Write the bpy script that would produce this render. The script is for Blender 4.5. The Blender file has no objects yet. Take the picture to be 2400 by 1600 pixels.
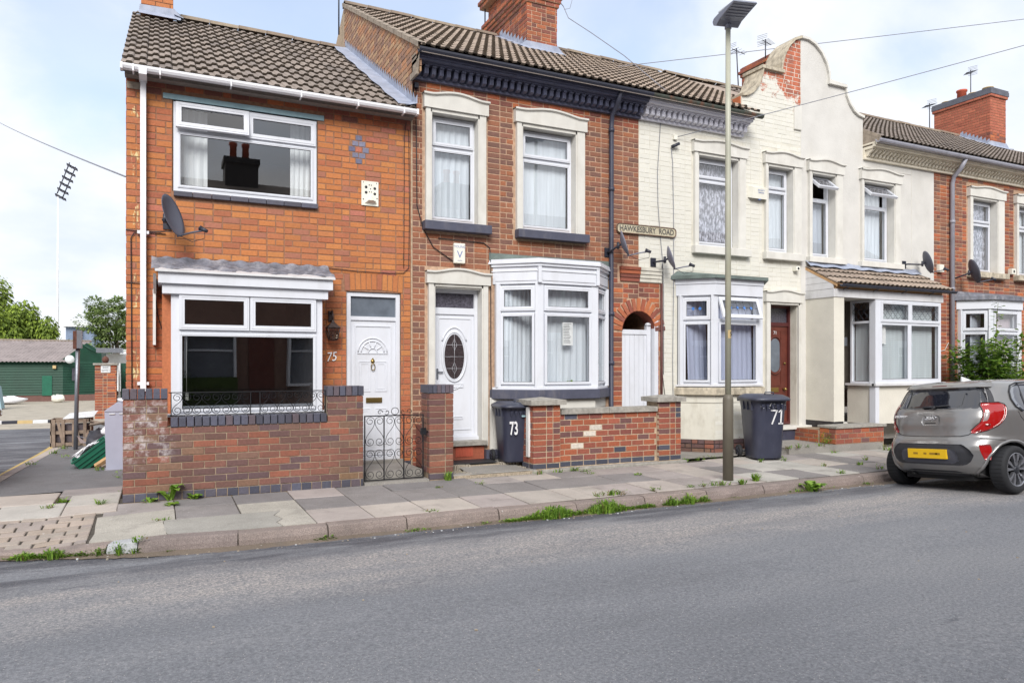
import bpy, bmesh, math, random
from mathutils import Vector, Matrix
R = random.Random(7)
sc = bpy.context.scene
col = sc.collection
pi = math.pi
rad = math.radians

# ---------------------------------------------------------------- camera
EYE = Vector((0, 0, 1.55))
cd = bpy.data.cameras.new('camera')
cam = bpy.data.objects.new('camera', cd)
col.objects.link(cam)
cam.location = EYE
cam.rotation_euler = (pi / 2, 0, -rad(25.8))
cd.lens = 25.59
cd.sensor_width = 36
cd.shift_y = 0.0229
cd.clip_start = 0.05
cd.clip_end = 3000
sc.camera = cam

# ---------------------------------------------------------------- sky and sun
SUN_DIR = Vector((-0.36, -0.80, 0.62)).normalized()       # towards the sun: over the viewer's shoulder
w = bpy.data.worlds.new('World')
sc.world = w
w.use_nodes = True
nt = w.node_tree
nt.nodes.clear()
def wn(t, **k):
    n = nt.nodes.new(t)
    for a, b in k.items():
        setattr(n, a, b)
    return n
L = nt.links.new
out = wn('ShaderNodeOutputWorld')
sky = wn('ShaderNodeTexSky', sky_type='NISHITA')
sky.sun_disc = False
sky.sun_elevation = math.asin(SUN_DIR.z)
sky.sun_rotation = math.atan2(SUN_DIR.x, SUN_DIR.y)
sky.air_density = 1.0
sky.dust_density = 1.2
bg1 = wn('ShaderNodeBackground')
bg1.inputs[1].default_value = 0.165
bg2 = wn('ShaderNodeBackground')
bg2.inputs[1].default_value = 0.80
L(sky.outputs[0], bg1.inputs[0])
tc = wn('ShaderNodeTexCoord')
sep = wn('ShaderNodeSeparateXYZ')
L(tc.outputs['Generated'], sep.inputs[0])
def wm(op, a, b=None, c=None):
    n = wn('ShaderNodeMath', operation=op)
    for i, v in enumerate((a, b, c)):
        if v is None:
            continue
        if isinstance(v, (int, float)):
            n.inputs[i].default_value = v
        else:
            L(v, n.inputs[i])
    return n.outputs[0]
zz = wm('ADD', wm('MAXIMUM', sep.outputs[2], 0.0), 0.32)
cx = wm('DIVIDE', sep.outputs[0], zz)
cy = wm('DIVIDE', sep.outputs[1], zz)
cmb = wn('ShaderNodeCombineXYZ')
L(cx, cmb.inputs[0]); L(cy, cmb.inputs[1])
cmb.inputs[2].default_value = 4.3
n1 = wn('ShaderNodeTexNoise')
n1.inputs['Scale'].default_value = 1.35
n1.inputs['Detail'].default_value = 9
n1.inputs['Roughness'].default_value = 0.55
n1.inputs['Distortion'].default_value = 0.35
L(cmb.outputs[0], n1.inputs['Vector'])
# the clear gaps between the clouds: soft patches round given directions, as the photograph's sky has them
def gap(x, y, r, k):
    u, v = (x - 1200) / 1706., (855 - y) / 1706.
    a = rad(25.8)
    d = Vector((math.sin(a) + u * math.cos(a), math.cos(a) - u * math.sin(a), v)).normalized()
    n = wn('ShaderNodeVectorMath', operation='DISTANCE')
    L(tc.outputs['Generated'], n.inputs[0])
    n.inputs[1].default_value = d
    m = wn('ShaderNodeMapRange')
    m.inputs['From Min'].default_value = 0.0
    m.inputs['From Max'].default_value = r
    m.inputs['To Min'].default_value = k
    m.inputs['To Max'].default_value = 0.0
    m.interpolation_type = 'SMOOTHSTEP'
    L(n.outputs['Value'], m.inputs['Value'])
    return m.outputs[0]
tot = None
for g in ((560, 20, .32, .26), (830, 30, .24, .2), (1450, 30, .18, .16), (90, 120, .14, .16), (170, 330, .10, .05), (2130, 150, .10, .12), (1430, 190, .08, .1), (1900, 420, .05, .0)):
    o = gap(*g)
    tot = o if tot is None else wm('ADD', tot, o)
cl = wm('SUBTRACT', n1.outputs['Fac'], tot)
mr = wn('ShaderNodeMapRange')
mr.interpolation_type = 'SMOOTHSTEP'
mr.inputs['From Min'].default_value = 0.27
mr.inputs['From Max'].default_value = 0.53
mr.inputs['To Min'].default_value = 0.42
mr.inputs['To Max'].default_value = 0.985
L(cl, mr.inputs['Value'])
# near the horizon the cloud closes up
hz = wn('ShaderNodeMapRange')
hz.inputs['From Min'].default_value = 0.0
hz.inputs['From Max'].default_value = 0.28
hz.inputs['To Min'].default_value = 0.5
hz.inputs['To Max'].default_value = 0.0
L(sep.outputs[2], hz.inputs['Value'])
fac = wm('MINIMUM', wm('ADD', mr.outputs[0], hz.outputs[0]), 0.985)
n2 = wn('ShaderNodeTexNoise')
n2.inputs['Scale'].default_value = 2.6
n2.inputs['Detail'].default_value = 6
L(cmb.outputs[0], n2.inputs['Vector'])
ccr = wn('ShaderNodeValToRGB')
ccr.color_ramp.elements[0].position = 0.3
ccr.color_ramp.elements[0].color = (0.72, 0.79, 0.92, 1)
ccr.color_ramp.elements[1].position = 0.62
ccr.color_ramp.elements[1].color = (0.98, 0.98, 1.0, 1)
L(n2.outputs['Fac'], ccr.inputs[0])
L(ccr.outputs[0], bg2.inputs[0])
mx = wn('ShaderNodeMixShader')
L(fac, mx.inputs[0]); L(bg1.outputs[0], mx.inputs[1]); L(bg2.outputs[0], mx.inputs[2])
L(mx.outputs[0], out.inputs[0])

sl = bpy.data.lights.new('sun', 'SUN')
so = bpy.data.objects.new('sun', sl)
col.objects.link(so)
sl.energy = 2.6
sl.angle = rad(28)
sl.color = (1.0, 0.965, 0.925)
so.rotation_euler = (-SUN_DIR).to_track_quat('-Z', 'Y').to_euler()

sc.view_settings.view_transform = 'Standard'
sc.view_settings.look = 'None'
sc.view_settings.exposure = 0.55
sc.view_settings.gamma = 1
sc.view_settings.use_curve_mapping = False
sc.render.engine = 'CYCLES'
sc.cycles.max_bounces = 6
sc.cycles.diffuse_bounces = 3
sc.cycles.glossy_bounces = 3
sc.cycles.transparent_max_bounces = 12

# ---------------------------------------------------------------- materials
def lin(c):
    return tuple((x / 255 / 12.92 if x / 255 <= .04045 else ((x / 255 + .055) / 1.055) ** 2.4) for x in c) + (1,)
MATS = {}
class NT:
    def __init__(s, name):
        s.m = bpy.data.materials.new(name)
        s.m.use_nodes = True
        s.t = s.m.node_tree
        s.t.nodes.clear()
        s.o = s.n('ShaderNodeOutputMaterial')
        MATS[name] = s.m
    def n(s, t, **k):
        x = s.t.nodes.new(t)
        for a, b in k.items():
            setattr(x, a, b)
        return x
    def l(s, a, b):
        s.t.links.new(a, b)
    def val(s, v, sock):
        if isinstance(v, (int, float, tuple, list)):
            sock.default_value = v
        else:
            s.l(v, sock)
    def math(s, op, a, b=0.0, c=0.0):
        x = s.n('ShaderNodeMath', operation=op)
        for i, v in enumerate((a, b, c)):
            s.val(v, x.inputs[i])
        return x.outputs[0]
    def pos(s):
        return s.n('ShaderNodeNewGeometry').outputs['Position']
    def mapped(s, vec, scale):
        x = s.n('ShaderNodeMapping')
        s.l(vec, x.inputs[0])
        x.inputs['Scale'].default_value = scale
        return x.outputs[0]
    def noise(s, vec, scale, detail=4, rough=.55):
        x = s.n('ShaderNodeTexNoise')
        x.inputs['Scale'].default_value = scale
        x.inputs['Detail'].default_value = detail
        x.inputs['Roughness'].default_value = rough
        if vec is not None:
            s.l(vec, x.inputs['Vector'])
        return x.outputs['Fac']
    def rng(s, v, a, b, c=0.0, d=1.0):
        x = s.n('ShaderNodeMapRange')
        s.l(v, x.inputs['Value'])
        for k, q in zip(('From Min', 'From Max', 'To Min', 'To Max'), (a, b, c, d)):
            x.inputs[k].default_value = q
        return x.outputs[0]
    def mix(s, f, a, b, mode='MIX'):
        x = s.n('ShaderNodeMix', data_type='RGBA', blend_type=mode)
        s.val(f, x.inputs[0]); s.val(a, x.inputs[6]); s.val(b, x.inputs[7])
        return x.outputs[2]
    def ramp(s, v, els, mode='LINEAR'):
        x = s.n('ShaderNodeValToRGB')
        cr = x.color_ramp
        cr.interpolation = mode
        while len(cr.elements) < len(els):
            cr.elements.new(0.5)
        for e, (p, c) in zip(cr.elements, els):
            e.position = p
            e.color = c
        s.l(v, x.inputs[0])
        return x.outputs[0]
    def bump(s, h, strength, dist):
        x = s.n('ShaderNodeBump')
        x.inputs['Strength'].default_value = strength
        x.inputs['Distance'].default_value = dist
        s.l(h, x.inputs['Height'])
        return x.outputs[0]
    def pbr(s, color, rough=.6, metal=0.0, bump=None, coat=0.0, spec=.5, **k):
        x = s.n('ShaderNodeBsdfPrincipled')
        s.val(color, x.inputs['Base Color'])
        s.val(rough, x.inputs['Roughness'])
        x.inputs['Metallic'].default_value = metal
        x.inputs['Coat Weight'].default_value = coat
        x.inputs['Specular IOR Level'].default_value = spec
        for a, b in k.items():
            x.inputs[a].default_value = b
        if bump is not None:
            s.l(bump, x.inputs['Normal'])
        s.l(x.outputs[0], s.o.inputs[0])
        return x
def plain(name, c, rough=.6, metal=0.0, var=.12, scale=6.0, bump=0.0, bscale=60, coat=0.0, dirt=None, spec=.5, streak=False):
    """a colour with slight tonal variation, optional dirt colour and fine relief"""
    t = NT(name)
    p = t.pos()
    base = lin(c)
    f = t.noise(t.mapped(p, (1, 1, .25)) if streak else p, scale, 6, .6)
    d = tuple(x * (1 - var * 1.6) for x in base[:3]) + (1,)
    u = tuple(min(1, x * (1 + var)) for x in base[:3]) + (1,)
    colr = t.ramp(f, [(.3, d), (.72, u)])
    if dirt:
        amt, dc, ds = dirt
        m = t.rng(t.noise(t.mapped(p, (1, 1, .4)), ds, 8, .65), .5, .72, 0, amt)
        colr = t.mix(m, colr, lin(dc))
    b = t.bump(t.noise(p, bscale, 4), min(1, bump), .004) if bump else None
    t.pbr(colr, rough, metal, b, coat, spec)
    return t.m
def brickmat(name, pal, soot=.25, rough=.85, extra=None, k=1.0, grain=.18, coat=0.0, var=1.0):
    """one of the palette's colours per brick (per object or per island), with fired mottling and grime"""
    t = NT(name)
    p = t.pos()
    oi = t.n('ShaderNodeObjectInfo').outputs['Random']
    isl = t.n('ShaderNodeNewGeometry').outputs['Random Per Island']
    r = t.math('FRACT', t.math('ADD', t.math('MULTIPLY', oi, 7.31), t.math('MULTIPLY', isl, 3.77)))
    n = len(pal)
    c = t.ramp(r, [(i / n, tuple(q * k for q in lin(x)[:3]) + (1,)) for i, x in enumerate(pal)], 'CONSTANT')
    r2 = t.math('FRACT', t.math('MULTIPLY', r, 17.3))
    c = t.mix(1.0, c, t.ramp(r2, [(0, (1 - .12 * var,) * 3 + (1,)), (1, (1 + .10 * var, 1 + .09 * var, 1 + .08 * var, 1))]), 'MULTIPLY')
    f = t.noise(p, 38, 5, .65)
    c = t.mix(1.0, c, t.ramp(f, [(.25, (1 - grain * 1.5,) * 3 + (1,)), (.75, (1 + grain,) * 3 + (1,))]), 'MULTIPLY')
    s = t.rng(t.noise(t.mapped(p, (1, 1, .45)), 1.5, 9, .72), .44, .7, 0, soot * 1.25)
    c = t.mix(s, c, lin((70, 58, 54)))
    if extra:
        c = extra(t, c, p)
    b = t.bump(t.noise(p, 140, 4, .7), .55, .003)
    t.pbr(c, rough, 0, b, coat)
    return t.m
def glassmat(name, tint, ior=1.75, rough=0.0):
    t = NT(name)
    tr = t.n('ShaderNodeBsdfTransparent')
    tr.inputs[0].default_value = tint
    gl = t.n('ShaderNodeBsdfGlossy')
    gl.inputs['Roughness'].default_value = rough
    gl.inputs['Color'].default_value = (1, 1, 1, 1)
    fr = t.n('ShaderNodeFresnel')
    # a thin pane mirrors alike from both sides
    bf = t.n('ShaderNodeNewGeometry').outputs['Backfacing']
    t.l(t.rng(bf, 0, 1, ior, 1 / ior), fr.inputs[0])
    # old and modern panes are never quite flat
    b = t.bump(t.noise(t.pos(), 1.1, 1), .05, .02)
    t.l(b, gl.inputs['Normal'])
    m = t.n('ShaderNodeMixShader')
    t.l(fr.outputs[0], m.inputs[0]); t.l(tr.outputs[0], m.inputs[1]); t.l(gl.outputs[0], m.inputs[2])
    t.l(m.outputs[0], t.o.inputs[0])
    return t.m

# ---------------------------------------------------------------- mesh helpers
def origin(o):
    v = Vector((0, 0, 0))
    while o is not None:
        v += o.location
        o = o.parent
    return v
def tag(o, label=None, cat=None, group=None, kind=None):
    if label: o['label'] = label
    if cat: o['category'] = cat
    if group: o['group'] = group
    if kind: o['kind'] = kind
    return o
def thing(name, label, cat, loc=(0, 0, 0), group=None):
    o = bpy.data.objects.new(name, None)
    o.empty_display_size = .1
    col.objects.link(o)
    o.location = loc
    return tag(o, label, cat, group)
def mobj(name, me, parent=None, loc=None, rot=None):
    o = bpy.data.objects.new(name, me)
    col.objects.link(o)
    if parent is not None: o.parent = parent
    if loc is not None: o.location = loc
    if rot is not None: o.rotation_euler = rot
    return o
class MB:
    def __init__(s):
        s.v = []; s.f = []; s.m = []; s.s = []
    def add(s, vs, fs, m=0, sm=False):
        b = len(s.v)
        s.v += [tuple(q) for q in vs]
        for f in fs:
            s.f.append(tuple(i + b for i in f)); s.m.append(m); s.s.append(sm)
        return s
    def box(s, x0, x1, y0, y1, z0, z1, m=0, M=None):
        vs = [Vector((x, y, z)) for z in (z0, z1) for y in (y0, y1) for x in (x0, x1)]
        if M is not None: vs = [M @ q for q in vs]
        return s.add(vs, [(0, 2, 3, 1), (4, 5, 7, 6), (0, 1, 5, 4), (2, 6, 7, 3), (0, 4, 6, 2), (1, 3, 7, 5)], m)
    def quad(s, a, b, c, d, m=0):
        return s.add([a, b, c, d], [(0, 1, 2, 3)], m)
    def prism(s, pts, y0, y1, m=0, axis='y', sides=True):
        """pts: outline (a, b) in the plane across the axis; from y0 to y1 along it"""
        def P(a, b, c):
            return (a, c, b) if axis == 'y' else ((c, a, b) if axis == 'x' else (a, b, c))
        n = len(pts)
        vs = [P(a, b, y0) for a, b in pts] + [P(a, b, y1) for a, b in pts]
        fs = [tuple(range(n)), tuple(range(2 * n - 1, n - 1, -1))]
        if sides: fs += [(i, i + n, (i + 1) % n + n, (i + 1) % n) for i in range(n)]
        return s.add(vs, fs, m)
    def ring(s, x0, x1, z0, z1, w, y0, y1, m=0, wb=None):
        """a rectangular frame in the facade's plane; bars w wide"""
        wb = w if wb is None else wb
        s.box(x0, x0 + w, y0, y1, z0, z1, m); s.box(x1 - w, x1, y0, y1, z0, z1, m)
        s.box(x0 + w, x1 - w, y0, y1, z1 - w, z1, m); s.box(x0 + w, x1 - w, y0, y1, z0, z0 + wb, m)
        return s
    def tube(s, pts, r, n=6, m=0, sm=True, close=False):
        pts = [Vector(p) for p in pts]
        N = len(pts)
        rs = r if isinstance(r, (list, tuple)) else [r] * N
        vs = []
        prev = None
        for i, p in enumerate(pts):
            a = pts[(i - 1) % N] if (close or i) else p
            b = pts[(i + 1) % N] if (close or i < N - 1) else p
            d = (b - a).normalized()
            if prev is None:
                up = Vector((0, 0, 1)) if abs(d.z) < .9 else Vector((1, 0, 0))
                u = d.cross(up).normalized()
            else:
                u = (prev - d * prev.dot(d)).normalized()
            prev = u
            v = d.cross(u)
            for k in range(n):
                t = 2 * pi * k / n
                vs.append(p + (u * math.cos(t) + v * math.sin(t)) * rs[i])
        fs = []
        for i in range(N if close else N - 1):
            j = (i + 1) % N
            for k in range(n):
                q = (k + 1) % n
                fs.append((i * n + k, i * n + q, j * n + q, j * n + k))
        if not close:
            fs += [tuple(range(n - 1, -1, -1)), tuple(range((N - 1) * n, N * n))]
        return s.add(vs, fs, m, sm)
    def lathe(s, prof, c=(0, 0, 0), n=16, m=0, M=None, sm=True, arc=2 * pi, caps=True):
        vs = []
        full = abs(arc - 2 * pi) < 1e-6
        K = n if full else n + 1
        for r, z in prof:
            for k in range(K):
                t = arc * k / n
                vs.append(Vector((r * math.cos(t), r * math.sin(t), z)))
        if M is not None: vs = [M @ q for q in vs]
        vs = [q + Vector(c) for q in vs]
        fs = []
        for i in range(len(prof) - 1):
            for k in range(n):
                q = (k + 1) % K
                fs.append((i * K + k, i * K + q, (i + 1) * K + q, (i + 1) * K + k))
        full = full and caps
        if full and prof[0][0] > 1e-5: fs.append(tuple(range(K - 1, -1, -1)))
        if full and prof[-1][0] > 1e-5: fs.append(tuple(range((len(prof) - 1) * K, len(prof) * K)))
        return s.add(vs, fs, m, sm)
    def grid(s, P, nu, nv, m=0, sm=True):
        vs = [P(i / nu, j / nv) for j in range(nv + 1) for i in range(nu + 1)]
        fs = [(j * (nu + 1) + i, j * (nu + 1) + i + 1, (j + 1) * (nu + 1) + i + 1, (j + 1) * (nu + 1) + i) for j in range(nv) for i in range(nu)]
        return s.add(vs, fs, m, sm)
    def mesh(s, name, mats, off=None):
        me = bpy.data.meshes.new(name)
        vs = s.v if off is None else [(a - off[0], b - off[1], c - off[2]) for a, b, c in s.v]
        me.from_pydata(vs, [], s.f)
        if not isinstance(mats, (list, tuple)): mats = [mats]
        for q in mats: me.materials.append(MATS[q] if isinstance(q, str) else q)
        me.polygons.foreach_set('material_index', s.m)
        me.polygons.foreach_set('use_smooth', s.s)
        me.update()
        return me
    def build(s, name, parent, mats, kind=None, bevel=0, fix=False, label=None):
        off = origin(parent) if parent is not None else Vector((0, 0, 0))
        me = s.mesh(name, mats, off)
        if fix or bevel:
            bm = bmesh.new(); bm.from_mesh(me)
            bmesh.ops.remove_doubles(bm, verts=bm.verts, dist=1e-5)
            bmesh.ops.recalc_face_normals(bm, faces=bm.faces)
            if bevel:
                es = [e for e in bm.edges if len(e.link_faces) == 2 and e.calc_face_angle(0) > .6]
                bmesh.ops.bevel(bm, geom=es, offset=bevel, segments=2, profile=.6, affect='EDGES', clamp_overlap=True)
            bm.to_mesh(me); bm.free()
        o = mobj(name, me, parent)
        if kind: o['kind'] = kind
        if label: o['label'] = label
        return o
def struct(name, mb, mats, **k):
    o = mb.build(name, None, mats, **k)
    o['kind'] = 'structure'
    return o
def top(name, mb, mats, label, cat, loc, group=None, **k):
    """a thing that is one mesh, its origin at loc (mesh given in world coordinates)"""
    me = mb.mesh(name, mats, Vector(loc))
    o = mobj(name, me, None, loc)
    return tag(o, label, cat, group)
def text(name, parent, s, size, loc, rot, mat, ext=.002, sx=1.0, align='CENTER', shear=0, off=0.0):
    c = bpy.data.curves.new(name, 'FONT')
    c.body = s; c.size = size; c.extrude = ext; c.align_x = align; c.align_y = 'CENTER'; c.shear = shear; c.offset = off
    c.resolution_u = 3
    c.materials.append(MATS[mat])
    tmp = bpy.data.objects.new('tmp', c)
    me = bpy.data.meshes.new_from_object(tmp)
    bpy.data.objects.remove(tmp)
    o = bpy.data.objects.new(name, me)
    col.objects.link(o)
    o.parent = parent
    o.location = Vector(loc) - (origin(parent) if parent else Vector((0, 0, 0)))
    o.rotation_euler = rot
    o.scale = (sx, 1, 1)
    return o
# ---------------------------------------------------------------- the palette of the street
def drips(t, c, p):
    # pale paint runs down the corner of the end house
    s = t.n('ShaderNodeSeparateXYZ'); t.l(p, s.inputs[0])
    a = t.math('MULTIPLY', t.rng(s.outputs[0], -.31, -.28), t.rng(s.outputs[0], -.235, -.21, 1, 0))
    m = t.math('MULTIPLY', a, t.rng(t.noise(t.mapped(p, (1, 1, .35)), 19, 7, .7), .57, .61, 0, .9))
    return t.mix(m, c, lin((214, 200, 150)))
brickmat('brick_orange', [(184, 116, 68), (188, 121, 70), (179, 111, 68), (190, 124, 72), (178, 110, 74), (185, 116, 67), (168, 102, 72), (187, 119, 73), (182, 113, 67), (164, 106, 84)], .14, grain=.12, var=.5, extra=drips)
brickmat('brick_red', [(152, 100, 78), (146, 98, 80), (158, 104, 78), (138, 96, 80), (162, 106, 78), (130, 94, 82), (150, 100, 78), (168, 106, 74), (142, 98, 78), (126, 92, 80)], .14, var=.8, k=.86)
brickmat('brick_soot', [(176, 98, 66), (160, 88, 64), (148, 84, 68), (184, 106, 66), (140, 82, 68), (168, 94, 62), (122, 76, 66)], .42)
brickmat('brick_new', [(158, 88, 66), (168, 94, 68), (150, 84, 68), (172, 98, 68), (142, 82, 72), (162, 92, 72), (118, 82, 80), (174, 96, 66)], .14, k=.86)
brickmat('brick_rosy', [(178, 108, 88), (184, 112, 90), (172, 104, 86), (180, 112, 94)], .08)
brickmat('brick_tan', [(178, 146, 116), (164, 130, 106), (186, 152, 118), (158, 122, 100), (172, 128, 98), (150, 118, 102), (186, 134, 98)], .12, var=.6)
def efflor(t, c, p):
    # white salts on the left pier of the low wall, a few elsewhere
    s = t.n('ShaderNodeSeparateXYZ'); t.l(p, s.inputs[0])
    a = t.rng(s.outputs[0], .06, .16, 1, .0)
    b = t.math('MULTIPLY', t.rng(s.outputs[2], .45, .62), t.rng(s.outputs[2], 1.14, 1.2, 1, 0))
    m = t.math('MULTIPLY', t.math('MULTIPLY', a, b), t.rng(t.noise(p, 9, 8, .72), .48, .66, 0, .75))
    m2 = t.rng(t.noise(p, 5.5, 8, .7), .68, .76, 0, .5)
    return t.mix(t.math('MAXIMUM', m, m2), c, lin((205, 200, 200)))
brickmat('brick_old', [(114, 82, 75), (126, 86, 75), (106, 79, 76), (132, 88, 75), (120, 92, 80), (142, 88, 70), (112, 82, 74), (102, 80, 82), (130, 100, 82), (120, 82, 73)], .3, extra=efflor)
brickmat('brick_blue', [(78, 80, 94), (88, 86, 98), (70, 72, 86), (94, 84, 92), (82, 84, 100)], .3, rough=.55)
brickmat('brick_slate', [(72, 76, 90), (66, 70, 84), (80, 82, 94)], .15, rough=.6)
brickmat('brick_diamond', [(112, 112, 134), (126, 126, 146), (104, 104, 130)], .05)
brickmat('brick_blotch', [(214, 206, 196), (206, 198, 186)], .1)
def peel(t, c, p):
    # the cream paint has come off round the top of the shaped gable
    s = t.n('ShaderNodeSeparateXYZ'); t.l(p, s.inputs[0])
    h = t.rng(s.outputs[2], 5.75, 6.75, -.22, .26)
    e = t.rng(s.outputs[0], 9.6, 10.1, -.06, .1)
    m = t.rng(t.math('ADD', t.math('ADD', t.noise(p, 3.6, 9, .75), h), e), .55, .6)
    foot = t.rng(t.math('ADD', t.noise(p, 6, 9, .75), t.rng(s.outputs[2], .2, .62, .3, -.3)), .6, .66)
    m = t.math('MAXIMUM', m, foot)
    pal = t.ramp(t.noise(p, 7, 3), [(.35, lin((190, 108, 78))), (.5, lin((176, 96, 66))), (.62, lin((150, 92, 74)))])
    pal = t.mix(foot, pal, t.ramp(t.noise(p, 14, 6), [(.35, lin((80, 66, 66))), (.6, lin((128, 100, 92)))]))
    return t.mix(m, c, pal)
brickmat('brick_painted', [(213, 211, 201), (211, 209, 199), (214, 212, 203)], .02, rough=.6, extra=peel, grain=.025, var=.12)
plain('mortar_orange', (146, 108, 84), .95, var=.2, scale=20)
plain('mortar_light', (182, 152, 128), .95, var=.2, scale=20)
plain('mortar_tan', (180, 160, 136), .95, var=.2, scale=20)
plain('mortar_old', (150, 132, 112), .95, var=.25, scale=14)
plain('mortar_cream', (209, 206, 194), .8, var=.04, scale=5, dirt=(.5, (150, 140, 120), 5))
plain('cream_stone', (205, 203, 196), .75, var=.05, scale=5, dirt=(.3, (150, 140, 122), 3), bump=.3, bscale=50)
plain('cream_pale', (210, 208, 201), .75, var=.05, scale=5, dirt=(.25, (150, 142, 128), 3.5), bump=.3, bscale=50)
plain('render_white', (204, 202, 197), .9, var=.05, scale=3, dirt=(.16, (170, 165, 152), 2.2), bump=1.0, bscale=38)
plain('render_cream', (212, 208, 196), .9, var=.05, scale=3, dirt=(.16, (170, 160, 140), 2.2), bump=1.0, bscale=38)
plain('worn_sill', (188, 178, 158), .85, var=.25, scale=12, dirt=(.75, (92, 84, 74), 9), bump=.8, bscale=40)
plain('upvc', (212, 215, 222), .32, var=.02, scale=2, dirt=(.2, (158, 156, 150), 5))
plain('upvc_old', (208, 208, 210), .4, var=.04, scale=3, dirt=(.4, (150, 148, 140), 4))
plain('white_paint', (222, 222, 220), .5, var=.05, scale=6, dirt=(.4, (140, 136, 128), 6))
plain('rubber_seal', (40, 42, 46), .6)
plain('indigo_paint', (84, 87, 110), .55, var=.12, scale=8, dirt=(.3, (104, 104, 116), 5), streak=True)
plain('indigo_sill', (74, 76, 92), .6, var=.12, scale=8, dirt=(.4, (120, 116, 118), 7))
def flaking():
    t = NT('flaking_white')
    p = t.pos()
    m = t.rng(t.noise(t.mapped(p, (1, 1, 2.2)), 16, 9, .75), .64, .70)
    c = t.mix(m, lin((212, 212, 222)), lin((104, 104, 118)))
    t.pbr(c, .7, bump=t.bump(m, .5, .003))
flaking()
plain('dentil_cream', (222, 214, 196), .7, var=.06, scale=8, dirt=(.5, (160, 148, 122), 7))
plain('lead', (150, 158, 176), .55, var=.12, scale=7, dirt=(.4, (196, 198, 208), 5), bump=.4, bscale=20)
plain('lead_old', (112, 114, 124), .7, var=.3, scale=10, dirt=(.7, (176, 174, 178), 6), bump=.8, bscale=14, streak=False)
plain('felt_green', (104, 116, 112), .85, var=.15, scale=10, dirt=(.4, (78, 84, 82), 5), bump=.6, bscale=40)
plain('gutter_white', (228, 228, 232), .35, var=.02, dirt=(.12, (170, 168, 162), 4))
plain('gutter_black', (44, 46, 58), .45, var=.1)
plain('gutter_grey', (150, 150, 160), .4, var=.06, dirt=(.4, (104, 104, 110), 5))
plain('gutter_rusty', (64, 70, 62), .6, var=.2, scale=9, dirt=(.8, (120, 70, 48), 6))
plain('pipe_dark', (58, 60, 76), .5, var=.12, scale=5, dirt=(.3, (84, 86, 100), 4))
plain('pipe_brown', (92, 52, 48), .6, var=.15)
plain('iron_black', (28, 29, 34), .5, metal=.3, var=.2)
plain('steel_grey', (128, 132, 140), .4, metal=.6, var=.1)
plain('blue_lintel', (142, 170, 178), .7, var=.08, scale=9, dirt=(.3, (110, 140, 150), 8))
def tilemat(name, a, b, c, lich=.25):
    t = NT(name)
    p = t.pos()
    oi = t.n('ShaderNodeObjectInfo').outputs['Random']
    isl = t.n('ShaderNodeNewGeometry').outputs['Random Per Island']
    r = t.math('FRACT', t.math('ADD', t.math('MULTIPLY', oi, 5.3), t.math('MULTIPLY', isl, 3.1)))
    k = t.ramp(r, [(0, lin(a)), (.5, lin(b)), (1, lin(c))])
    k = t.mix(1.0, k, t.ramp(t.noise(p, 30, 6, .7), [(.25, (.72, .72, .72, 1)), (.75, (1.22, 1.2, 1.16, 1))]), 'MULTIPLY')
    k = t.mix(t.rng(t.noise(p, 2.0, 8, .7), .5, .72, 0, .5), k, lin((84, 78, 72)))
    m = t.rng(t.noise(p, 9, 8, .7), .66, .72, 0, lich)
    k = t.mix(m, k, lin((170, 160, 130)))
    t.pbr(k, .92, bump=t.bump(t.noise(p, 130, 4, .7), .5, .003))
tilemat('tile_grey', (134, 124, 117), (146, 135, 127), (124, 115, 110))
tilemat('tile_brown', (156, 141, 128), (168, 153, 140), (146, 132, 122), .5)
tilemat('tile_dark', (128, 120, 114), (140, 130, 124), (116, 109, 106), .4)
tilemat('ridge_mat', (138, 124, 108), (126, 112, 100), (146, 134, 118), .5)
plain('tile_edge_dirt_shade', (84, 75, 65), .95, var=.3, scale=20)  # lower tile edges: grime, plus the shadow line between rows painted in as colour
plain('mortar_verge', (150, 138, 124), .95, var=.2, scale=12, bump=.8, bscale=40)
plain('concrete_cap', (158, 154, 146), .92, var=.2, scale=16, dirt=(.6, (110, 106, 100), 9), bump=1.0, bscale=60)
plain('terracotta', (176, 84, 62), .75, var=.12)
plain('buff_pot', (196, 172, 124), .8, var=.12)
plain('slate_cap', (92, 94, 104), .7, var=.15)
plain('tar', (54, 52, 54), .7, var=.3, scale=10)
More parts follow.
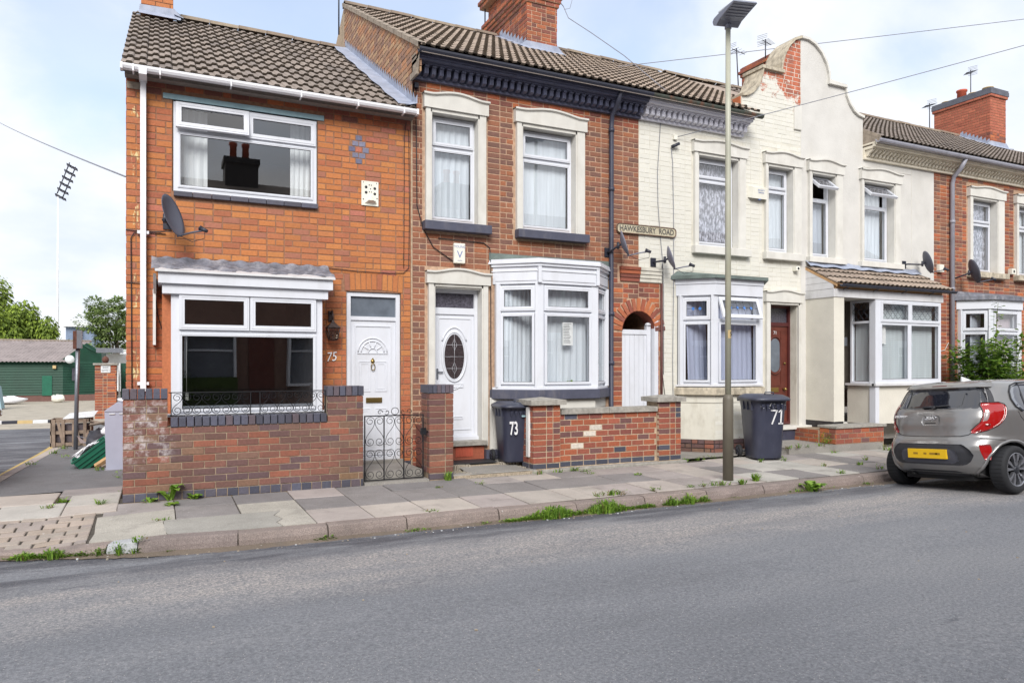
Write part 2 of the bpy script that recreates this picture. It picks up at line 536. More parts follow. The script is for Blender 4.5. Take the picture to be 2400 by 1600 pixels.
# openings
glassmat('glass', (.95, .97, .98, 1), 2.2)
glassmat('glass_dark', (.55, .57, .59, 1), 2.5)
plain('frosted', (104, 112, 122), .16, var=.16, scale=5)
plain('frosted_dark', (84, 82, 92), .22, var=.4, scale=40, bump=.3, bscale=120)
plain('oval_glass', (64, 56, 58), .14, var=.35, scale=45, bump=.5, bscale=150)
plain('room_wall', (120, 112, 104), .9, var=.05)
plain('room_dark', (128, 124, 124), .9, var=.1)
plain('brown_door', (98, 48, 38), .38, var=.16, scale=6, dirt=(.3, (70, 32, 26), 5))
plain('brown_frame', (80, 34, 34), .5, var=.12)
plain('brass', (150, 128, 76), .32, metal=.85, var=.1)
plain('letterplate', (200, 200, 206), .4)
def net(name, c, a, blue=None, pattern=0.0):
    t = NT(name)
    p = t.pos()
    d = t.n('ShaderNodeBsdfDiffuse'); tr = t.n('ShaderNodeBsdfTransparent'); tl = t.n('ShaderNodeBsdfTranslucent')
    f = t.noise(t.mapped(p, (9, 9, .5)), 2.2, 4)
    colr = t.ramp(f, [(.3, tuple(x * .8 for x in lin(c)[:3]) + (1,)), (.7, lin(c))])
    t.l(colr, d.inputs[0]); t.l(colr, tl.inputs[0])
    m = t.n('ShaderNodeMixShader'); m.inputs[0].default_value = .1
    t.l(d.outputs[0], m.inputs[1]); t.l(tl.outputs[0], m.inputs[2])
    m2 = t.n('ShaderNodeMixShader')
    if pattern:
        q = t.rng(t.noise(t.mapped(p, (3, 3, 1.2)), 9, 6, .7), .45, .58, a - pattern, min(1, a + pattern * .5))
        t.l(q, m2.inputs[0])
    else:
        m2.inputs[0].default_value = a
    t.l(tr.outputs[0], m2.inputs[1]); t.l(m.outputs[0], m2.inputs[2])
    t.l(m2.outputs[0], t.o.inputs[0])
net('net_white', (236, 242, 248), .93)
net('net_grey', (214, 220, 230), .86)
net('net_lilac', (206, 212, 236), .84)
net('net_lace', (232, 232, 244), .74, pattern=.4)
net('curtain_white', (238, 240, 240), 1.0)
net('curtain_pink', (214, 200, 204), .95)
net('blind_pale', (222, 230, 232), 1.0)
net('curtain_blue', (92, 112, 170), 1.0)
plain('came', (70, 74, 84), .5, metal=.4)
plain('came_light', (190, 190, 196), .4, metal=.3)
plain('blue_glass', (70, 120, 190), .2)
plain('paper', (232, 232, 230), .8)
plain('ink', (60, 62, 74), .8)
plain('far_blue', (120, 136, 160), .8)
plain('ink_blue', (110, 128, 178), .7)
plain('number_white', (222, 222, 224), .6, dirt=(.3, (150, 150, 150), 30))
plain('number_black', (30, 30, 30), .6)
# furniture of the street
plain('bin_plastic', (50, 53, 70), .45, var=.08, scale=4, dirt=(.35, (84, 86, 100), 6), bump=.25, bscale=200)
plain('bin_lid', (58, 61, 76), .4, var=.08, scale=4, dirt=(.4, (92, 94, 106), 6))
plain('post_upper', (168, 168, 152), .45, var=.06, scale=3, dirt=(.3, (150, 140, 96), 4))
plain('post_lower', (104, 98, 86), .55, var=.08, scale=5, dirt=(.25, (78, 72, 62), 4))
plain('lamp_grey', (128, 132, 146), .4, metal=.3, var=.08)
plain('dish_grey', (84, 86, 98), .55, var=.06, scale=4)
plain('dish_light', (122, 124, 138), .55, var=.08, scale=4)
plain('cable_black', (36, 34, 38), .6)
plain('cable_line', (128, 130, 140), .6)
plain('cable_pale', (206, 204, 200), .6)
plain('plastic_white', (226, 224, 212), .5, var=.05, dirt=(.2, (176, 168, 140), 8))
plain('sign_face', (188, 180, 156), .7, var=.15, scale=14, dirt=(.6, (140, 110, 84), 10))
plain('sign_rust', (96, 66, 54), .8, var=.3, scale=20)
plain('sign_letter', (92, 90, 86), .75, var=.3, scale=30)
plain('lantern_metal', (70, 60, 58), .5, metal=.5, var=.3, scale=20)
plain('rust_brown', (96, 60, 48), .8, var=.3, scale=20)
glassmat('lantern_glass', (.7, .66, .6, 1), 1.5, .05)
plain('cabinet_grey', (164, 168, 186), .45, var=.04, scale=3, dirt=(.15, (120, 122, 136), 5))
plain('pallet_wood', (138, 122, 108), .9, var=.25, scale=9, bump=.5, bscale=60)
plain('crate_inner', (88, 80, 84), .9, var=.1)
plain('crate_green', (26, 96, 74), .4, var=.1, scale=5)
plain('raw_timber', (190, 152, 110), .8, var=.15, scale=12)
plain('shed_green', (9, 62, 44), .6, var=.12, scale=2.5, dirt=(.4, (20, 66, 52), 3))
plain('asbestos', (150, 140, 138), .95, var=.15, scale=3, dirt=(.5, (112, 104, 104), 2), streak=False)
plain('bag_white', (222, 222, 226), .6, var=.05)
plain('far_white', (214, 218, 220), .7)
plain('pale_mast', (232, 236, 240), .7)
plain('black_car_paint', (16, 17, 20), .15, coat=1.0)
plain('rubbish_dark', (52, 52, 60), .6, var=.3, scale=9)
plain('rubbish_blue', (74, 84, 150), .5)
plain('tub_white', (214, 208, 196), .5, var=.08)
# ground
def asphalt():
    t = NT('asphalt')
    p = t.pos()
    big = t.noise(t.mapped(p, (.35, 1.2, 1)), .8, 5, .6)
    c = t.ramp(big, [(.3, lin((108, 110, 115))), (.5, lin((119, 121, 126))), (.75, lin((130, 131, 134)))])
    # pale scuffed band where the wheels run, its chippings showing
    s = t.n('ShaderNodeSeparateXYZ'); t.l(p, s.inputs[0])
    w_ = t.math('ADD', s.outputs[1], t.math('MULTIPLY', t.noise(p, .9, 5), 1.1))
    band = t.math('MULTIPLY', t.rng(w_, 5.0, 5.6), t.rng(w_, 6.1, 6.6, 1, 0))
    spk = t.noise(p, 46, 3, .8)
    band = t.math('MULTIPLY', t.math('MULTIPLY', band, t.rng(t.noise(t.mapped(p, (.5, 2, 1)), 1.7, 5), .35, .6, .35, 1)), t.rng(spk, .40, .62, .08, .6))
    c = t.mix(band, c, lin((182, 172, 163)))
    # darker worn binder along the gutter
    edge = t.math('MULTIPLY', t.rng(w_, 6.2, 6.7), t.rng(t.noise(t.mapped(p, (.5, 2.2, 1)), 1.4, 6, .7), .38, .56, 0, .95))
    c = t.mix(edge, c, lin((76, 76, 82)))
    pat = t.rng(t.noise(t.mapped(p, (.6, 2.4, 1)), 2.3, 7, .7), .64, .70, 0, .6)
    c = t.mix(pat, c, lin((78, 80, 88)))
    g1 = t.noise(p, 46, 6, .95)
    c = t.mix(1.0, c, t.ramp(g1, [(.34, (.46, .47, .49, 1)), (.5, (1, 1, 1, 1)), (.64, (1.6, 1.56, 1.5, 1))]), 'MULTIPLY')
    v = t.n('ShaderNodeTexVoronoi'); v.inputs['Scale'].default_value = 62; t.l(p, v.inputs['Vector'])
    st = t.rng(v.outputs['Distance'], .12, .2, .9, 0)
    rn = t.n('ShaderNodeSeparateColor'); t.l(v.outputs['Color'], rn.inputs[0])
    st = t.math('MULTIPLY', st, t.rng(rn.outputs[0], .72, .76))
    c = t.mix(st, c, lin((196, 188, 180)))
    b = t.bump(t.noise(p, 75, 3, .8), .9, .006)
    t.pbr(c, .82, bump=b, spec=.4)
asphalt()
def slabmat(name, cs, spk=.35, k=1.0):
    t = NT(name)
    p = t.pos()
    oi = t.n('ShaderNodeObjectInfo').outputs['Random']
    if len(cs) == 1: cs = cs * 2
    c = t.ramp(oi, [(i / (len(cs) - 1), lin(x)) for i, x in enumerate(cs)])
    c = t.mix(1.0, c, t.ramp(t.noise(p, 2.2, 6, .65), [(.3, (.82, .82, .82, 1)), (.7, (1.12, 1.12, 1.12, 1))]), 'MULTIPLY')
    c = t.mix(1.0, c, t.ramp(t.noise(p, 120, 3, .8), [(.3, (1 - spk,) * 3 + (1,)), (.7, (1 + spk,) * 3 + (1,))]), 'MULTIPLY')
    gum = t.rng(t.noise(p, 22, 1), .76, .79, 0, .55)
    c = t.mix(gum, c, lin((196, 192, 188)))
    st = t.rng(t.noise(p, 3.1, 8, .72), .54, .72, 0, .5)
    c = t.mix(st, c, lin((92, 88, 84)))
    t.pbr(c, .88, bump=t.bump(t.noise(p, 150, 4, .7), .5, .003))
slabmat('slab_dark', [(126, 122, 120), (134, 129, 127), (120, 117, 117)], .3)
slabmat('slab_light', [(168, 160, 152), (176, 167, 158), (162, 152, 148)], .14)
slabmat('slab_mid', [(150, 142, 138), (158, 150, 146), (142, 136, 134)], .2)
slabmat('slab_pale', [(176, 172, 165), (168, 165, 158)], .14)
slabmat('granite_kerb', [(132, 120, 114), (142, 128, 121), (126, 115, 111)], .5)
slabmat('granite_white', [(168, 170, 172)], .3)
slabmat('paver_mat', [(158, 148, 138), (166, 152, 140), (150, 140, 134), (160, 146, 132)], .2)
slabmat('patch_concrete', [(168, 163, 153)], .4)
slabmat('patch_concrete_grey', [(153, 150, 143)], .3)
slabmat('path_asphalt', [(112, 112, 114)], .35)
slabmat('yard_ground', [(164, 156, 142)], .12)
slabmat('path_concrete', [(142, 138, 132)], .25)
slabmat('gutter_dirt', [(112, 100, 88)], .4)
plain('yellow_line', (190, 164, 96), .8, var=.15, scale=14, dirt=(.6, (130, 124, 116), 8))
plain('joint_dirt', (78, 72, 64), .95, var=.3, scale=20)
plain('gravel_mat', (172, 158, 138), .9, var=.3, scale=60)
def leafmat(name, a, b, c, tr=.35):
    t = NT(name)
    p = t.pos()
    isl = t.n('ShaderNodeNewGeometry').outputs['Random Per Island']
    f = t.math('ADD', t.math('MULTIPLY', isl, .55), t.math('MULTIPLY', t.noise(p, 1.2, 4), .6))
    k = t.ramp(f, [(.25, lin(a)), (.55, lin(b)), (.85, lin(c))])
    d = t.n('ShaderNodeBsdfPrincipled'); t.l(k, d.inputs['Base Color']); d.inputs['Roughness'].default_value = .55
    d.inputs['Specular IOR Level'].default_value = .3
    tl = t.n('ShaderNodeBsdfTranslucent'); t.l(k, tl.inputs[0])
    m = t.n('ShaderNodeMixShader'); m.inputs[0].default_value = tr
    t.l(d.outputs[0], m.inputs[1]); t.l(tl.outputs[0], m.inputs[2]); t.l(m.outputs[0], t.o.inputs[0])
leafmat('leaf_weed', (74, 102, 40), (104, 140, 50), (140, 172, 66))
leafmat('leaf_bright', (84, 120, 42), (112, 148, 54), (140, 172, 72))
leafmat('leaf_dry', (120, 104, 66), (140, 124, 80), (104, 96, 60))
leafmat('leaf_bush', (52, 82, 34), (84, 118, 42), (134, 160, 62), .3)
leafmat('leaf_willow', (88, 108, 44), (118, 138, 56), (160, 182, 74))
leafmat('leaf_tree', (84, 104, 58), (114, 136, 76), (150, 166, 110))
leafmat('leaf_hedge', (40, 60, 26), (62, 86, 34), (92, 112, 44))
plain('bark', (96, 86, 74), .9, var=.2, scale=8)
plain('stem_green', (108, 116, 72), .7)
plain('twig_pale', (196, 182, 166), .7)
# the car
def carpaint(name, c, rough=.32, metal=.75):
    t = NT(name)
    p = t.pos()
    fl = t.noise(p, 900, 2)
    k = t.mix(1.0, lin(c), t.ramp(fl, [(.3, (.9, .9, .9, 1)), (.7, (1.1, 1.1, 1.1, 1))]), 'MULTIPLY')
    x = t.pbr(k, rough, metal, None, 1.0)
    x.inputs['Coat Roughness'].default_value = .04
carpaint('car_paint', (138, 137, 136), .30, .6)
t_ = NT('car_glass'); t_.pbr(lin((30, 32, 40)), .03, 0, None, 1.0, spec=.9)
t_ = NT('car_glass_side'); t_.pbr(lin((50, 54, 66)), .03, 0, None, 1.0, spec=.9)
plain('car_black', (46, 47, 52), .6, var=.1, bump=.3, bscale=200)
plain('car_grey_insert', (70, 71, 80), .5, var=.06)
plain('car_under', (22, 22, 24), .9)
t_ = NT('lamp_red'); t_.pbr(lin((158, 16, 16)), .12, 0, None, 1.0, spec=.7)
t_ = NT('lamp_red_dark'); t_.pbr(lin((104, 12, 14)), .15, 0, None, 1.0)
t_ = NT('lamp_clear'); t_.pbr(lin((150, 138, 138)), .3, 0, None, .4)
t_ = NT('chrome'); t_.pbr(lin((200, 202, 206)), .15, 1.0)
plain('plate_yellow', (226, 182, 24), .5, var=.03)
plain('plate_blur', (150, 116, 30), .6, var=.05)
plain('tyre', (36, 37, 40), .8, var=.12, scale=20, bump=.3, bscale=120)
plain('alloy', (168, 170, 176), .28, metal=.8, var=.05)
plain('alloy_dark', (52, 54, 60), .4, metal=.4)
# ---------------------------------------------------------------- bricks and tiles, laid one by one
BRICK_CACHE = {}
def brick_geo(l, h, d, var):
    """a brick l long, h high, its face at y=0 with arrises knocked off, d deep; slightly uneven"""
    r = random.Random(var * 977 + int(l * 1000))
    j = lambda: r.uniform(-.0016, .0016)
    c = .004
    a, b = l / 2, h / 2
    fr = [(-a + c + j(), 0, -b + c + j()), (a - c + j(), 0, -b + c + j()), (a - c + j(), 0, b - c + j()), (-a + c + j(), 0, b - c + j())]
    md = [(-a + j(), c, -b + j()), (a + j(), c, -b + j()), (a + j(), c, b + j()), (-a + j(), c, b + j())]
    bk = [(x, d, z) for x, _, z in md]
    fs = [(0, 1, 2, 3)]
    for i in range(4):
        k = (i + 1) % 4
        fs += [(i, i + 4, k + 4, k), (i + 4, i + 8, k + 8, k + 4)]
    return fr + md + bk, fs
def brick_mesh(l, h, d, var, mat):
    l = max(.03, round(l / .004) * .004)
    k = (l, h, d, var, mat)
    if k not in BRICK_CACHE:
        v, f = brick_geo(l, h, d, var)
        me = bpy.data.meshes.new('brick')
        me.from_pydata(v, [], f)
        me.materials.append(MATS[mat])
        BRICK_CACHE[k] = me
    return BRICK_CACHE[k]
class Plane:
    """a vertical wall plane: u runs along it to the right as one faces it, from origin o; rot about z"""
    def __init__(s, o, rot):
        s.o = Vector(o); s.rot = rot
        s.u = Vector((math.cos(rot), math.sin(rot), 0)); s.n = Vector((-math.sin(rot), math.cos(rot), 0))   # n points into the wall
    def P(s, u, z, d=0.0):
        return s.o + s.u * u + Vector((0, 0, z)) + s.n * d
def free(u0, u1, zc, holes, course):
    iv = [(u0, u1)]
    for h in holes:
        r = h(zc) if callable(h) else ((h[0], h[1]) if h[2] - course * .45 < zc < h[3] + course * .45 else None)
        if r is None: continue
        a, b = r
        nx = []
        for p, q in iv:
            if b <= p or a >= q: nx.append((p, q)); continue
            if a > p: nx.append((p, a))
            if b < q: nx.append((b, q))
        iv = nx
    return [(p, q) for p, q in iv if q - p > .025]
def lay_bricks(parent, pl, u0, u1, z0, z1, mat, holes=(), course=.0755, S=.203, bond='stretch', joint=.0115, limit=300, special=None, seed=1, extent=None, gapz=0.0, proud=0.0, depth=.05, matf=None, rest='brickwork'):
    """the facing bricks of one wall: up to LIMIT nearest ones as objects, the rest joined in one part"""
    r = random.Random(seed)
    n = max(1, int(round((z1 - z0) / course)))
    ch = (z1 - z0) / n
    items = []
    H = S / 2
    for i in range(n):
        zc = z0 + (i + .5) * ch
        a0, a1 = (u0, u1) if extent is None else extent(zc)
        if a1 - a0 < .04: continue
        seq = []
        u = a0 - (H if i % 2 else 0) - (r.choice((0, .0, H)) if bond == 'mixed' else 0)
        k = 0
        while u < a1 + S:
            if bond == 'stretch': l = S
            elif bond == 'garden': l = H if (k + i * 2) % 4 == 3 else S
            elif bond == 'flemish': l = H if (k + i) % 2 else S
            elif bond == 'header': l = H
            else: l = H if r.random() < .26 else S
            seq.append((u, u + l)); u += l; k += 1
        for p, q in free(a0, a1, zc, holes, course):
            for a, b in seq:
                x0, x1 = max(a, p), min(b, q)
                if x1 - x0 < .03: continue
                items.append((x0 + joint / 2, x1 - joint / 2, zc))
    out = []
    for x0, x1, zc in items:
        m = mat
        if matf: m = matf((x0 + x1) / 2, zc, r) or mat
        pos = pl.P((x0 + x1) / 2, zc, r.uniform(-.0022, .0022) - proud)
        out.append(((pos - EYE).length, pos, x1 - x0, m, r.randrange(3)))
    out.sort(key=lambda q: q[0])
    h = ch - joint
    base = origin(parent)
    for dist, pos, l, m, v in out[:limit]:
        mobj('brick', brick_mesh(l, h, depth, v, m), parent, pos - base, (0, 0, pl.rot))
    if len(out) > limit:
        by = {}
        for q in out[limit:]: by.setdefault(q[3], len(by))
        mb = MB()
        M = Matrix.Rotation(pl.rot, 4, 'Z')
        for dist, pos, l, m, v in out[limit:]:
            vs, fs = brick_geo(l, h, depth, v)
            mb.add([M @ Vector(q) + pos for q in vs], fs, by[m])
        mb.build(rest, parent, list(by), kind='stuff')
    return out
def wall_back(pl, u0, u1, z0, z1, holes, mb, rec=.005, thick=.22, m=0):
    """the bed the bricks sit in: a slab with real openings, its face rec behind the bricks"""
    us = sorted({u0, u1} | {min(max(q, u0), u1) for h in holes for q in h[:2]})
    zs = sorted({z0, z1} | {min(max(q, z0), z1) for h in holes for q in h[2:4]})
    def solid(a, b, c, d):
        x, z = (a + b) / 2, (c + d) / 2
        return not any(h[0] < x < h[1] and h[2] < z < h[3] for h in holes)
    G = [[solid(us[i], us[i + 1], zs[j], zs[j + 1]) for i in range(len(us) - 1)] for j in range(len(zs) - 1)]
    for j in range(len(zs) - 1):
        for i in range(len(us) - 1):
            if not G[j][i]: continue
            a, b, c, d = us[i], us[i + 1], zs[j], zs[j + 1]
            mb.quad(pl.P(a, c, rec), pl.P(b, c, rec), pl.P(b, d, rec), pl.P(a, d, rec), m)
            mb.quad(pl.P(b, c, thick), pl.P(a, c, thick), pl.P(a, d, thick), pl.P(b, d, thick), m)
            if i == 0 or not G[j][i - 1]: mb.quad(pl.P(a, c, thick), pl.P(a, c, rec), pl.P(a, d, rec), pl.P(a, d, thick), m)
            if i == len(us) - 2 or not G[j][i + 1]: mb.quad(pl.P(b, c, rec), pl.P(b, c, thick), pl.P(b, d, thick), pl.P(b, d, rec), m)
            if j == 0 or not G[j - 1][i]: mb.quad(pl.P(a, c, thick), pl.P(b, c, thick), pl.P(b, c, rec), pl.P(a, c, rec), m)
            if j == len(zs) - 2 or not G[j + 1][i]: mb.quad(pl.P(a, d, rec), pl.P(b, d, rec), pl.P(b, d, thick), pl.P(a, d, thick), m)
    return mb
def tile_geo(tw, gl, hump=.030, lift=.036, single=False):
    """a concrete roll tile: x across, y up the slope, z off the roof; its lower edge stands on the tile below"""
    prof = []
    halves = 1 if single else 2
    hw = tw / halves
    for k in range(halves):
        o = k * hw
        prof += [(o + .004 if k == 0 else o, 0), (o + hw * .38, 0), (o + hw * .44, hump * .6), (o + hw * .52, hump), (o + hw * .84, hump), (o + hw * .93, hump * .6)]
    prof.append((tw - .001, 0))
    n = len(prof)
    vs = [(x, 0, lift + z) for x, z in prof] + [(x, gl + .04, z + .001) for x, z in prof] + [(x, .003, lift + z - .024) for x, z in prof]
    fs = []
    for i in range(n - 1):
        fs += [(i, i + 1, n + i + 1, n + i), (2 * n + i, 2 * n + i + 1, i + 1, i)]
    fs += [(2 * n, 0, n), (3 * n - 1, 2 * n - 1, n - 1)]
    return vs, fs
def lay_tiles(parent, x0, x1, ey, ez, ry, rz, rows, mat, tw=.258, limit=300, seed=3, skip=None, hump=.022, name='tile', lift=.036):
    r = random.Random(seed)
    L_ = math.hypot(ry - ey, rz - ez)
    pitch = math.atan2(rz - ez, ry - ey)
    gl = L_ / rows
    n = max(1, round((x1 - x0) / tw))
    tw = (x1 - x0) / n
    vs, fs = tile_geo(tw, gl, hump, lift)
    meshes = []
    for k in range(3):
        rr = random.Random(k + 40)
        me = bpy.data.meshes.new('tile')
        me.from_pydata([(a, b, c + rr.uniform(-.0015, .0015)) for a, b, c in vs], [], fs)
        me.materials.append(MATS[mat]); me.materials.append(MATS['tile_edge_dirt_shade'])
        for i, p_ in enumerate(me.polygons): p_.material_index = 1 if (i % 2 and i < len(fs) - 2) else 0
        meshes.append(me)
    T = []
    for j in range(rows):
        for i in range(n):
            x = x0 + i * tw
            d = j * gl
            p = Vector((x, ey + d * math.cos(pitch), ez + d * math.sin(pitch)))
            if skip and skip(x + tw / 2, p.y): continue
            T.append(((p - EYE).length, p, r.uniform(-.006, .006), r.uniform(-.008, .008)))
    T.sort(key=lambda q: q[0])
    base = origin(parent)
    for dist, p, a, b in T[:limit]:
        mobj(name, meshes[r.randrange(3)], parent, p - base, (pitch + a, b, 0))
    if len(T) > limit:
        mb = MB()
        for dist, p, a, b in T[limit:]:
            M = Matrix.Translation(p) @ Matrix.Rotation(pitch + a, 4, 'X') @ Matrix.Rotation(b, 4, 'Y')
            b0 = len(mb.m); mb.add([M @ Vector(q) for q in vs], fs)
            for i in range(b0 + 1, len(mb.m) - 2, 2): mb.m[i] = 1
        mb.build('tiling', parent, [mat, 'tile_edge_dirt_shade'], kind='stuff')
def ridge_tiles(parent, x0, x1, y, z, mat='ridge_mat', n=None):
    n = n or max(1, round((x1 - x0) / .42))
    w_ = (x1 - x0) / n
    base = origin(parent)
    mb = MB()
    P = [(math.cos(t) * .125, math.sin(t) * .095) for t in [pi * k / 8 for k in range(9)]]
    vs = [(.004, a, b) for a, b in P] + [(w_ - .004, a * .96, b * .97) for a, b in P] + [(.004, a * .86, b * .8) for a, b in P]
    fs = [(i, i + 9, i + 10, i + 1) for i in range(8)] + [(i + 18, i, i + 1, i + 19) for i in range(8)]
    mb.add(vs, fs, 0, True)
    me = mb.mesh('ridge_tile', mat)
    for k in range(n):
        mobj('ridge_tile', me, parent, Vector((x0 + k * w_, y, z + R.uniform(-.006, .006))) - base, (0, 0, R.uniform(-.01, .01)))
# ---------------------------------------------------------------- windows, doors, pipes
def sash(parent, x0, x1, z0, z1, y, w_=.045, d=.03, glass='glass', frame='upvc', tilt=0.0, name='sash', pane_name='pane', lead=None):
    """a framed light: the sash and its pane are two parts of the window; tilt opens it at the bottom"""
    M = Matrix.Identity(4)
    if tilt:
        M = Matrix.Translation((0, y, z1)) @ Matrix.Rotation(-tilt, 4, 'X') @ Matrix.Translation((0, -y, -z1))
    mb = MB()
    mb.ring(x0, x1, z0, z1, w_, y - d, y)
    mb.ring(x0 + w_, x1 - w_, z0 + w_, z1 - w_, .006, y - d * .55, y - d * .45, 1)
    mb.ring(x0 + w_ * .35, x1 - w_ * .35, z0 + w_ * .35, z1 - w_ * .35, w_ * .2, y - d - .004, y - d + .001)
    mb.v = [tuple(M @ Vector(q)) for q in mb.v]
    a = mb.build(name, parent, [frame, 'rubber_seal'])
    g = MB()
    yy = y - d * .5
    g.quad(*[M @ Vector(q) for q in ((x0 + w_, yy, z0 + w_), (x1 - w_, yy, z0 + w_), (x1 - w_, yy, z1 - w_), (x0 + w_, yy, z1 - w_))])
    p = g.build(pane_name, parent, glass)
    if lead:
        k = MB()
        X0, X1, Z0, Z1 = x0 + w_, x1 - w_, z0 + w_, z1 - w_
        if lead[0] == 'diamond':
            nx, nz = lead[1], lead[2]
            dx, dz = (X1 - X0) / nx, (Z1 - Z0) / nz
            def seg(ax, az, bx, bz):
                k.tube([M @ Vector((ax, yy - .004, az)), M @ Vector((bx, yy - .004, bz))], .0032, 4, sm=False)
            for i in range(-nz, nx + nz):
                for s_ in (1, -1):
                    # a line X = X0 + i*dx + s*(t), clipped
                    pts = []
                    for t in [q / 24 for q in range(25)]:
                        z = Z0 + (Z1 - Z0) * t
                        x = X0 + (i + (t * nz if s_ > 0 else nz * (1 - t))) * dx
                        if X0 <= x <= X1: pts.append((x, z))
                    if len(pts) > 1: seg(*pts[0], *pts[-1])
        else:
            for q in lead[1]:
                x = X0 + (X1 - X0) * q
                k.tube([M @ Vector((x, yy - .004, Z0)), M @ Vector((x, yy - .004, Z1))], .0032, 4, sm=False)
            zc = (Z0 + Z1) / 2
            k.tube([M @ Vector((X0, yy - .004, zc)), M @ Vector((X1, yy - .004, zc))], .0032, 4, sm=False)
            for q in lead[1]:
                x = X0 + (X1 - X0) * q
                e = .028
                c_ = [M @ Vector(v) for v in ((x - e, yy - .009, zc), (x, yy - .009, zc - e * 1.1), (x + e, yy - .009, zc), (x, yy - .009, zc + e * 1.1))]
                k.add(c_, [(0, 1, 2, 3)], 1)
        k.build('lead_lattice', parent, [lead[-1], 'blue_glass'])
    return a
def casement(parent, x0, x1, z0, z1, y, zt, glass='glass', top_split=False, w_=.05, tilt=0.0, frame='upvc', lead=None, tops=None, label=None, gl_up=None):
    """outer frame with a transom at zt; upper and lower lights"""
    f = MB()
    f.ring(x0, x1, z0, z1, w_ * .8, y - .02, y + .05)
    f.box(x0 + w_ * .8, x1 - w_ * .8, y - .016, y + .05, zt - .022, zt + .022)
    win = f.build('window', parent, frame, label=label)
    i = w_ * .8
    sash(win, x0 + i, x1 - i, z0 + i, zt - .022, y, w_ * .62, .03, glass, frame)
    xs = tops or [x0 + i, x1 - i]
    for a, b in zip(xs[:-1], xs[1:]):
        sash(win, a, b, zt + .022, z1 - i, y, w_ * .9, .045, gl_up or glass, frame, tilt=tilt, lead=lead)
    return win
def curtain(name, label, x0, x1, z0, z1, y, mat, folds=7, amp=.018, group=None, skew=0.0, cat='curtain'):
    mb = MB(); amp *= .55
    ph = R.uniform(0, 6)
    nu = max(12, folds * 8)
    mb.grid(lambda u, v: (x0 + (x1 - x0) * u + skew * (1 - v), y + amp * math.sin(ph + u * folds * 2 * pi + .6 * math.sin(3 * v + ph)) * (.55 + .45 * (1 - v)) + amp * .3 * math.sin(u * folds * 4.7 * pi), z0 + (z1 - z0) * v + .006 * math.sin(u * folds * 2 * pi)), nu, 6)
    return top(name, mb, mat, label, cat, ((x0 + x1) / 2, y, z0), group)
def blind(label, x0, x1, z0, z1, y, n, mat='blind_pale', axis='x', X=None):
    """a venetian blind: every slat is a part"""
    t = thing('venetian_blind', label, 'blind', ((x0 + x1) / 2 if axis == 'x' else X, y, z1))
    dz = (z1 - z0) / n
    mb = MB()
    if axis == 'x': mb.add([(x0, y - .008, -.019), (x1, y - .008, -.019), (x1, y + .008, .016), (x0, y + .008, .016)], [(0, 1, 2, 3)])
    else: mb.add([(X - .007, x0, -.023), (X - .007, x1, -.023), (X + .007, x1, .018), (X + .007, x0, .018)], [(0, 1, 2, 3)])
    mb.v = [(a - t.location.x, b - t.location.y, c) for a, b, c in mb.v]
    me = mb.mesh('slat', mat)
    for k in range(n):
        mobj('slat', me, t, (0, 0, -(k + .5) * dz))
    b = MB()
    if axis == 'x': b.box(x0 - .005, x1 + .005, y - .02, y + .02, z1, z1 + .03)
    else: b.box(X - .02, X + .02, x0, x1, z1, z1 + .03)
    b.build('head_rail', t, mat)
    return t
def room(parent, x0, x1, z0, z1, y0=9.64, y1=11.6, m='room_wall'):
    mb = MB()
    mb.quad((x0, y1, z0), (x1, y1, z0), (x1, y1, z1), (x0, y1, z1))
    mb.quad((x0, y0, z0), (x1, y0, z0), (x1, y1, z0), (x0, y1, z0), 1)
    mb.quad((x0, y0, z1), (x0, y1, z1), (x1, y1, z1), (x1, y0, z1))
    mb.quad((x0, y0, z0), (x0, y1, z0), (x0, y1, z1), (x0, y0, z1))
    mb.quad((x1, y0, z0), (x1, y0, z1), (x1, y1, z1), (x1, y1, z0))
    return mb.build('room', parent, [m, 'room_dark'])
def archhead(x0, x1, zb, zt, rise, n=14):
    """outline of a surround's head: flat shoulders and a low ogee swell in the middle"""
    w_ = x1 - x0
    pts = [(x0, zb), (x1, zb), (x1, zt)]
    a, b = x1 - w_ * .12, x0 + w_ * .12
    for k in range(n + 1):
        t = k / n
        pts.append((a + (b - a) * t, zt + rise * (math.sin(pi * t) ** 1.3)))
    pts.append((x0, zt))
    return pts
def surround(parent, ox0, ox1, ix0, ix1, zs, zt_in, zh, zt_out, rise=.05, mat='cream_stone', Y=9.4, lip=.05):
    """stone jambs and a moulded lintel round a sash window or a door"""
    s = MB()
    sh = .012                                    # jambs are a touch narrower than the head
    s.box(ox0 + sh + .02, ix0, Y - .045, Y + .13, zs, zh)
    s.box(ix1, ox1 - sh - .02, Y - .045, Y + .13, zs, zh)
    s.box(ox0 + sh + .02, ix0 - .02, Y - .055, Y - .045, zs, zh)
    s.box(ix1 + .02, ox1 - sh - .02, Y - .055, Y - .045, zs, zh)
    j = s.build('jamb', parent, mat, bevel=0)
    h = MB()
    h.prism(archhead(ox0, ox1, zh, zt_out - rise, rise), Y - .075, Y + .02)
    h.box(ox0 + .03, ox1 - .03, Y - .045, Y + .13, zt_in, zh + .002)
    h.build('lintel', parent, mat)
    m = MB()
    top_ = archhead(ox0, ox1, zh, zt_out - rise, rise)[3:-1]
    up = [(ox1 + .012, zt_out - rise)] + top_ + [(ox0 - .012, zt_out - rise)]
    vs, fs = [], []
    for i, (x, z) in enumerate(up):
        vs += [(x, Y - .075, z - .028), (x, Y - .105, z - .012), (x, Y - .105, z + .012), (x, Y + .02, z + .014)]
        if i:
            b = (i - 1) * 4
            fs += [(b + k, b + k + 4, b + k + 5, b + k + 1) for k in range(3)]
    m.add(vs, fs)
    m.build('label_moulding', parent, mat)
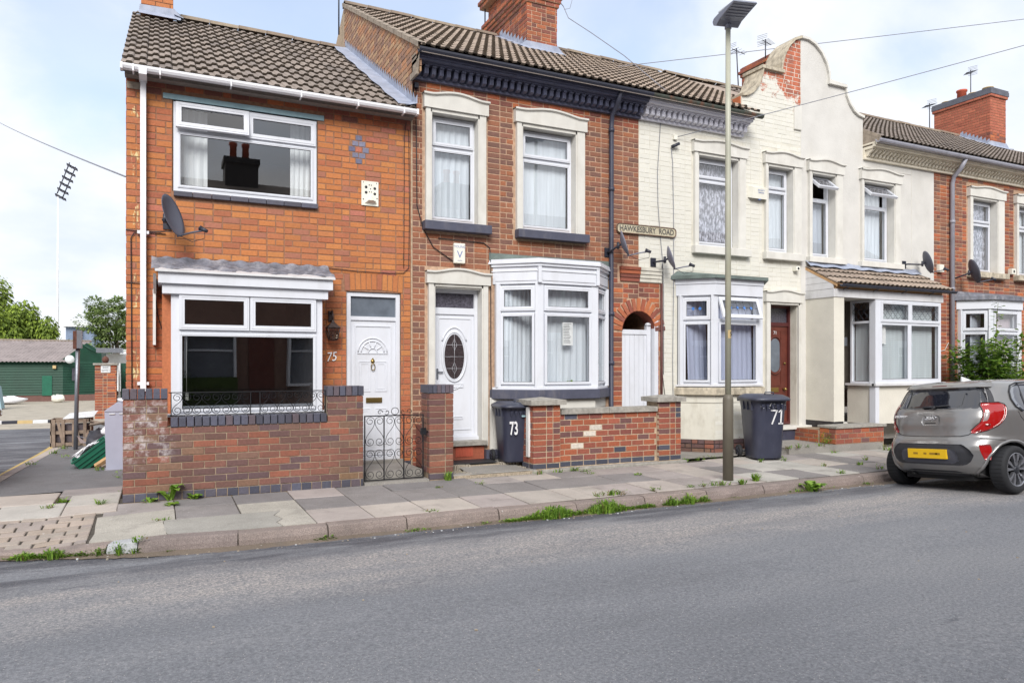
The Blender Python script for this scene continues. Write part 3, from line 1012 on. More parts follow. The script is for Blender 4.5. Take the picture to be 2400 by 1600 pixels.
def sillblock(parent, x0, x1, z0, z1, mat, y0=9.27, y1=9.5, name='sill'):
    mb = MB(); mb.box(x0, x1, y0, y1, z0, z1)
    return mb.build(name, parent, mat, bevel=.008)
def spiral(cx, cz, r0, a0, turns, n=16, dirn=1):
    pts = []
    for k in range(n + 1):
        t = k / n
        a = a0 + dirn * 2 * pi * turns * t
        r = r0 * (1 - .72 * t)
        pts.append((cx + r * math.cos(a), cz + r * math.sin(a)))
    return pts
def gutter(parent, x0, x1, y, z, mat, r=.055, name='gutter'):
    mb = MB()
    prof = [(-r, .0), (-r * .98, -r * .5), (-r * .7, -r), (-r * .2, -r * 1.25), (r * .3, -r * 1.2), (r * .8, -r * .8), (r, 0), (r * .9, 0), (r * .6, -r * .6), (0, -r), (-r * .6, -r * .7), (-r * .88, 0)]
    mb.prism([(y + a, z + b) for a, b in prof], x0, x1, axis='x')
    return mb.build(name, parent, mat)
# ---------------------------------------------------------------- ground, roads, pavement
def sst(a, b, x):
    t = max(0, min(1, (x - a) / (b - a)))
    return t * t * (3 - 2 * t)
def roadz(y):
    return .13 * (1 - ((y - 3.03) / 3.45) ** 2) if -.42 < y < 6.48 else 0.0
def pavz(x, y):
    return .12 + .015 * max(0, min(1.3, (y - 6.6) / 1.9)) - .085 * sst(.15, -1.1, x) * (1 - sst(7.2, 8.6, y))
g = MB()
g.quad((-700, -500, -.06), (700, -500, -.06), (700, 900, -.06), (-700, 900, -.06))
struct('ground', g, 'yard_ground')
g = MB()
ys = [-.45 + k * (7.0) / 24 for k in range(25)]
xs = [-80, -30, -12] + [-8 + k * 2 for k in range(20)] + [40, 70, 120]
g.add([(x, y, roadz(y)) for y in ys for x in xs], [(j * len(xs) + i, j * len(xs) + i + 1, (j + 1) * len(xs) + i + 1, (j + 1) * len(xs) + i) for j in range(24) for i in range(len(xs) - 1)], 0, True)
struct('road', g, 'asphalt')
g = MB()
g.add([(-14, 6.5, -.004), (.9, 6.5, -.004), (-.2, 7.3, -.004), (-1.6, 9, -.004), (-1.7, 21, -.004), (-14, 21, -.004)], [(0, 1, 2, 3, 4, 5)])
struct('side_road', g, 'asphalt')
g = MB()
pl_ = [(-2.02, 9.3), (-1.98, 11.4), (-1.80, 15), (-1.72, 18)]
for (ax, ay), (bx, by) in zip(pl_[:-1], pl_[1:]):
    g.quad((ax - .12, ay, .003), (ax - .03, ay, .003), (bx - .03, by, .003), (bx - .12, by, .003))
struct('yellow_line', g, 'yellow_line')
g = MB()
g.quad((-60, 21, .0), (-1.2, 21, .0), (-1.2, 22.1, .05), (-60, 22.1, .05))
g.quad((-60, 22.3, .07), (3, 22.3, .07), (3, 60, .07), (-60, 60, .07))
g.quad((-60, 22.1, .05), (3, 22.1, .05), (3, 22.3, .07), (-60, 22.3, .07))
struct('yard', g, 'yard_ground')
# the bed under the pavement, dark in its joints
def bed(pts, z0=None, dz=-.012):
    return [(x, y, (pavz(x, y) if z0 is None else z0) + dz) for x, y in pts]
g = MB()
nx, ny = 60, 10
bx0 = lambda i: -1.75 + 21.75 * (i / nx) ** 1.5
KB = [(-1.8, 7.72), (-1.15, 7.19), (-.4, 6.91), (-.17, 6.84), (.594, 6.73), (1.35, 6.70), (3.0, 6.69), (3.9, 6.63), (30, 6.63)]
def ky(x):
    for (a, b), (c, d) in zip(KB[:-1], KB[1:]):
        if x <= c: return b + (d - b) * (x - a) / (c - a)
    return 6.63
g.add([(bx0(i), ky(bx0(i)) + (8.82 - ky(bx0(i))) * j / ny, pavz(bx0(i), ky(bx0(i)) + (8.82 - ky(bx0(i))) * j / ny) - .012) for j in range(ny + 1) for i in range(nx + 1)],
      [(j * (nx + 1) + i, j * (nx + 1) + i + 1, (j + 1) * (nx + 1) + i + 1, (j + 1) * (nx + 1) + i) for j in range(ny) for i in range(nx)])
g.quad((20, 6.63, .108), (120, 6.62, .108), (120, 8.8, .12), (20, 8.8, .12))
pavement = struct('pavement', g, 'joint_dirt')
SLABN = [0]
def slab(parent, x0, x1, y0, y1, mat, name='paving_slab', zf=pavz, gap=.011, dz=0.0, thick=.05, rot=0.0):
    SLABN[0] += 1
    cx_, cy_ = (x0 + x1) / 2, (y0 + y1) / 2
    a, b = (x1 - x0) / 2 - gap / 2, (y1 - y0) / 2 - gap / 2
    c = .005
    tx, ty = R.uniform(-.003, .003), R.uniform(-.003, .003)
    dz = dz + R.uniform(-.0025, .0025)
    def P(u, v, e, z):
        x, y = cx_ + (u * (a - e)) * math.cos(rot) - v * (b - e) * math.sin(rot), cy_ + u * (a - e) * math.sin(rot) + v * (b - e) * math.cos(rot)
        return (x, y, zf(x, y) + dz + tx * u + ty * v + z)
    cs = [(-1, -1), (1, -1), (1, 1), (-1, 1)]
    vs = [P(u, v, c + R.uniform(0, .004), 0) for u, v in cs] + [P(u, v, 0, -.005) for u, v in cs] + [P(u, v, 0, -thick) for u, v in cs]
    fs = [(0, 1, 2, 3)]
    for i in range(4):
        k = (i + 1) % 4
        fs += [(i, i + 4, k + 4, k), (i + 4, i + 8, k + 8, k + 4)]
    mb = MB(); mb.add(vs, [f[::-1] if 0 else f for f in fs])
    org = Vector((cx_, cy_, zf(cx_, cy_)))
    me = mb.mesh(name, mat, org)
    return mobj(name, me, parent, org - origin(parent))
XL = [1.28, 1.82, 2.36, 2.91, 3.44, 4.0, 4.55, 5.06, 5.61]
while XL[-1] < 22: XL.append(XL[-1] + .555)
rows_ = [(6.70, 7.33), (7.33, 7.96), (7.96, 8.56)]
Dk, Lt, Md, Pa = 'slab_dark', 'slab_light', 'slab_mid', 'slab_pale'
pat = {0: [Lt] * 8 + [Md, Lt, Pa, Dk, Pa, Dk, Md, Lt], 1: [Dk, Dk, Dk, Dk, Dk, Dk, Dk, Dk, Md, Lt, Dk, Pa, Pa, Lt, Dk, Md], 2: [Lt, Dk, Dk, Dk, Md, Lt, Dk, Md, Md, Lt, Md, Lt, Pa, Md, Dk, Pa]}
for j, (y0, y1) in enumerate(rows_):
    off = 0 if j != 0 else 0
    for i in range(len(XL) - 1):
        x0, x1 = XL[i], XL[i + 1]
        if j == 0 and i in (5, 6):                     # two half slabs in the kerb row
            xm = (x0 + x1) / 2
            if i == 5:
                slab(pavement, x0, xm, y0, y1, Lt); slab(pavement, xm, x1, y0, y1, Lt); continue
        m = pat[j][i] if i < len(pat[j]) else R.choice([Dk, Lt, Md, Pa, Md])
        yy = y1
        if j == 2 and 3.25 < x0 < 6.8: yy = 8.41
        slab(pavement, x0, x1, y0, yy, m)
# slabs and old concrete by the corner
slab(pavement, .13, .70, 7.42, 8.0, Dk); slab(pavement, .70, 1.28, 7.90, 8.44, Dk)
slab(pavement, .13, .70, 8.0, 8.44, Dk)
slab(pavement, -.50, .13, 7.92, 8.44, Md)
def crackslab(pts, mat, name='concrete_patch'):
    mb = MB(); vs = [(x, y, pavz(x, y)) for x, y in pts]
    n = len(vs)
    mb.add(vs + [(x, y, z - .03) for x, y, z in vs], [tuple(range(n))] + [(i, i + n, (i + 1) % n + n, (i + 1) % n) for i in range(n)])
    org = Vector(vs[0])
    return mobj(name, mb.mesh(name, mat, org), pavement, org)
crackslab([(-.53, 6.97), (-.40, 6.92), (-.2, 6.86), (.05, 6.815), (.02, 7.38), (.125, 7.42), (.125, 7.915), (-.535, 7.915), (-.53, 7.6), (-.515, 7.3), (-.535, 7.0)], 'patch_concrete')
crackslab([(.06, 6.815), (.594, 6.735), (.98, 6.725), (.95, 6.9), (1.02, 7.02), (.97, 7.22), (1.06, 7.41), (.03, 7.41), (.03, 7.0)], 'patch_concrete_grey')
crackslab([(.99, 6.725), (1.275, 6.715), (1.27, 7.9), (.705, 7.895), (.705, 7.42), (1.068, 7.42), (.98, 7.22), (1.03, 7.02), (.96, 6.9)], 'patch_concrete')
# clay-coloured block pavers at the dropped kerb
for j in range(9):
    for i in range(-1, 6):
        x1 = -.55 - i * .205 + (.1 if j % 2 else 0)
        x0 = x1 - .205
        x1c = min(x1, -.55)
        if x1c - x0 < .04: continue
        y0 = 6.98 + j * .145 - .12
        if y0 < 6.95 + max(0, (-.55 - x1c)) * .36 + max(0, -x0 - 1.2) * .6: continue
        slab(pavement, x0, x1c, y0, y0 + .148, 'paver_mat', name='block_paver', gap=.017)
for k, (x0, x1, y0, y1, m) in enumerate([(-1.42, -.86, 8.1, 8.72, Pa), (-.86, -.38, 8.1, 8.5, Lt), (-.86, -.38, 8.5, 9.15, Pa), (-1.75, -.98, 8.74, 9.4, Lt), (-.98, -.38, 9.17, 9.6, Md), (-1.95, -1.44, 8.1, 8.72, Md)]):
    slab(pavement, x0, x1, y0, y1, m, dz=.002)
# kerb
KP = [(-3.2, 10.4), (-2.2, 9.3), (-2.05, 8.4), (-1.75, 7.5), (-1.15, 7.02), (-.40, 6.74), (-.17, 6.67), (.594, 6.56), (1.348, 6.54), (2.075, 6.53), (3.02, 6.53)]
x = 3.88
while x < 24:
    KP.append((x, 6.47)); x += .86
g = MB(); g.quad((24, 6.5, 0), (120, 6.5, 0), (120, 6.5, .12), (24, 6.5, .12)); g.quad((24, 6.5, .12), (120, 6.5, .12), (120, 6.68, .12), (24, 6.68, .12))
for i in range(2, len(KP) - 1):
    (ax, ay), (bx, by) = KP[i], KP[i + 1]
    g.add([(ax, ay + .03, .0), (bx, by + .03, .0), (bx, by + .15, .0), (ax, ay + .15, .0), (ax, ay + .03, min(pavz(ax, ay), pavz(bx, by)) - .035), (bx, by + .03, min(pavz(ax, ay), pavz(bx, by)) - .035), (bx, by + .15, min(pavz(ax, ay), pavz(bx, by)) - .035), (ax, ay + .15, min(pavz(ax, ay), pavz(bx, by)) - .035)], [(0, 1, 5, 4), (4, 5, 6, 7), (2, 3, 7, 6)])
kerb = struct('kerb', g, 'joint_dirt')
for i in range(2, len(KP) - 1):
    (ax, ay), (bx, by) = KP[i], KP[i + 1]
    d = Vector((bx - ax, by - ay, 0)); L_ = d.length; d.normalize(); nn = Vector((-d.y, d.x, 0))
    n = 5
    vs, fs = [], []
    jz = R.uniform(-.004, .004)
    for k in range(n + 1):
        t = .006 + (L_ - .012) * k / n
        p = Vector((ax, ay, 0)) + d * t
        hz_ = pavz(p.x, p.y + .1) + jz
        j = lambda s_=.003: R.uniform(-s_, s_)
        prof = [(.0 + j(.005), -.02), (.012 + j(.006), hz_ * .5), (.030 + j(.004), hz_ - .016 + j()), (.046 + j(.003), hz_ - .003), (.165, hz_ + j(.001)), (.17, hz_ - .03)]
        vs += [p + nn * a + Vector((0, 0, b)) for a, b in prof]
    m_ = 6
    for k in range(n):
        fs += [(k * m_ + q, (k + 1) * m_ + q, (k + 1) * m_ + q + 1, k * m_ + q + 1) for q in range(m_ - 1)]
    fs += [tuple(range(m_)), tuple(range(n * m_ + m_ - 1, n * m_ - 1, -1))]
    mb = MB(); mb.add(vs, fs)
    org = Vector((ax, ay, 0))
    mobj('kerb_stone', mb.mesh('kerb_stone', 'granite_white' if i == 5 else 'granite_kerb', org), kerb, org)
# the silt that gathers under the kerb
g = MB(); vs = []; rs = random.Random(8); nn_ = 260
def kxy(x):
    for (ax, ay), (bx, by) in zip(KP[2:-1], KP[3:]):
        if ax <= x <= bx: return ay + (by - ay) * (x - ax) / (bx - ax)
    return KP[-1][1]
for k in range(nn_ + 1):
    x = -1.7 + 15.5 * k / nn_; y = kxy(x)
    wd = .05 + .05 * (1 + math.sin(x * 2.3)) * .5 + rs.uniform(0, .035)
    vs += [(x, y + .02, .022), (x, y - wd * .35, roadz(y - wd * .35) + .010), (x, y - wd, roadz(y - wd) + .0025)]
g.add(vs, [(k * 3 + j, k * 3 + j + 1, k * 3 + j + 4, k * 3 + j + 3) for k in range(nn_) for j in (0, 1)], 0, True)
struct('gutter_silt', g, 'gutter_dirt')
# side kerb along the side road, paler
sk = [(-1.88, 9.6), (-1.80, 11.4), (-1.70, 13.2), (-1.60, 15), (-1.52, 17.5), (-1.45, 20.5)]
for (ax, ay), (bx, by) in zip(sk[:-1], sk[1:]):
    mb = MB()
    mb.add([(ax - .08, ay + .01, -.02), (bx - .08, by - .01, -.02), (bx - .07, by - .01, .115), (ax - .07, ay + .01, .115), (bx + .07, by - .01, .122), (ax + .07, ay + .01, .122)], [(0, 1, 2, 3), (3, 2, 4, 5), (0, 3, 5), (1, 4, 2)])
    org = Vector((ax, ay, 0))
    mobj('kerb_stone', mb.mesh('kerb_stone', 'slab_light', org), kerb, org)
g = MB()
g.add([(-1.80, 9.42, .132), (-.36, 9.62, .135), (-.36, 22, .12), (-1.40, 20.5, .12), (-1.46, 17.5, .12), (-1.53, 15, .12), (-1.63, 13.2, .12), (-1.72, 11.4, .122)], [(0, 1, 2, 3, 4, 5, 6, 7)])
struct('side_path', g, 'path_asphalt')
# forecourts
g = MB()
g.box(3.29, 4.42, 8.46, 8.95, .0, .165); g.box(3.3, 6.8, 8.95, 9.39, .0, .215)
g.add([(3.52, 8.47, .17), (4.36, 8.47, .17), (4.30, 9.32, .232), (3.55, 9.32, .232)], [(0, 1, 2, 3)], 1)
g.add([(3.29, 8.44, .1), (4.46, 8.44, .1), (4.46, 8.5, .178), (3.29, 8.5, .178), (3.29, 8.62, .18), (4.46, 8.62, .18)], [(0, 1, 2, 3), (3, 2, 5, 4)], 1)
struct('forecourt', g, ['gravel_mat', 'path_concrete'])
g = MB()
g.box(-.1, 2.93, 8.6, 9.39, .0, .26); g.box(2.16, 2.95, 8.42, 8.62, .05, .165)
struct('front_path', g, 'path_concrete')
g = MB()
g.box(6.9, 8.95, 8.57, 9.38, .0, .16)
g.box(6.9, 10.2, 8.57, 8.62, .0, .172)
g.add([(8.95, 8.45, .0), (11.0, 8.35, .0), (11.0, 9.38, .0), (8.95, 9.38, .0), (8.95, 8.45, .235), (11.0, 8.35, .235), (11.0, 9.38, .25), (8.95, 9.38, .25)], [(0, 1, 5, 4), (4, 5, 6, 7), (0, 4, 7, 3), (1, 2, 6, 5)])
g.box(8.2, 8.95, 8.5, 9.38, .0, .19)
struct('concrete_apron', g, 'path_concrete')
g = MB()
g.box(13.2, 30, 8.57, 9.38, .0, .16)
struct('front_garden', g, 'joint_dirt')
# ---------------------------------------------------------------- the orange brick end house
FY = 9.4
house = thing('brick_house', 'low end terrace house of orange brick with white gutter and large square windows', 'house', (1.35, FY, .15), 'terraced houses along the pavement')
h75 = [(.13, 1.80, 3.585, 4.655), (.09, 1.795, .93, 2.60), (2.17, 2.895, .28, 2.505)]
mb = MB()
pf = Plane((0, FY, 0), 0)
wall_back(pf, -.345, 3.045, .15, 4.86, h75, mb)
mb.box(-.345, -.12, FY + .22, 17.2, .15, 4.86)
mb.add([(-.345, FY + .22, 4.86), (-.345, 17.2, 4.86), (-.345, 13.3, 7.2), (-.12, FY + .22, 4.86), (-.12, 17.2, 4.86), (-.12, 13.3, 7.2)], [(0, 1, 2), (3, 5, 4), (0, 2, 5, 3), (1, 4, 5, 2)])
mb.box(-.345, 3.045, 17.0, 17.2, .15, 4.86)
wall = mb.build('wall', house, 'mortar_orange')
def archcut(zc):     # over the door: the soldier arch
    return (2.13, 2.935) if 2.49 < zc < 2.735 else None
def diam(u, z, r):
    k = round((4.385 - z) / .0755)
    w_ = {0: (2.21, 2.46), 1: (2.255, 2.415), -1: (2.255, 2.415), 2: (2.30, 2.36), -2: (2.30, 2.36)}.get(k)
    return None
DZ = [4.536, 4.461, 4.385, 4.310, 4.234]
dh = [(2.285, 2.375), (2.24, 2.42), (2.195, 2.465), (2.24, 2.42), (2.285, 2.375)]
def dhole(k):
    return lambda zc: dh[k] if abs(zc - DZ[k]) < .0377 else None
sillh = (.12, 1.81, 3.50, 3.60)
linth = (.02, 1.885, 4.63, 4.735)
zz0, zz1 = .1595, 4.840
n_ = int(round((zz1 - zz0) / .0755)); ch_ = (zz1 - zz0) / n_
# snap the blue diamond to the courses
base_i = int((4.536 - zz0) / ch_)
DZ = [zz0 + (base_i - k + .5) * ch_ for k in range(5)]
def spec75(u, z, r):
    if z > 4.72: return 'brick_soot'
    if r.random() < (.035 if z > 2.6 else .015): return 'brick_rosy'
    if r.random() < (.75 - .72 * max(0, min(1, (z - 1.0) / 1.7)) + (.3 if u < .05 else 0)): return 'brick_orange_low'
    return None
brickmat('brick_orange_low', [(176, 104, 70), (172, 101, 70), (180, 108, 71), (166, 98, 72)], .16, var=.6, extra=drips)
lay_bricks(wall, pf, -.35, 3.035, zz0, zz1, 'brick_orange', h75 + [sillh, linth, archcut] + [dhole(k) for k in range(5)], S=.205, bond='mixed', seed=11, matf=spec75)
for k in range(5):
    a, b = dh[k]
    n = {0: 1, 1: 2, 2: 3, 3: 2, 4: 1}[k]
    for i in range(n):
        x0, x1 = a + (b - a) * i / n, a + (b - a) * (i + 1) / n
        m = 'brick_rosy' if (k == 2 and i == 1) else 'brick_diamond'
        o = mobj('brick', brick_mesh(x1 - x0 - .009, ch_ - .009, .05, i, m), wall, Vector(((x0 + x1) / 2, FY - .001, DZ[k])) - origin(wall))
        if m == 'brick_diamond': o['label'] = 'blue header brick of a diamond'
# soldier course over the door
for k in range(11):
    x0 = 2.14 + k * .0715
    t = (k - 5) / 5.5
    zb = 2.505 + .028 * (1 - t * t)
    me = brick_mesh(.215, .0635, .05, k % 3, 'brick_orange')
    mobj('brick', me, wall, Vector((x0 + .036, FY - .002, zb + .108)) - origin(wall), (0, pi / 2 + t * .05, 0))
lay_bricks(wall, Plane((-.352, 17.0, 0), -pi / 2), 0, 7.59, .16, 4.84, 'brick_orange_low', S=.205, bond='mixed', seed=12, limit=0, rest='flank_brickwork')
def tri(zc):
    f = (zc - 4.86) / 2.34
    return (-.2 + 3.9 * f, 7.6 - 3.9 * f)
lay_bricks(wall, Plane((-.352, 17.0, 0), -pi / 2), -.2, 7.6, 4.84, 7.1, 'brick_orange_low', S=.205, bond='mixed', seed=13, limit=0, rest='gable_brickwork', extent=tri)
# party-wall line of pale pointing between the two fronts
mb = MB(); mb.box(3.036, 3.052, FY - .006, FY + .02, .2, 4.84)
mb.build('straight_joint', wall, 'mortar_tan')
# blue-brick sill and pale blue lintel
for k in range(8):
    x0 = .14 + k * 1.66 / 8
    mb = MB(); mb.box(x0 + .003, x0 + 1.66 / 8 - .003, FY - .045, FY + .06, 3.525, 3.583)
    mb.build('sill_brick', house, 'brick_blue', bevel=.004)
mb = MB(); mb.box(.03, 1.88, FY - .012, FY + .04, 4.655, 4.718)
mb.build('lintel', house, 'blue_lintel', bevel=.003)
# upstairs window
mb = MB()
Y0 = FY + .03
mb.ring(.14, 1.79, 3.59, 4.64, .05, Y0 - .02, Y0 + .05); mb.box(.19, 1.74, Y0 - .018, Y0 + .05, 4.285, 4.33); mb.box(.945, .985, Y0 - .018, Y0 + .05, 4.33, 4.59)
win = mb.build('window', house, 'upvc')
sash(win, .185, 1.745, 3.635, 4.29, Y0, .03, .03)
sash(win, .165, .972, 4.315, 4.625, Y0 - .015, .06, .045, tilt=.17)
sash(win, .965, 1.775, 4.315, 4.62, Y0, .06, .045)
room(house, .1, 1.9, 3.5, 4.75, 9.66, 12.2)
# the square bay with its board fascia and torn lead roof
bay = MB()
bay.ring(.11, 1.78, 1.0, 2.39, .085, 9.0, 9.07); bay.box(.195, 1.695, 9.0, 9.06, 1.905, 1.955); bay.box(.925, .955, 9.0, 9.06, 1.955, 2.305)
bay.box(.11, .165, 9.07, FY, 1.0, 2.39); bay.box(1.725, 1.78, 9.07, FY, 1.0, 2.39)
bay.box(.05, 1.82, 8.94, 9.1, .972, 1.0)
win = bay.build('bay_window', house, 'upvc')
sash(win, .19, 1.70, 1.02, 1.91, 9.0, .032, .02, 'glass_dark')
sash(win, .19, .935, 1.95, 2.345, 9.0, .058, .035, 'glass_dark')
sash(win, .945, 1.70, 1.95, 2.345, 9.0, .058, .035, 'glass_dark')
mb = MB()
mb.box(-.02, 1.89, 8.90, FY, 2.455, 2.585); mb.box(.02, 1.84, 8.945, FY, 2.345, 2.455)
mb.build('fascia_board', house, 'upvc', bevel=.003)
mb = MB()
mb.add([(-.05, 8.86, 2.60), (1.91, 8.86, 2.60), (1.93, FY, 2.72), (-.07, FY, 2.72), (-.05, 8.86, 2.577), (1.91, 8.86, 2.577), (1.93, FY, 2.69), (-.07, FY, 2.69)], [(0, 1, 2, 3), (0, 4, 5, 1), (1, 5, 6, 2), (0, 3, 7, 4), (4, 7, 6, 5)])
mb.build('bay_roof', house, 'upvc_old')
mb = MB()
def leadP(u, v):
    x = -.09 + 2.02 * u
    w_ = .022 * math.sin(u * 21) + .016 * math.sin(u * 47 + 2) + .01 * math.sin(u * 90)
    y = FY - .012 - (1 - v) * (.42 + w_ * 1.6)
    return (x, y, 2.60 + .145 * v + (.028 + w_ * .35) * math.sin(pi * min(1, v * 1.3)) * .6 + .012 * math.sin(u * 63 + v * 9) + (.05 if v > .99 else 0) + .012)
mb.grid(leadP, 60, 5)
mb.build('lead_flashing', house, 'lead_old')
mb = MB()
mb.box(.02, .11, 9.12, FY, .3, 2.36); mb.box(1.77, 1.80, 9.06, FY, .3, 2.36); mb.box(.06, 1.82, 9.08, FY, .2, .972)
mb.build('bay_side', house, 'brick_orange_low')
mb = MB()       # flaking white bracket at the left of the bay
mb.box(-.075, -.045, 9.28, FY - .005, 1.78, 2.42); mb.add([(-.07, 8.95, 2.56), (-.04, 8.95, 2.56), (-.04, FY, 2.56), (-.07, FY, 2.56), (-.07, FY, 2.30), (-.04, FY, 2.30)], [(0, 1, 2, 3), (0, 3, 4), (1, 5, 2), (0, 4, 5, 1)])
mb.build('bracket', house, 'white_paint')
room(house, .18, 1.72, .9, 2.45, 9.1, 11.4, 'room_dark')
mb = MB()       # blind cord and head inside the pane
mb.tube([(.27, 9.05, 1.9), (.27, 9.05, 1.22)], .004, 5); mb.box(.258, .29, 9.04, 9.06, 1.15, 1.24)
mb.build('blind_cord', house, 'plastic_white')
# front door, moulded panels
DY = FY + .05
mb = MB(); mb.ring(2.175, 2.89, .29, 2.50, .055, DY - .02, DY + .05); mb.box(2.23, 2.835, DY - .016, DY + .05, 2.135, 2.185)
door = mb.build('door_frame', house, 'upvc')
mb = MB(); mb.box(2.23, 2.835, DY + .004, DY + .04, .34, 2.135)
mb.ring(2.285, 2.78, .42, 2.07, .016, DY - .006, DY + .004)
def emboss(mb, x0, x1, z0, z1, y):
    mb.ring(x0, x1, z0, z1, .012, y - .007, y); mb.ring(x0 + .028, x1 - .028, z0 + .03, z1 - .03, .010, y - .005, y)
for a, b in ((2.335, 2.50), (2.555, 2.72)):
    emboss(mb, a, b, 1.20, 1.60, DY + .004); emboss(mb, a, b, .50, .98, DY + .004)
arc = lambda r, n=14: [(2.525 + r * math.cos(pi * k / n), 1.71 + r * math.sin(pi * k / n)) for k in range(n + 1)]
for r_ in (.195, .155, .06):
    mb.tube([(x, DY, z) for x, z in arc(r_)], .009, 6)
for k in range(1, 5):
    a = pi * k / 5
    mb.tube([(2.525 + .06 * math.cos(a), DY, 1.71 + .06 * math.sin(a)), (2.525 + .15 * math.cos(a), DY, 1.71 + .15 * math.sin(a))], .008, 5)
mb.box(2.32, 2.73, DY - .006, DY + .004, 1.695, 1.712)
leaf = mb.build('door', house, 'upvc')
g = MB(); g.quad((2.23, DY + .015, 2.185), (2.835, DY + .015, 2.185), (2.835, DY + .015, 2.445), (2.23, DY + .015, 2.445))
g.build('fanlight', house, 'frosted')
m = MB(); m.box(2.435, 2.65, DY - .014, DY + .004, 1.055, 1.12)
m.build('letterbox', leaf, 'brass', bevel=.003); m = MB(); m.box(2.455, 2.63, DY - .018, DY - .012, 1.07, 1.105); m.build('letterbox_flap', leaf, 'brass')
m = MB(); m.lathe([(.0, -.012), (.022, -.01), (.028, 0), (.018, .01), (0, .014)], (2.525, DY - .004, 1.60), 12, M=Matrix.Rotation(pi / 2, 4, 'X')); m.tube([(2.525 + .026 * math.sin(t), DY - .02, 1.575 - .05 + .045 * math.cos(t)) for t in [2 * pi * k / 14 for k in range(14)]], .006, 5, close=True); m.lathe([(0, .02), (.01, .012), (.012, 0), (0, -.006)], (2.525, DY - .01, 1.625), 8)
m.build('knocker', leaf, 'brass')
mb = MB(); mb.box(2.15, 2.92, FY - .06, FY + .1, .15, .30)
mb.build('doorstep', house, 'path_concrete', bevel=.006)
for k in range(3):
    mb = MB(); mb.box(2.93 + k * .035, 2.962 + k * .035, FY - .012, FY, .19, .27); mb.build('plinth_brick', house, 'brick_blue')
# roof
ey, ez, ry, rz = 9.17, 4.885, 13.3, 7.27
mb = MB()
mb.add([(-.40, ey, ez - .02), (3.06, ey, ez - .02), (3.06, ry, rz - .02), (-.40, ry, rz - .02), (-.40, 17.4, ez - .02), (3.06, 17.4, ez - .02), (-.40, ey, ez - .07), (3.06, ey, ez - .07), (-.40, ry, rz - .07)], [(0, 1, 2, 3), (3, 2, 5, 4), (0, 6, 7, 1), (0, 3, 8, 6)])
mb.box(-.36, 3.04, ey + .10, FY, 4.825, 4.86)
roof = mb.build('roof', house, 'tile_dark')
lay_tiles(roof, -.40, 3.03, ey, ez, ry, rz, 12, 'tile_grey', tw=.262)
ridge_tiles(roof, .30, 3.03, ry, rz + .0)
gutter(house, -.385, 3.03, 9.14, 4.885, 'gutter_white', .05)
mb = MB()
for x_ in (-.385, 3.03): mb.box(x_ - .012, x_ + .012, 9.085, 9.195, 4.82, 4.89)
for x_ in (-.27, .0, .75, 1.55, 2.25, 2.85):
    mb.box(x_ - .008, x_ + .008, 9.086, 9.21, 4.808, 4.888)
mb.build('gutter_bracket', house, 'gutter_white')
mb = MB(); mb.box(-.205, -.145, 9.315, 9.375, 1.25, 4.80)
mb.box(-.215, -.135, 9.09, 9.38, 4.79, 4.875)
for z_ in (3.05, 1.32): mb.box(-.235, -.115, 9.33, FY, z_, z_ + .035)
mb.build('downpipe', house, 'gutter_white')
mb = MB(); mb.box(-.345, -.17, FY - .01, FY + .1, 4.71, 4.79); mb.build('eaves_gap', house, 'mortar_verge')
# lead soakers up against the taller house
mb = MB()
n = 34
for k in range(n):
    t0, t1 = k / n, (k + 1) / n
    P = lambda t, x, dz: (x, 9.2 + (13.3 - 9.2) * t, 4.92 + (7.27 - 4.885) * t + dz)
    mb.add([P(t0, 2.80 + .015 * math.sin(k), .045), P(t0, 3.045, .06), P(t1, 3.045, .06), P(t1, 2.80 + .015 * math.sin(k + 1), .045)], [(0, 1, 2, 3)], 0, False)
    mb.add([P(t0, 3.038, .05), P(t1, 3.038, .05), P(t1, 3.036, .20), P(t0 + (t1 - t0) * .85, 3.036, .20), P(t0, 3.036, .125)], [(0, 1, 2, 3, 4)], 0, False)
mb.add([(2.86, 9.16, 4.93), (3.04, 9.14, 4.98), (3.06, 9.2, 5.12), (3.03, 9.3, 5.05), (2.9, 9.3, 4.99)], [(0, 1, 2, 3, 4)])
mb.build('lead_flashing', house, 'lead')
# left chimney
ch = MB(); wall_back(Plane((0, 12.9, 0), 0), -.27, .19, 6.9, 9.0, [], ch, .006, .8)
ch.box(-.27, .19, 12.906, 13.7, 6.9, 8.99)
cho = ch.build('chimney', house, 'mortar_orange')
lay_bricks(cho, Plane((-.275, 12.9, 0), 0), 0, .47, 7.1, 9.0, 'brick_orange', S=.21, seed=4, limit=60)
mb = MB(); mb.add([(-.30, 12.72, 7.03), (.30, 12.72, 7.03), (.30, 12.89, 7.15), (-.30, 12.89, 7.15), (-.29, 12.888, 7.24), (.21, 12.888, 7.26)], [(0, 1, 2, 3), (3, 2, 5, 4)])
mb.add([(.2, 12.85, 7.16), (.34, 12.8, 7.10), (.34, 13.3, 7.34), (.2, 13.3, 7.44)], [(0, 1, 2, 3)])
mb.build('lead_flashing', house, 'lead')

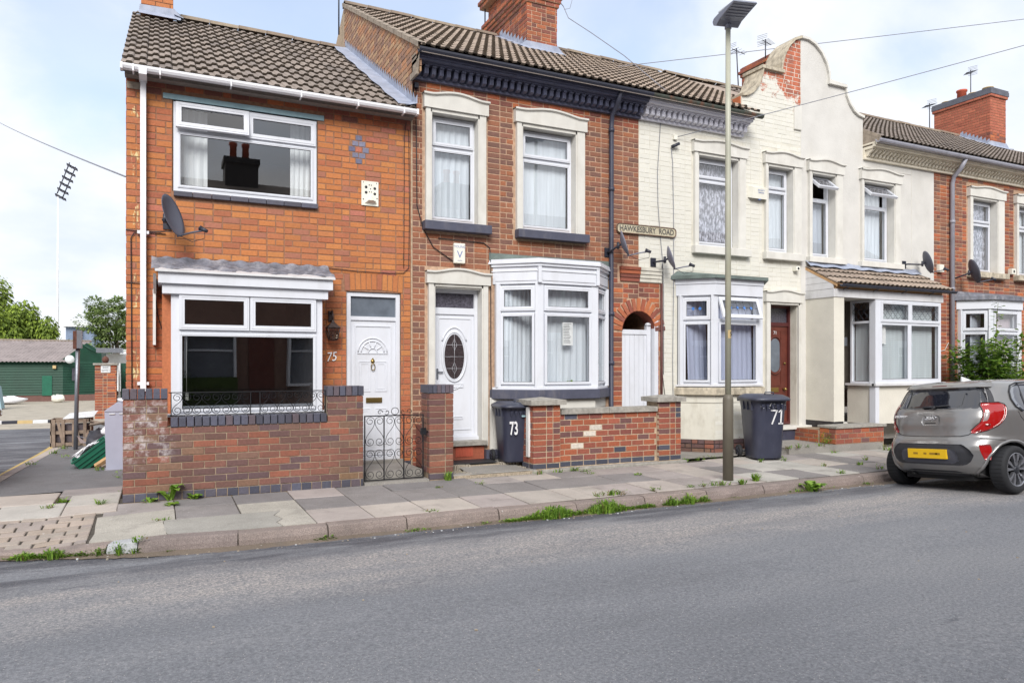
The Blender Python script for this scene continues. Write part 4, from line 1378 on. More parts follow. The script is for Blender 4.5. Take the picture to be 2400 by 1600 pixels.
# things fixed to it
t = thing('wall_plate', 'cream metal vent plate with round holes on orange brick under the diamond', 'vent', (2.47, FY, 3.79))
mb = MB(); mb.box(2.36, 2.585, FY - .018, FY - .004, 3.63, 3.95); mb.build('plate', t, 'plastic_white', bevel=.002)
mb = MB()
for x_, z_, r_ in ((2.42, 3.87, .018), (2.535, 3.86, .018), (2.42, 3.80, .018), (2.535, 3.79, .018), (2.462, 3.90, .007), (2.49, 3.9, .007), (2.478, 3.85, .007), (2.465, 3.81, .007), (2.492, 3.81, .007), (2.385, 3.93, .006), (2.56, 3.93, .006), (2.385, 3.71, .008), (2.565, 3.73, .008)):
    mb.lathe([(r_, 0), (r_, .002), (0, .002)], (x_, FY - .019, z_), 10, M=Matrix.Rotation(pi / 2, 4, 'X'))
mb.build('hole', t, 'rubber_seal')
mb = MB(); mb.add([(2.40, FY - .02, 3.655), (2.56, FY - .02, 3.66), (2.50, FY - .09, 3.69), (2.44, FY - .08, 3.69)], [(0, 1, 2, 3), (3, 2, 1, 0)]); mb.box(2.455, 2.54, FY - .06, FY - .02, 3.69, 3.705); mb.box(2.49, 2.5, FY - .05, FY - .02, 3.69, 3.76)
mb.build('bent_flap', t, 'plastic_white')
t = thing('wall_lantern', 'black metal coach lantern on the brick between bay and white door', 'lantern', (1.965, FY, 2.05))
mb = MB(); mb.box(1.935, 1.995, FY - .02, FY, 2.10, 2.24); mb.tube([(1.965, FY - .02, 2.2), (1.965, FY - .08, 2.24), (1.965, FY - .13, 2.2), (1.965, FY - .14, 2.12)], .009, 6); mb.tube([(1.965, FY - .02, 2.13), (1.95, FY - .06, 2.10), (1.965, FY - .10, 2.13)], .008, 5)
mb.build('bracket', t, 'lantern_metal')
M4 = Matrix.Rotation(pi / 4, 4, 'Z')
mb = MB(); mb.lathe([(.0, .125), (.018, .11), (.024, .09), (.10, .03), (.115, .02), (.108, .012), (.0, .012)], (1.965, FY - .14, 2.0), 4, M=M4, sm=False); mb.build('cap', t, 'lantern_metal')
mb = MB()
for a in range(4):
    an = pi / 4 + a * pi / 2
    mb.tube([(1.965 + .105 * math.cos(an), FY - .14 + .105 * math.sin(an), 2.012), (1.965 + .065 * math.cos(an), FY - .14 + .065 * math.sin(an), 1.87)], .006, 4)
mb.lathe([(.08, 0), (.06, -.012), (.01, -.02)], (1.965, FY - .14, 1.872), 4, M=M4, sm=False)
mb.build('cage', t, 'lantern_metal')
mb = MB(); mb.lathe([(.098, .012), (.062, -.125)], (1.965, FY - .14, 2.0), 4, M=M4, sm=False); mb.build('glass', t, 'lantern_glass')
mb = MB(); mb.lathe([(0, .02), (.02, .005), (.014, -.03), (.012, -.05)], (1.965, FY - .14, 1.96), 8); mb.build('bulb', t, 'rust_brown')
nm = thing('house_number', 'white metal house number 75 screwed to orange brick', 'house number', (1.97, FY - .01, 1.65))
text('numerals', nm, '75', .165, (1.97, FY - .012, 1.65), (pi / 2, rad(-6), 0), 'number_white', .004, .82, shear=.25)
curtain('curtain', 'white curtain drawn to one side of the upstairs picture window, below the open light', .19, .52, 3.62, 4.62, 9.62, 'curtain_white', 4, .02, 'white curtains in the upstairs picture window')
curtain('curtain', 'narrow white curtain hanging by the vent plate side of the upstairs picture window', 1.50, 1.76, 3.62, 4.62, 9.62, 'curtain_white', 4, .02, 'white curtains in the upstairs picture window')

# ---- garden wall of old purple bricks
gw = thing('garden_wall', 'old purple-brown brick garden wall capped with blue bricks, white salts on its pier', 'wall', (.9, 8.45, .1), 'front garden walls')
WY = 8.45
pw = Plane((0, WY, 0), 0)
mb = MB(); wall_back(pw, -.343, 2.143, .08, .90, [], mb, .006, .21); wall_back(pw, -.343, .07, .9, 1.19, [], mb, .006, .21); wall_back(pw, 1.735, 2.143, .9, 1.19, [], mb, .006, .21)
mb.build('wall_core', gw, 'mortar_old')
def wm_(u, z, r):
    if r.random() < .02: return 'brick_pinkish'
    if z < .32 and r.random() < .35: return 'brick_tan_old'
brickmat('brick_pinkish', [(150, 104, 96), (144, 98, 92)], .2)
brickmat('brick_tan_old', [(132, 104, 78), (140, 108, 80), (122, 96, 76)], .3)
lay_bricks(gw, pw, -.35, 2.15, .222, .894, 'brick_old', S=.222, bond='stretch', seed=21, course=.0747, matf=wm_, limit=270, joint=.0095)
lay_bricks(gw, pw, -.35, .075, .894, 1.192, 'brick_old', S=.222, bond='mixed', seed=22, course=.0747, matf=wm_, joint=.0095)
lay_bricks(gw, pw, 1.73, 2.15, .894, 1.192, 'brick_old', S=.222, bond='mixed', seed=23, course=.0747, matf=wm_, joint=.0095)
pr = Plane((2.147, WY, 0), pi / 2)
lay_bricks(gw, pr, .0, .21, .222, 1.192, 'brick_old', S=.21, seed=26, course=.0747, limit=40)
lay_bricks(gw, pw, -.35, 2.15, .13, .222, 'brick_blue', S=.112, seed=24, course=.092, joint=.008)
for x0, n, zt, zb in ((.095, 21, .995, .897), (-.355, 6, 1.30, 1.195), (1.725, 6, 1.305, 1.195)):
    wd = {21: 1.63, 6: .43}[n]
    for k in range(n):
        a = x0 + wd * k / n
        vs, fs = brick_geo(wd / n - .009, zt - zb, .225, k % 3)
        me = bpy.data.meshes.new('coping_brick'); me.from_pydata(vs, [], fs + [(8, 9, 10, 11)]); me.materials.append(MATS['brick_blue'])
        mobj('coping_brick', me, gw, Vector((a + wd / n / 2, WY - .012 + R.uniform(-.003, .003), (zt + zb) / 2)) - origin(gw))
# wrought-iron railing on it
rl = thing('railing', 'low black wrought iron railing of scrolls on the garden wall before the bay', 'railing', (.9, 8.55, 1.0))
mb = MB()
RY = 8.55
for z_ in (1.008, 1.255): mb.box(.08, 1.74, RY - .006, RY + .006, z_ - .005, z_ + .005)
for x_ in (.105, .905, 1.005, 1.725): mb.box(x_ - .005, x_ + .005, RY - .006, RY + .006, 1.0, 1.255)
mb.build('bars', rl, 'iron_black')
def scrollpair(mb, xc, w_, z0, z1, y, r0=None, rr=.0034):
    """two mirrored S scrolls filling a bay w_ wide: curl, leaning stem, curl"""
    r0 = w_ / 4 - .002
    for s_ in (1, -1):
        a = xc + s_ * (r0 + .002)
        P = []
        for k in range(23):
            t = 1 - k / 22
            q = r0 * (1 - .68 * t); th = t * 2 * pi * 1.35
            P.append((a - s_ * q * math.cos(th), z1 - r0 - .004 + q * math.sin(th)))
        p0, p3 = P[-1], (a + s_ * r0, z0 + r0 + .004)
        h = (p0[1] - p3[1]) * .45
        for k in range(1, 10):
            t = k / 10
            c = [(1 - t) ** 3, 3 * t * (1 - t) ** 2, 3 * t * t * (1 - t), t ** 3]
            P.append((c[0] * p0[0] + c[1] * p0[0] + c[2] * p3[0] + c[3] * p3[0], c[0] * p0[1] + c[1] * (p0[1] - h) + c[2] * (p3[1] + h) + c[3] * p3[1]))
        for k in range(23):
            t = k / 22
            q = r0 * (1 - .68 * t); th = t * 2 * pi * 1.35
            P.append((a + s_ * q * math.cos(th), z0 + r0 + .004 - q * math.sin(th)))
        mb.tube([(x, y, z) for x, z in P], rr, 4, sm=False)
for a, b, n in ((.115, .897, 4), (1.013, 1.718, 4)):
    for k in range(n):
        mb = MB()
        wd = (b - a) / n
        scrollpair(mb, a + wd * (k + .5), wd, 1.012, 1.25, RY, .041)
        mb.build('scroll', rl, 'iron_black')
# gate
gt = thing('garden_gate', 'narrow black wrought iron garden gate with scroll panels, shut', 'gate', (2.17, 8.5, .17))
mb = MB(); GY = 8.5
mb.ring(2.17, 2.905, .175, .95, .013, GY - .007, GY + .007)
for x_ in (2.41, 2.655): mb.box(x_ - .006, x_ + .006, GY - .007, GY + .007, .18, .945)
mb.box(2.13, 2.52, GY - .004, GY + .004, .475, .48)
mb.build('gate_frame', gt, 'iron_black')
for k in range(3):
    mb = MB(); xc = 2.298 + k * .2425
    scrollpair(mb, xc, .226, .58, .94, GY, .050); scrollpair(mb, xc, .226, .19, .55, GY, .050)
    mb.build('scroll', gt, 'iron_black')
mb = MB()
mb.tube([(2.545 + .045 * math.cos(t), GY, .995 + .042 * math.sin(t)) for t in [2 * pi * k / 16 for k in range(16)]], .004, 4, close=True)
for s_ in (1, -1):
    mb.tube([(2.545 + s_ * (.10 + r * math.cos(t)), GY, .985 + r * math.sin(t)) for t, r in [(k * .35, .034 * (.3 + .7 * k / 16)) for k in range(17)]], .004, 4)
    mb.tube([(2.545 + s_ * (.185 + r * math.cos(t)), GY, .985 + r * math.sin(t)) for t, r in [(pi - k * .35, .034 * (1 - .7 * k / 16)) for k in range(17)]], .004, 4)
mb.build('crest', gt, 'iron_black')
mb = MB(); mb.box(2.87, 2.935, GY - .02, GY + .02, .70, .78); mb.tube([(2.9, GY, .74), (2.97, GY, .73)], .012, 6); mb.build('latch', gt, 'iron_black')
# ---------------------------------------------------------------- shared pieces of the taller terrace
EY, EZ, RY_, RZ_ = 9.03, 5.70, 13.4, 8.15
def cornice(parent, x0, x1, mats, pitch=.105, rnd=False, gut=None, back=None):
    """board, row of brackets, stepped boards above: every bracket a part"""
    m, mb_ = mats
    mb = MB()
    mb.box(x0, x1, FY - .04, FY, 5.385, 5.60)
    mb.box(x0, x1, FY - .055, FY - .04, 5.385, 5.425)
    mb.box(x0, x1, 9.19, FY - .04, 5.552, 5.60)
    mb.box(x0, x1, 9.13, 9.19, 5.572, 5.63); mb.box(x0, x1, 9.10, 9.135, 5.60, 5.668)
    mb.box(x0, x1, 9.13, FY, 5.632, 5.66)
    c = mb.build('cornice', parent, m, bevel=0)
    n = int(round((x1 - x0) / pitch))
    p = (x1 - x0) / n
    b = MB()
    if rnd:
        b.prism([(0, 0), (0, .125), (-.14, .125), (-.15, .10), (-.12, .075), (-.07, .055), (-.062, .03), (-.045, .008)], -.026, .026, axis='x')
    else:
        b.prism([(0, 0), (0, .125), (-.145, .125), (-.145, .10), (-.118, .09), (-.105, .012), (-.075, .0)], -.029, .029, axis='x')
        for xx in (-.019, .0, .019): b.box(xx - .004, xx + .004, -.122, -.10, .012, .10)
    b.v = [(a, d, z) for a, d, z in b.v]
    me = b.mesh('bracket', mb_)
    base = origin(parent)
    for k in range(n):
        mobj('bracket', me, parent, Vector((x0 + (k + .5) * p, FY - .042, 5.427)) - base)
    return c
def main_wall(parent, x0, x1, holes, mortar, z0=.15, z1=5.40):
    mb = MB()
    wall_back(Plane((0, FY, 0), 0), x0, x1, z0, z1, holes, mb)
    return mb.build('wall', parent, mortar)
def shell(parent, x0, x1, side0=False, side1=False):
    mb = MB()
    mb.box(x0, x1, 17.2, 17.4, .15, 5.6)
    return mb.build('rear_wall', parent, 'mortar_light')
def roofbase(parent, x0, x1):
    mb = MB()
    mb.add([(x0, EY, EZ - .02), (x1, EY, EZ - .02), (x1, RY_, RZ_ - .02), (x0, RY_, RZ_ - .02), (x0, 17.8, EZ - .02), (x1, 17.8, EZ - .02), (x0, EY, EZ - .08), (x1, EY, EZ - .08)], [(0, 1, 2, 3), (3, 2, 5, 4), (0, 6, 7, 1)])
    return mb.build('roof', parent, 'tile_dark')
def chimney(parent, x0, x1, y0, y1, zb, zt, mat, mortar, corb=(), seed=5, cap=None, top=None, sill=None, matf=None, S=.205):
    mb = MB()
    mb.box(x0 + .006, x1 - .006, y0 + .006, y1, zb, zt)
    for z, e in corb: mb.box(x0 - e + .006, x1 + e - .006, y0 - e + .006, y1 + e, z, z + .07)
    c = mb.build('chimney', parent, mortar)
    f = Plane((x0, y0, 0), 0); l = Plane((x0, y1, 0), -pi / 2)
    lay_bricks(c, f, 0, x1 - x0, zb, zt, mat, S=S, bond='mixed', seed=seed, limit=140, matf=matf)
    lay_bricks(c, l, 0, y1 - y0, zb, zt, mat, S=S, bond='mixed', seed=seed + 1, limit=150, matf=matf)
    for i, (z, e) in enumerate(corb):
        lay_bricks(c, Plane((x0 - e, y0 - e, 0), 0), 0, x1 - x0 + 2 * e, z, z + .0755, mat, S=S, seed=seed + i * 3, limit=20)
        lay_bricks(c, Plane((x0 - e, y1 + e, 0), -pi / 2), 0, y1 - y0 + 2 * e, z, z + .0755, mat, S=S, seed=seed + i * 3 + 1, limit=20)
    return c
def leadstep(parent, x0, x1, y0, y1, side=True):
    """stepped lead at the foot of a chimney on the front slope"""
    rz = lambda y: EZ + (y - EY) * (RZ_ - EZ) / (RY_ - EY)
    mb = MB()
    mb.add([(x0 - .14, y0 - .16, rz(y0 - .16) + .05), (x1 + .12, y0 - .16, rz(y0 - .16) + .05), (x1 + .12, y0 - .01, rz(y0) + .07), (x0 - .14, y0 - .01, rz(y0) + .07), (x0 - .01, y0 - .012, rz(y0) + .17), (x1 + .01, y0 - .012, rz(y0) + .17)], [(0, 1, 2, 3), (3, 2, 5, 4)])
    n = 8
    for k in range(n):
        a = y0 + (13.35 - y0) * k / n; b = y0 + (13.35 - y0) * (k + 1) / n
        mb.add([(x0 - .012, a, rz(a) + .04), (x0 - .012, b, rz(b) + .04), (x0 - .012, b, rz(b) + .13), (x0 - .012, a + .02, rz(a) + .24), (x0 - .012, a, rz(a) + .10)], [(0, 1, 2, 3, 4)])
        mb.add([(x0 - .16, a, rz(a) + .05), (x0, a, rz(a) + .07), (x0, b, rz(b) + .07), (x0 - .16, b, rz(b) + .05)], [(0, 1, 2, 3)])
    mb.build('lead_flashing', parent, 'lead')
def yagi(label, x, y, z0, z1, dirn=(-1, -.4, -.35), n=8, L_=.55, name='tv_aerial', bent=0):
    t = thing(name, label, 'aerial', (x, y, z0))
    mb = MB(); mb.tube([(x, y, z0), (x + bent * .5, y, (z0 + z1) / 2), (x + bent, y, z1)], .014, 6); mb.build('mast', t, 'gutter_black')
    d = Vector(dirn).normalized()
    s = d.cross(Vector((0, 0, 1))).normalized()
    p0 = Vector((x + bent, y, z1 - .06)) - d * L_ * .35
    mb = MB(); mb.tube([p0, p0 + d * L_], .009, 5); mb.build('boom', t, 'gutter_black')
    mb = MB()
    for k in range(n):
        c = p0 + d * (L_ * (k + .5) / n)
        w_ = .10 + .05 * (n - k) / n
        mb.tube([c - s * w_, c + s * w_], .004, 4)
    c = p0; u = Vector((0, 0, 1))
    for q in (-1, 1):
        for e in range(3):
            mb.tube([c + u * q * (.04 + .04 * e) - s * .12, c + u * q * (.04 + .04 * e) + s * .12], .004, 4)
    mb.build('elements', t, 'gutter_black')
    return t
def narrow_window(parent, x0, x1, Yw=9.52, top=4.97, bot=3.525, zt=4.55, glass='glass', tilt=0.0, lead=None):
    return casement(parent, x0, x1, bot, top, Yw, zt, glass, tilt=tilt, lead=lead)

# ---------------------------------------------------------------- the dark red brick house with the indigo cornice
house = thing('brick_house', 'tall dark red brick house with indigo cornice, cream arched surrounds and angled bay', 'house', (4.9, FY, .15), 'terraced houses along the pavement')
h73 = [(3.30, 4.02, 3.50, 4.995), (4.67, 5.60, 3.50, 4.995), (3.34, 4.07, .15, 2.63), (4.27, 6.12, .15, 3.02)]
alley = (6.44, 7.05, .15, 2.385)
mb = MB()
wall_back(pf, 3.052, 6.75, .15, 5.40, h73 + [(6.44, 6.75, .15, 2.385)], mb)
wall_back(pf, 6.75, 7.165, .15, 2.84, [(6.75, 7.05, .15, 2.385)], mb)
# passage: brick sides and a dark run behind the gate
mb.box(6.34, 6.44, FY + .22, 13.0, .15, 2.6); mb.box(7.05, 7.16, FY + .22, 13.0, .15, 2.6)
wall = mb.build('wall', house, 'mortar_light')
def archx(zc):
    if zc < 2.08: return (6.44, 7.05)
    r = .515
    q = zc - 2.08
    return (6.745 - math.sqrt(max(0, r * r - q * q)), min(7.165, 6.745 + math.sqrt(max(0, r * r - q * q)))) if q < r else None
zz0, zz1 = .165, 5.385
holes73 = [(3.20, 4.16, 3.37, 5.03), (3.19, 4.15, 5.02, 5.235), (4.57, 5.77, 3.37, 5.03), (4.56, 5.77, 5.02, 5.235), (3.235, 4.19, .15, 2.86), (4.20, 6.22, .15, 3.06)]
def m73(u, z, r):
    if z > 5.2 or (z < 2.9 and u > 6.2 and r.random() < .5): return 'brick_soot'
    if z < .6: return 'brick_soot'
    return None
lay_bricks(wall, pf, 3.055, 6.75, zz0, zz1, 'brick_red', holes73 + [archx, (6.36, 6.76, 2.845, 3.09)], S=.2, bond='garden', seed=31, matf=m73)
lay_bricks(wall, pf, 6.75, 7.165, zz0, 2.84, 'brick_soot', [lambda z: (6.75, archx(z)[1]) if archx(z) else None], S=.2, bond='mixed', seed=33)
for k in range(15):
    a0 = pi * (k + .5) / 15
    me = brick_mesh(.2, .066, .05, k % 3, 'brick_orange_low' if k % 3 else 'brick_soot')
    o = mobj('arch_brick', me, wall, Vector((6.745 + .412 * math.cos(a0), FY - .012, 2.08 + .412 * math.sin(a0))) - origin(wall), (0, -a0, 0))
mb = MB()       # arch soffit
A = [(6.745 + .305 * math.cos(pi * k / 14), 2.08 + .305 * math.sin(pi * k / 14)) for k in range(15)]
vs = [(x, FY - .008, z) for x, z in A] + [(x, FY + .24, z) for x, z in A]
mb.add(vs, [(i, i + 1, i + 16, i + 15) for i in range(14)])
sp = [(6.44, FY + .006, 2.39), (7.05, FY + .006, 2.39)]
mb.add([(x, FY + .012, z) for x, z in A] + [(6.44, FY + .012, 2.40), (7.05, FY + .012, 2.40)], [(14, 13, 12, 11, 10, 9, 8, 7, 15), (0, 16, 7, 6, 5, 4, 3, 2, 1), (7, 16, 15)])
mb.build('arch_soffit', house, 'brick_soot')
for k in range(4):      # corbelled courses where the storey oversails the passage
    mb = MB(); z = 2.845 + k * .058
    mb.box(6.40 - k * .004, 6.755, FY - .022 - .012 * k, FY + .01, z + .006, z + .055)
    mb.build('corbel_course', house, 'brick_soot')
mb = MB(); mb.quad((6.3, 13.0, .1), (7.2, 13.0, .1), (7.2, 13.0, 2.7), (6.3, 13.0, 2.7)); mb.quad((6.3, 9.5, 2.6), (7.2, 9.5, 2.6), (7.2, 13, 2.6), (6.3, 13, 2.6)); mb.build('passage', house, 'room_dark')
mb = MB(); mb.tube([(7.175, FY - .02, .3), (7.175, FY - .02, 2.84)], .02, 6); mb.build('pier_pipe', house, 'pipe_brown')
for args in (dict(ox0=3.20, ox1=4.15, ix0=3.32, ix1=4.00), dict(ox0=4.57, ox1=5.765, ix0=4.70, ix1=5.58)):
    surround(house, zs=3.495, zt_in=4.98, zh=5.03, zt_out=5.265, rise=.052, **args)
sillblock(house, 3.195, 4.175, 3.375, 3.495, 'indigo_sill'); sillblock(house, 4.59, 5.775, 3.37, 3.49, 'indigo_sill')
narrow_window(house, 3.33, 4.01, bot=3.52); narrow_window(house, 4.71, 5.59, bot=3.52, zt=4.56)
surround(house, 3.24, 4.18, 3.365, 4.055, .42, 2.62, 2.66, 2.865, .05)
mb = MB(); mb.box(3.365, 4.055, FY - .02, FY + .16, 2.60, 2.625); mb.build('soffit', house, 'cream_stone')
# panelled door with an oval light
DY = 9.52
mb = MB(); mb.ring(3.37, 4.05, .52, 2.60, .05, DY - .02, DY + .05); mb.box(3.42, 4.0, DY - .016, DY + .05, 2.255, 2.345); mb.box(3.37, 4.06, DY - .05, DY - .02, .50, .545)
mb.build('door_frame', house, 'upvc')
mb = MB(); mb.box(3.42, 4.0, DY + .004, DY + .04, .57, 2.255)
mb.ring(3.47, 3.955, .64, 2.205, .012, DY - .006, DY + .004)
ov = lambda rx, rz, n=32: [(3.705 + rx * math.cos(2 * pi * k / n), DY - .002, 1.665 + rz * math.sin(2 * pi * k / n)) for k in range(n)]
mb.tube(ov(.178, .345), .016, 6, close=True); mb.tube(ov(.155, .32), .008, 6, close=True)
cur = [(3.705 + .215 * math.cos(t), DY, 1.665 + .41 * math.sin(t)) for t in [pi * (.18 + .64 * k / 16) for k in range(17)]]
mb.tube(cur, .012, 6)
mb.ring(3.585, 3.64, .83, 1.10, .01, DY - .005, DY + .004); mb.ring(3.585, 3.835, .79, .83, .01, DY - .006, DY + .004)
mb.tube([(3.60, DY, 1.16), (3.66, DY, 1.20), (3.75, DY, 1.22), (3.82, DY, 1.28)], .01, 5)
leaf = mb.build('door', house, 'upvc')
g = MB(); g.add([(3.705, DY - .002, 1.665)] + [(x, DY - .002, z) for x, y, z in ov(.15, .315)], [(0, (k + 1) % 32 + 1, k + 1) for k in range(32)]); g.build('oval_light', leaf, 'oval_glass')
mb = MB()
mb.tube([(3.705, DY - .006, 1.36), (3.705, DY - .006, 1.98)], .0028, 4)
for z_ in (1.665, 1.50, 1.83):
    hw = .15 * math.sqrt(max(0, 1 - ((z_ - 1.665) / .315) ** 2)); mb.tube([(3.705 - hw, DY - .006, z_), (3.705 + hw, DY - .006, z_)], .0028, 4)
for zc in (1.83, 1.50): mb.tube([(3.705, DY - .007, zc + .085), (3.74, DY - .007, zc), (3.705, DY - .007, zc - .085), (3.67, DY - .007, zc)], .0032, 4, close=True)
mb.build('lead_lattice', leaf, 'came_light')
mb = MB(); mb.box(3.445, 3.53, DY - .03, DY - .015, 1.445, 1.46); mb.box(3.44, 3.46, DY - .02, DY, 1.36, 1.5); mb.build('door_handle', leaf, 'steel_grey')
mb = MB(); mb.ring(3.60, 3.84, 1.235, 1.29, .008, DY - .01, DY + .004); mb.box(3.61, 3.83, DY - .005, DY + .003, 1.243, 1.282); mb.build('letterbox', leaf, 'upvc')
g = MB(); g.quad((3.42, DY + .02, 2.345), (4.0, DY + .02, 2.345), (4.0, DY + .02, 2.55), (3.42, DY + .02, 2.55)); g.build('fanlight', house, 'frosted_dark')
mb = MB(); mb.box(3.36, 4.12, 9.30, 9.5, .435, .50); mb.build('doorstep', house, 'concrete_cap', bevel=.006)
mb = MB(); mb.box(3.36, 4.09, 9.36, 9.45, .15, .435); mb.build('step_riser', house, 'brick_soot')
mb = MB(); mb.box(3.66, 3.92, 9.352, 9.36, .28, .42)
for k in range(6): mb.box(3.68 + k * .04, 3.70 + k * .04, 9.346, 9.352, .29, .41)
mb.build('air_brick', house, 'terracotta')
mb = MB(); mb.box(4.1, 4.36, 9.3, FY, .2, .36); mb.build('plinth', house, 'indigo_sill')
mb = MB(); mb.box(4.19, 4.40, FY - .02, FY + .01, .36, 1.09); mb.build('painted_wall', house, 'cream_pale')
# angled bay
def bayfront(parent, P, z0, z1, ycorn, zt, glass='glass', gaps=None, post=.05, lead=None, tilts=None, frame='upvc'):
    """P: the four plan corners, left splay, front, right splay; each face a window with lights"""
    for i in range(3):
        (ax, ay), (bx, by) = P[i], P[i + 1]
        L_ = math.hypot(bx - ax, by - ay)
        rot = math.atan2(by - ay, bx - ax)
        before = set(bpy.data.objects)
        M = Matrix.Translation((ax, ay, 0)) @ Matrix.Rotation(rot, 4, 'Z')
        # build in a flat frame: x along the face, face at y=0, then turn the vertices
        w_ = MB()
        po = 'pane'
        f = MB(); f.ring(.03, L_ - .03, z0, z1, .05, -.0, .06); f.box(.08, L_ - .08, .002, .06, zt - .03, zt + .03)
        f.v = [tuple(M @ Vector(q)) for q in f.v]
        win = f.build('window', parent, frame)
        for (a, b, c, d, tl, up) in ((.07, L_ - .07, z0 + .04, zt - .03, 0, 0), (.06, L_ - .06, zt + .012, z1 - .035, (tilts or {}).get(i, 0), 1)):
            ob = sash(win, a, b, c, d, .0, .034 if not up else .058, .03, glass, frame, tilt=tl, lead=(lead.get(i) if (lead and up) else None))
        for o in set(bpy.data.objects) - before:
            if o.name.startswith('window'): continue
            # sash() made these in flat-frame numbers less the parent's origin: put them back and turn them
            off = origin(o)
            for vtx in o.data.vertices: vtx.co = M @ (vtx.co + off) - off
    mb = MB()
    for i in (1, 2):
        mb = MB(); mb.prism([(P[i][0] - .07, P[i][1] + .0), (P[i][0] - .05, P[i][1] - .022), (P[i][0] + .05, P[i][1] - .022), (P[i][0] + .07, P[i][1] + .0), (P[i][0], P[i][1] + .06)], z0, z1, axis='z')
        mb.build('corner_post', parent, frame)
    for a in (P[0][0] - .03, P[3][0] - .04):
        mb = MB(); mb.box(a, a + .07, FY - .06, FY, z0, z1); mb.build('end_post', parent, frame)
def offs(P, e):
    """the bay's plan grown by e"""
    (a, b, c, d) = P
    return [(a[0] - e * 1.3, a[1]), (b[0] - e * .5, b[1] - e), (c[0] + e * .5, c[1] - e), (d[0] + e * 1.3, d[1])]
def slabof(mb, Pn, z0, z1, m=0):
    mb.prism(list(Pn), z0, z1, m, axis='z')
P73 = [(4.30, FY), (4.78, 9.0), (5.68, 9.0), (6.12, FY)]
bay = house
bayfront(bay, P73, 1.235, 2.70, 0, 2.30)
mb = MB()
slabof(mb, offs(P73, .045), 2.69, 2.93); slabof(mb, offs(P73, .06), 2.86, 2.875); slabof(mb, offs(P73, .075), 2.93, 2.97); slabof(mb, offs(P73, .10), 2.97, 2.995); slabof(mb, offs(P73, .09), 2.995, 3.035)
for i in (1, 2):
    px_, py_ = offs(P73, .05)[i]; mb.box(px_ - .025, px_ + .025, py_ - .018, py_ + .02, 2.70, 2.97)
for a, b in ((0, 1), (1, 2), (2, 3)):
    A_, B_ = Vector(offs(P73, .047)[a] + (0,)), Vector(offs(P73, .047)[b] + (0,)); d = (B_ - A_); L_ = d.length; d.normalize(); nn = Vector((d.y, -d.x, 0))
    for z_ in (2.855,):
        mb.add([A_ + d * .04 + Vector((0, 0, 2.73)) + nn * .008, B_ - d * .04 + Vector((0, 0, 2.73)) + nn * .008, B_ - d * .04 + Vector((0, 0, 2.85)) + nn * .008, A_ + d * .04 + Vector((0, 0, 2.85)) + nn * .008], [(0, 1, 2, 3)])
mb.build('bay_fascia', house, 'upvc')
mb = MB(); o_ = offs(P73, .09)
mb.add([(x, y, 3.037) for x, y in o_] + [(4.32, FY, 3.135), (6.14, FY, 3.12)], [(0, 1, 4), (1, 2, 5, 4), (2, 3, 5)]); mb.box(4.18, 6.24, FY - .02, FY - .002, 3.03, 3.13); mb.build('bay_roof', house, 'felt_green')
mb = MB(); slabof(mb, offs(P73, .05), 1.205, 1.235); mb.build('window_board', house, 'upvc')
mb = MB(); slabof(mb, offs(P73, .085), 1.07, 1.205); mb.build('sill', house, 'indigo_sill', bevel=.01)
mb = MB(); slabof(mb, offs(P73, .0), .15, 1.07); slabof(mb, offs(P73, .012), .93, 1.06); mb.build('bay_wall', house, 'cream_pale')
room(house, 3.1, 4.25, .5, 2.7, 9.6, 11.6, 'room_dark'); room(house, 3.1, 6.7, 3.4, 5.1, 9.63, 12.0)
mb = MB(); mb.quad((4.25, 10.6, 1.0), (6.2, 10.6, 1.0), (6.2, 10.6, 3.0), (4.25, 10.6, 3.0)); mb.quad((4.25, FY, 1.2), (6.2, FY, 1.2), (6.2, 10.6, 1.2), (4.25, 10.6, 1.2)); mb.quad((4.25, FY, 3.03), (6.2, FY, 3.03), (6.2, 10.6, 3.03), (4.25, 10.6, 3.03)); mb.quad((4.25, FY, 1.2), (4.25, 10.6, 1.2), (4.25, 10.6, 3.03), (4.25, FY, 3.03)); mb.quad((6.2, FY, 1.2), (6.2, 10.6, 1.2), (6.2, 10.6, 3.03), (6.2, FY, 3.03))
mb.build('room', house, 'room_wall')
cornice(house, 3.045, 6.75, ('indigo_paint', 'indigo_paint'))
gutter(house, 3.03, 6.76, 9.06, 5.685, 'gutter_black', .05)
mb = MB(); mb.tube([(6.2, 9.08, 5.64), (6.21, 9.2, 5.48), (6.21, 9.33, 5.36), (6.205, 9.345, 5.2), (6.20, 9.345, .8), (6.2, 9.3, .72)], .036, 8)
for z_ in (5.1, 4.2, 2.3, 1.55): mb.tube([(6.205, 9.345, z_), (6.205, 9.345, z_ + .06)], .046, 8)
mb.build('downpipe', house, 'pipe_dark')
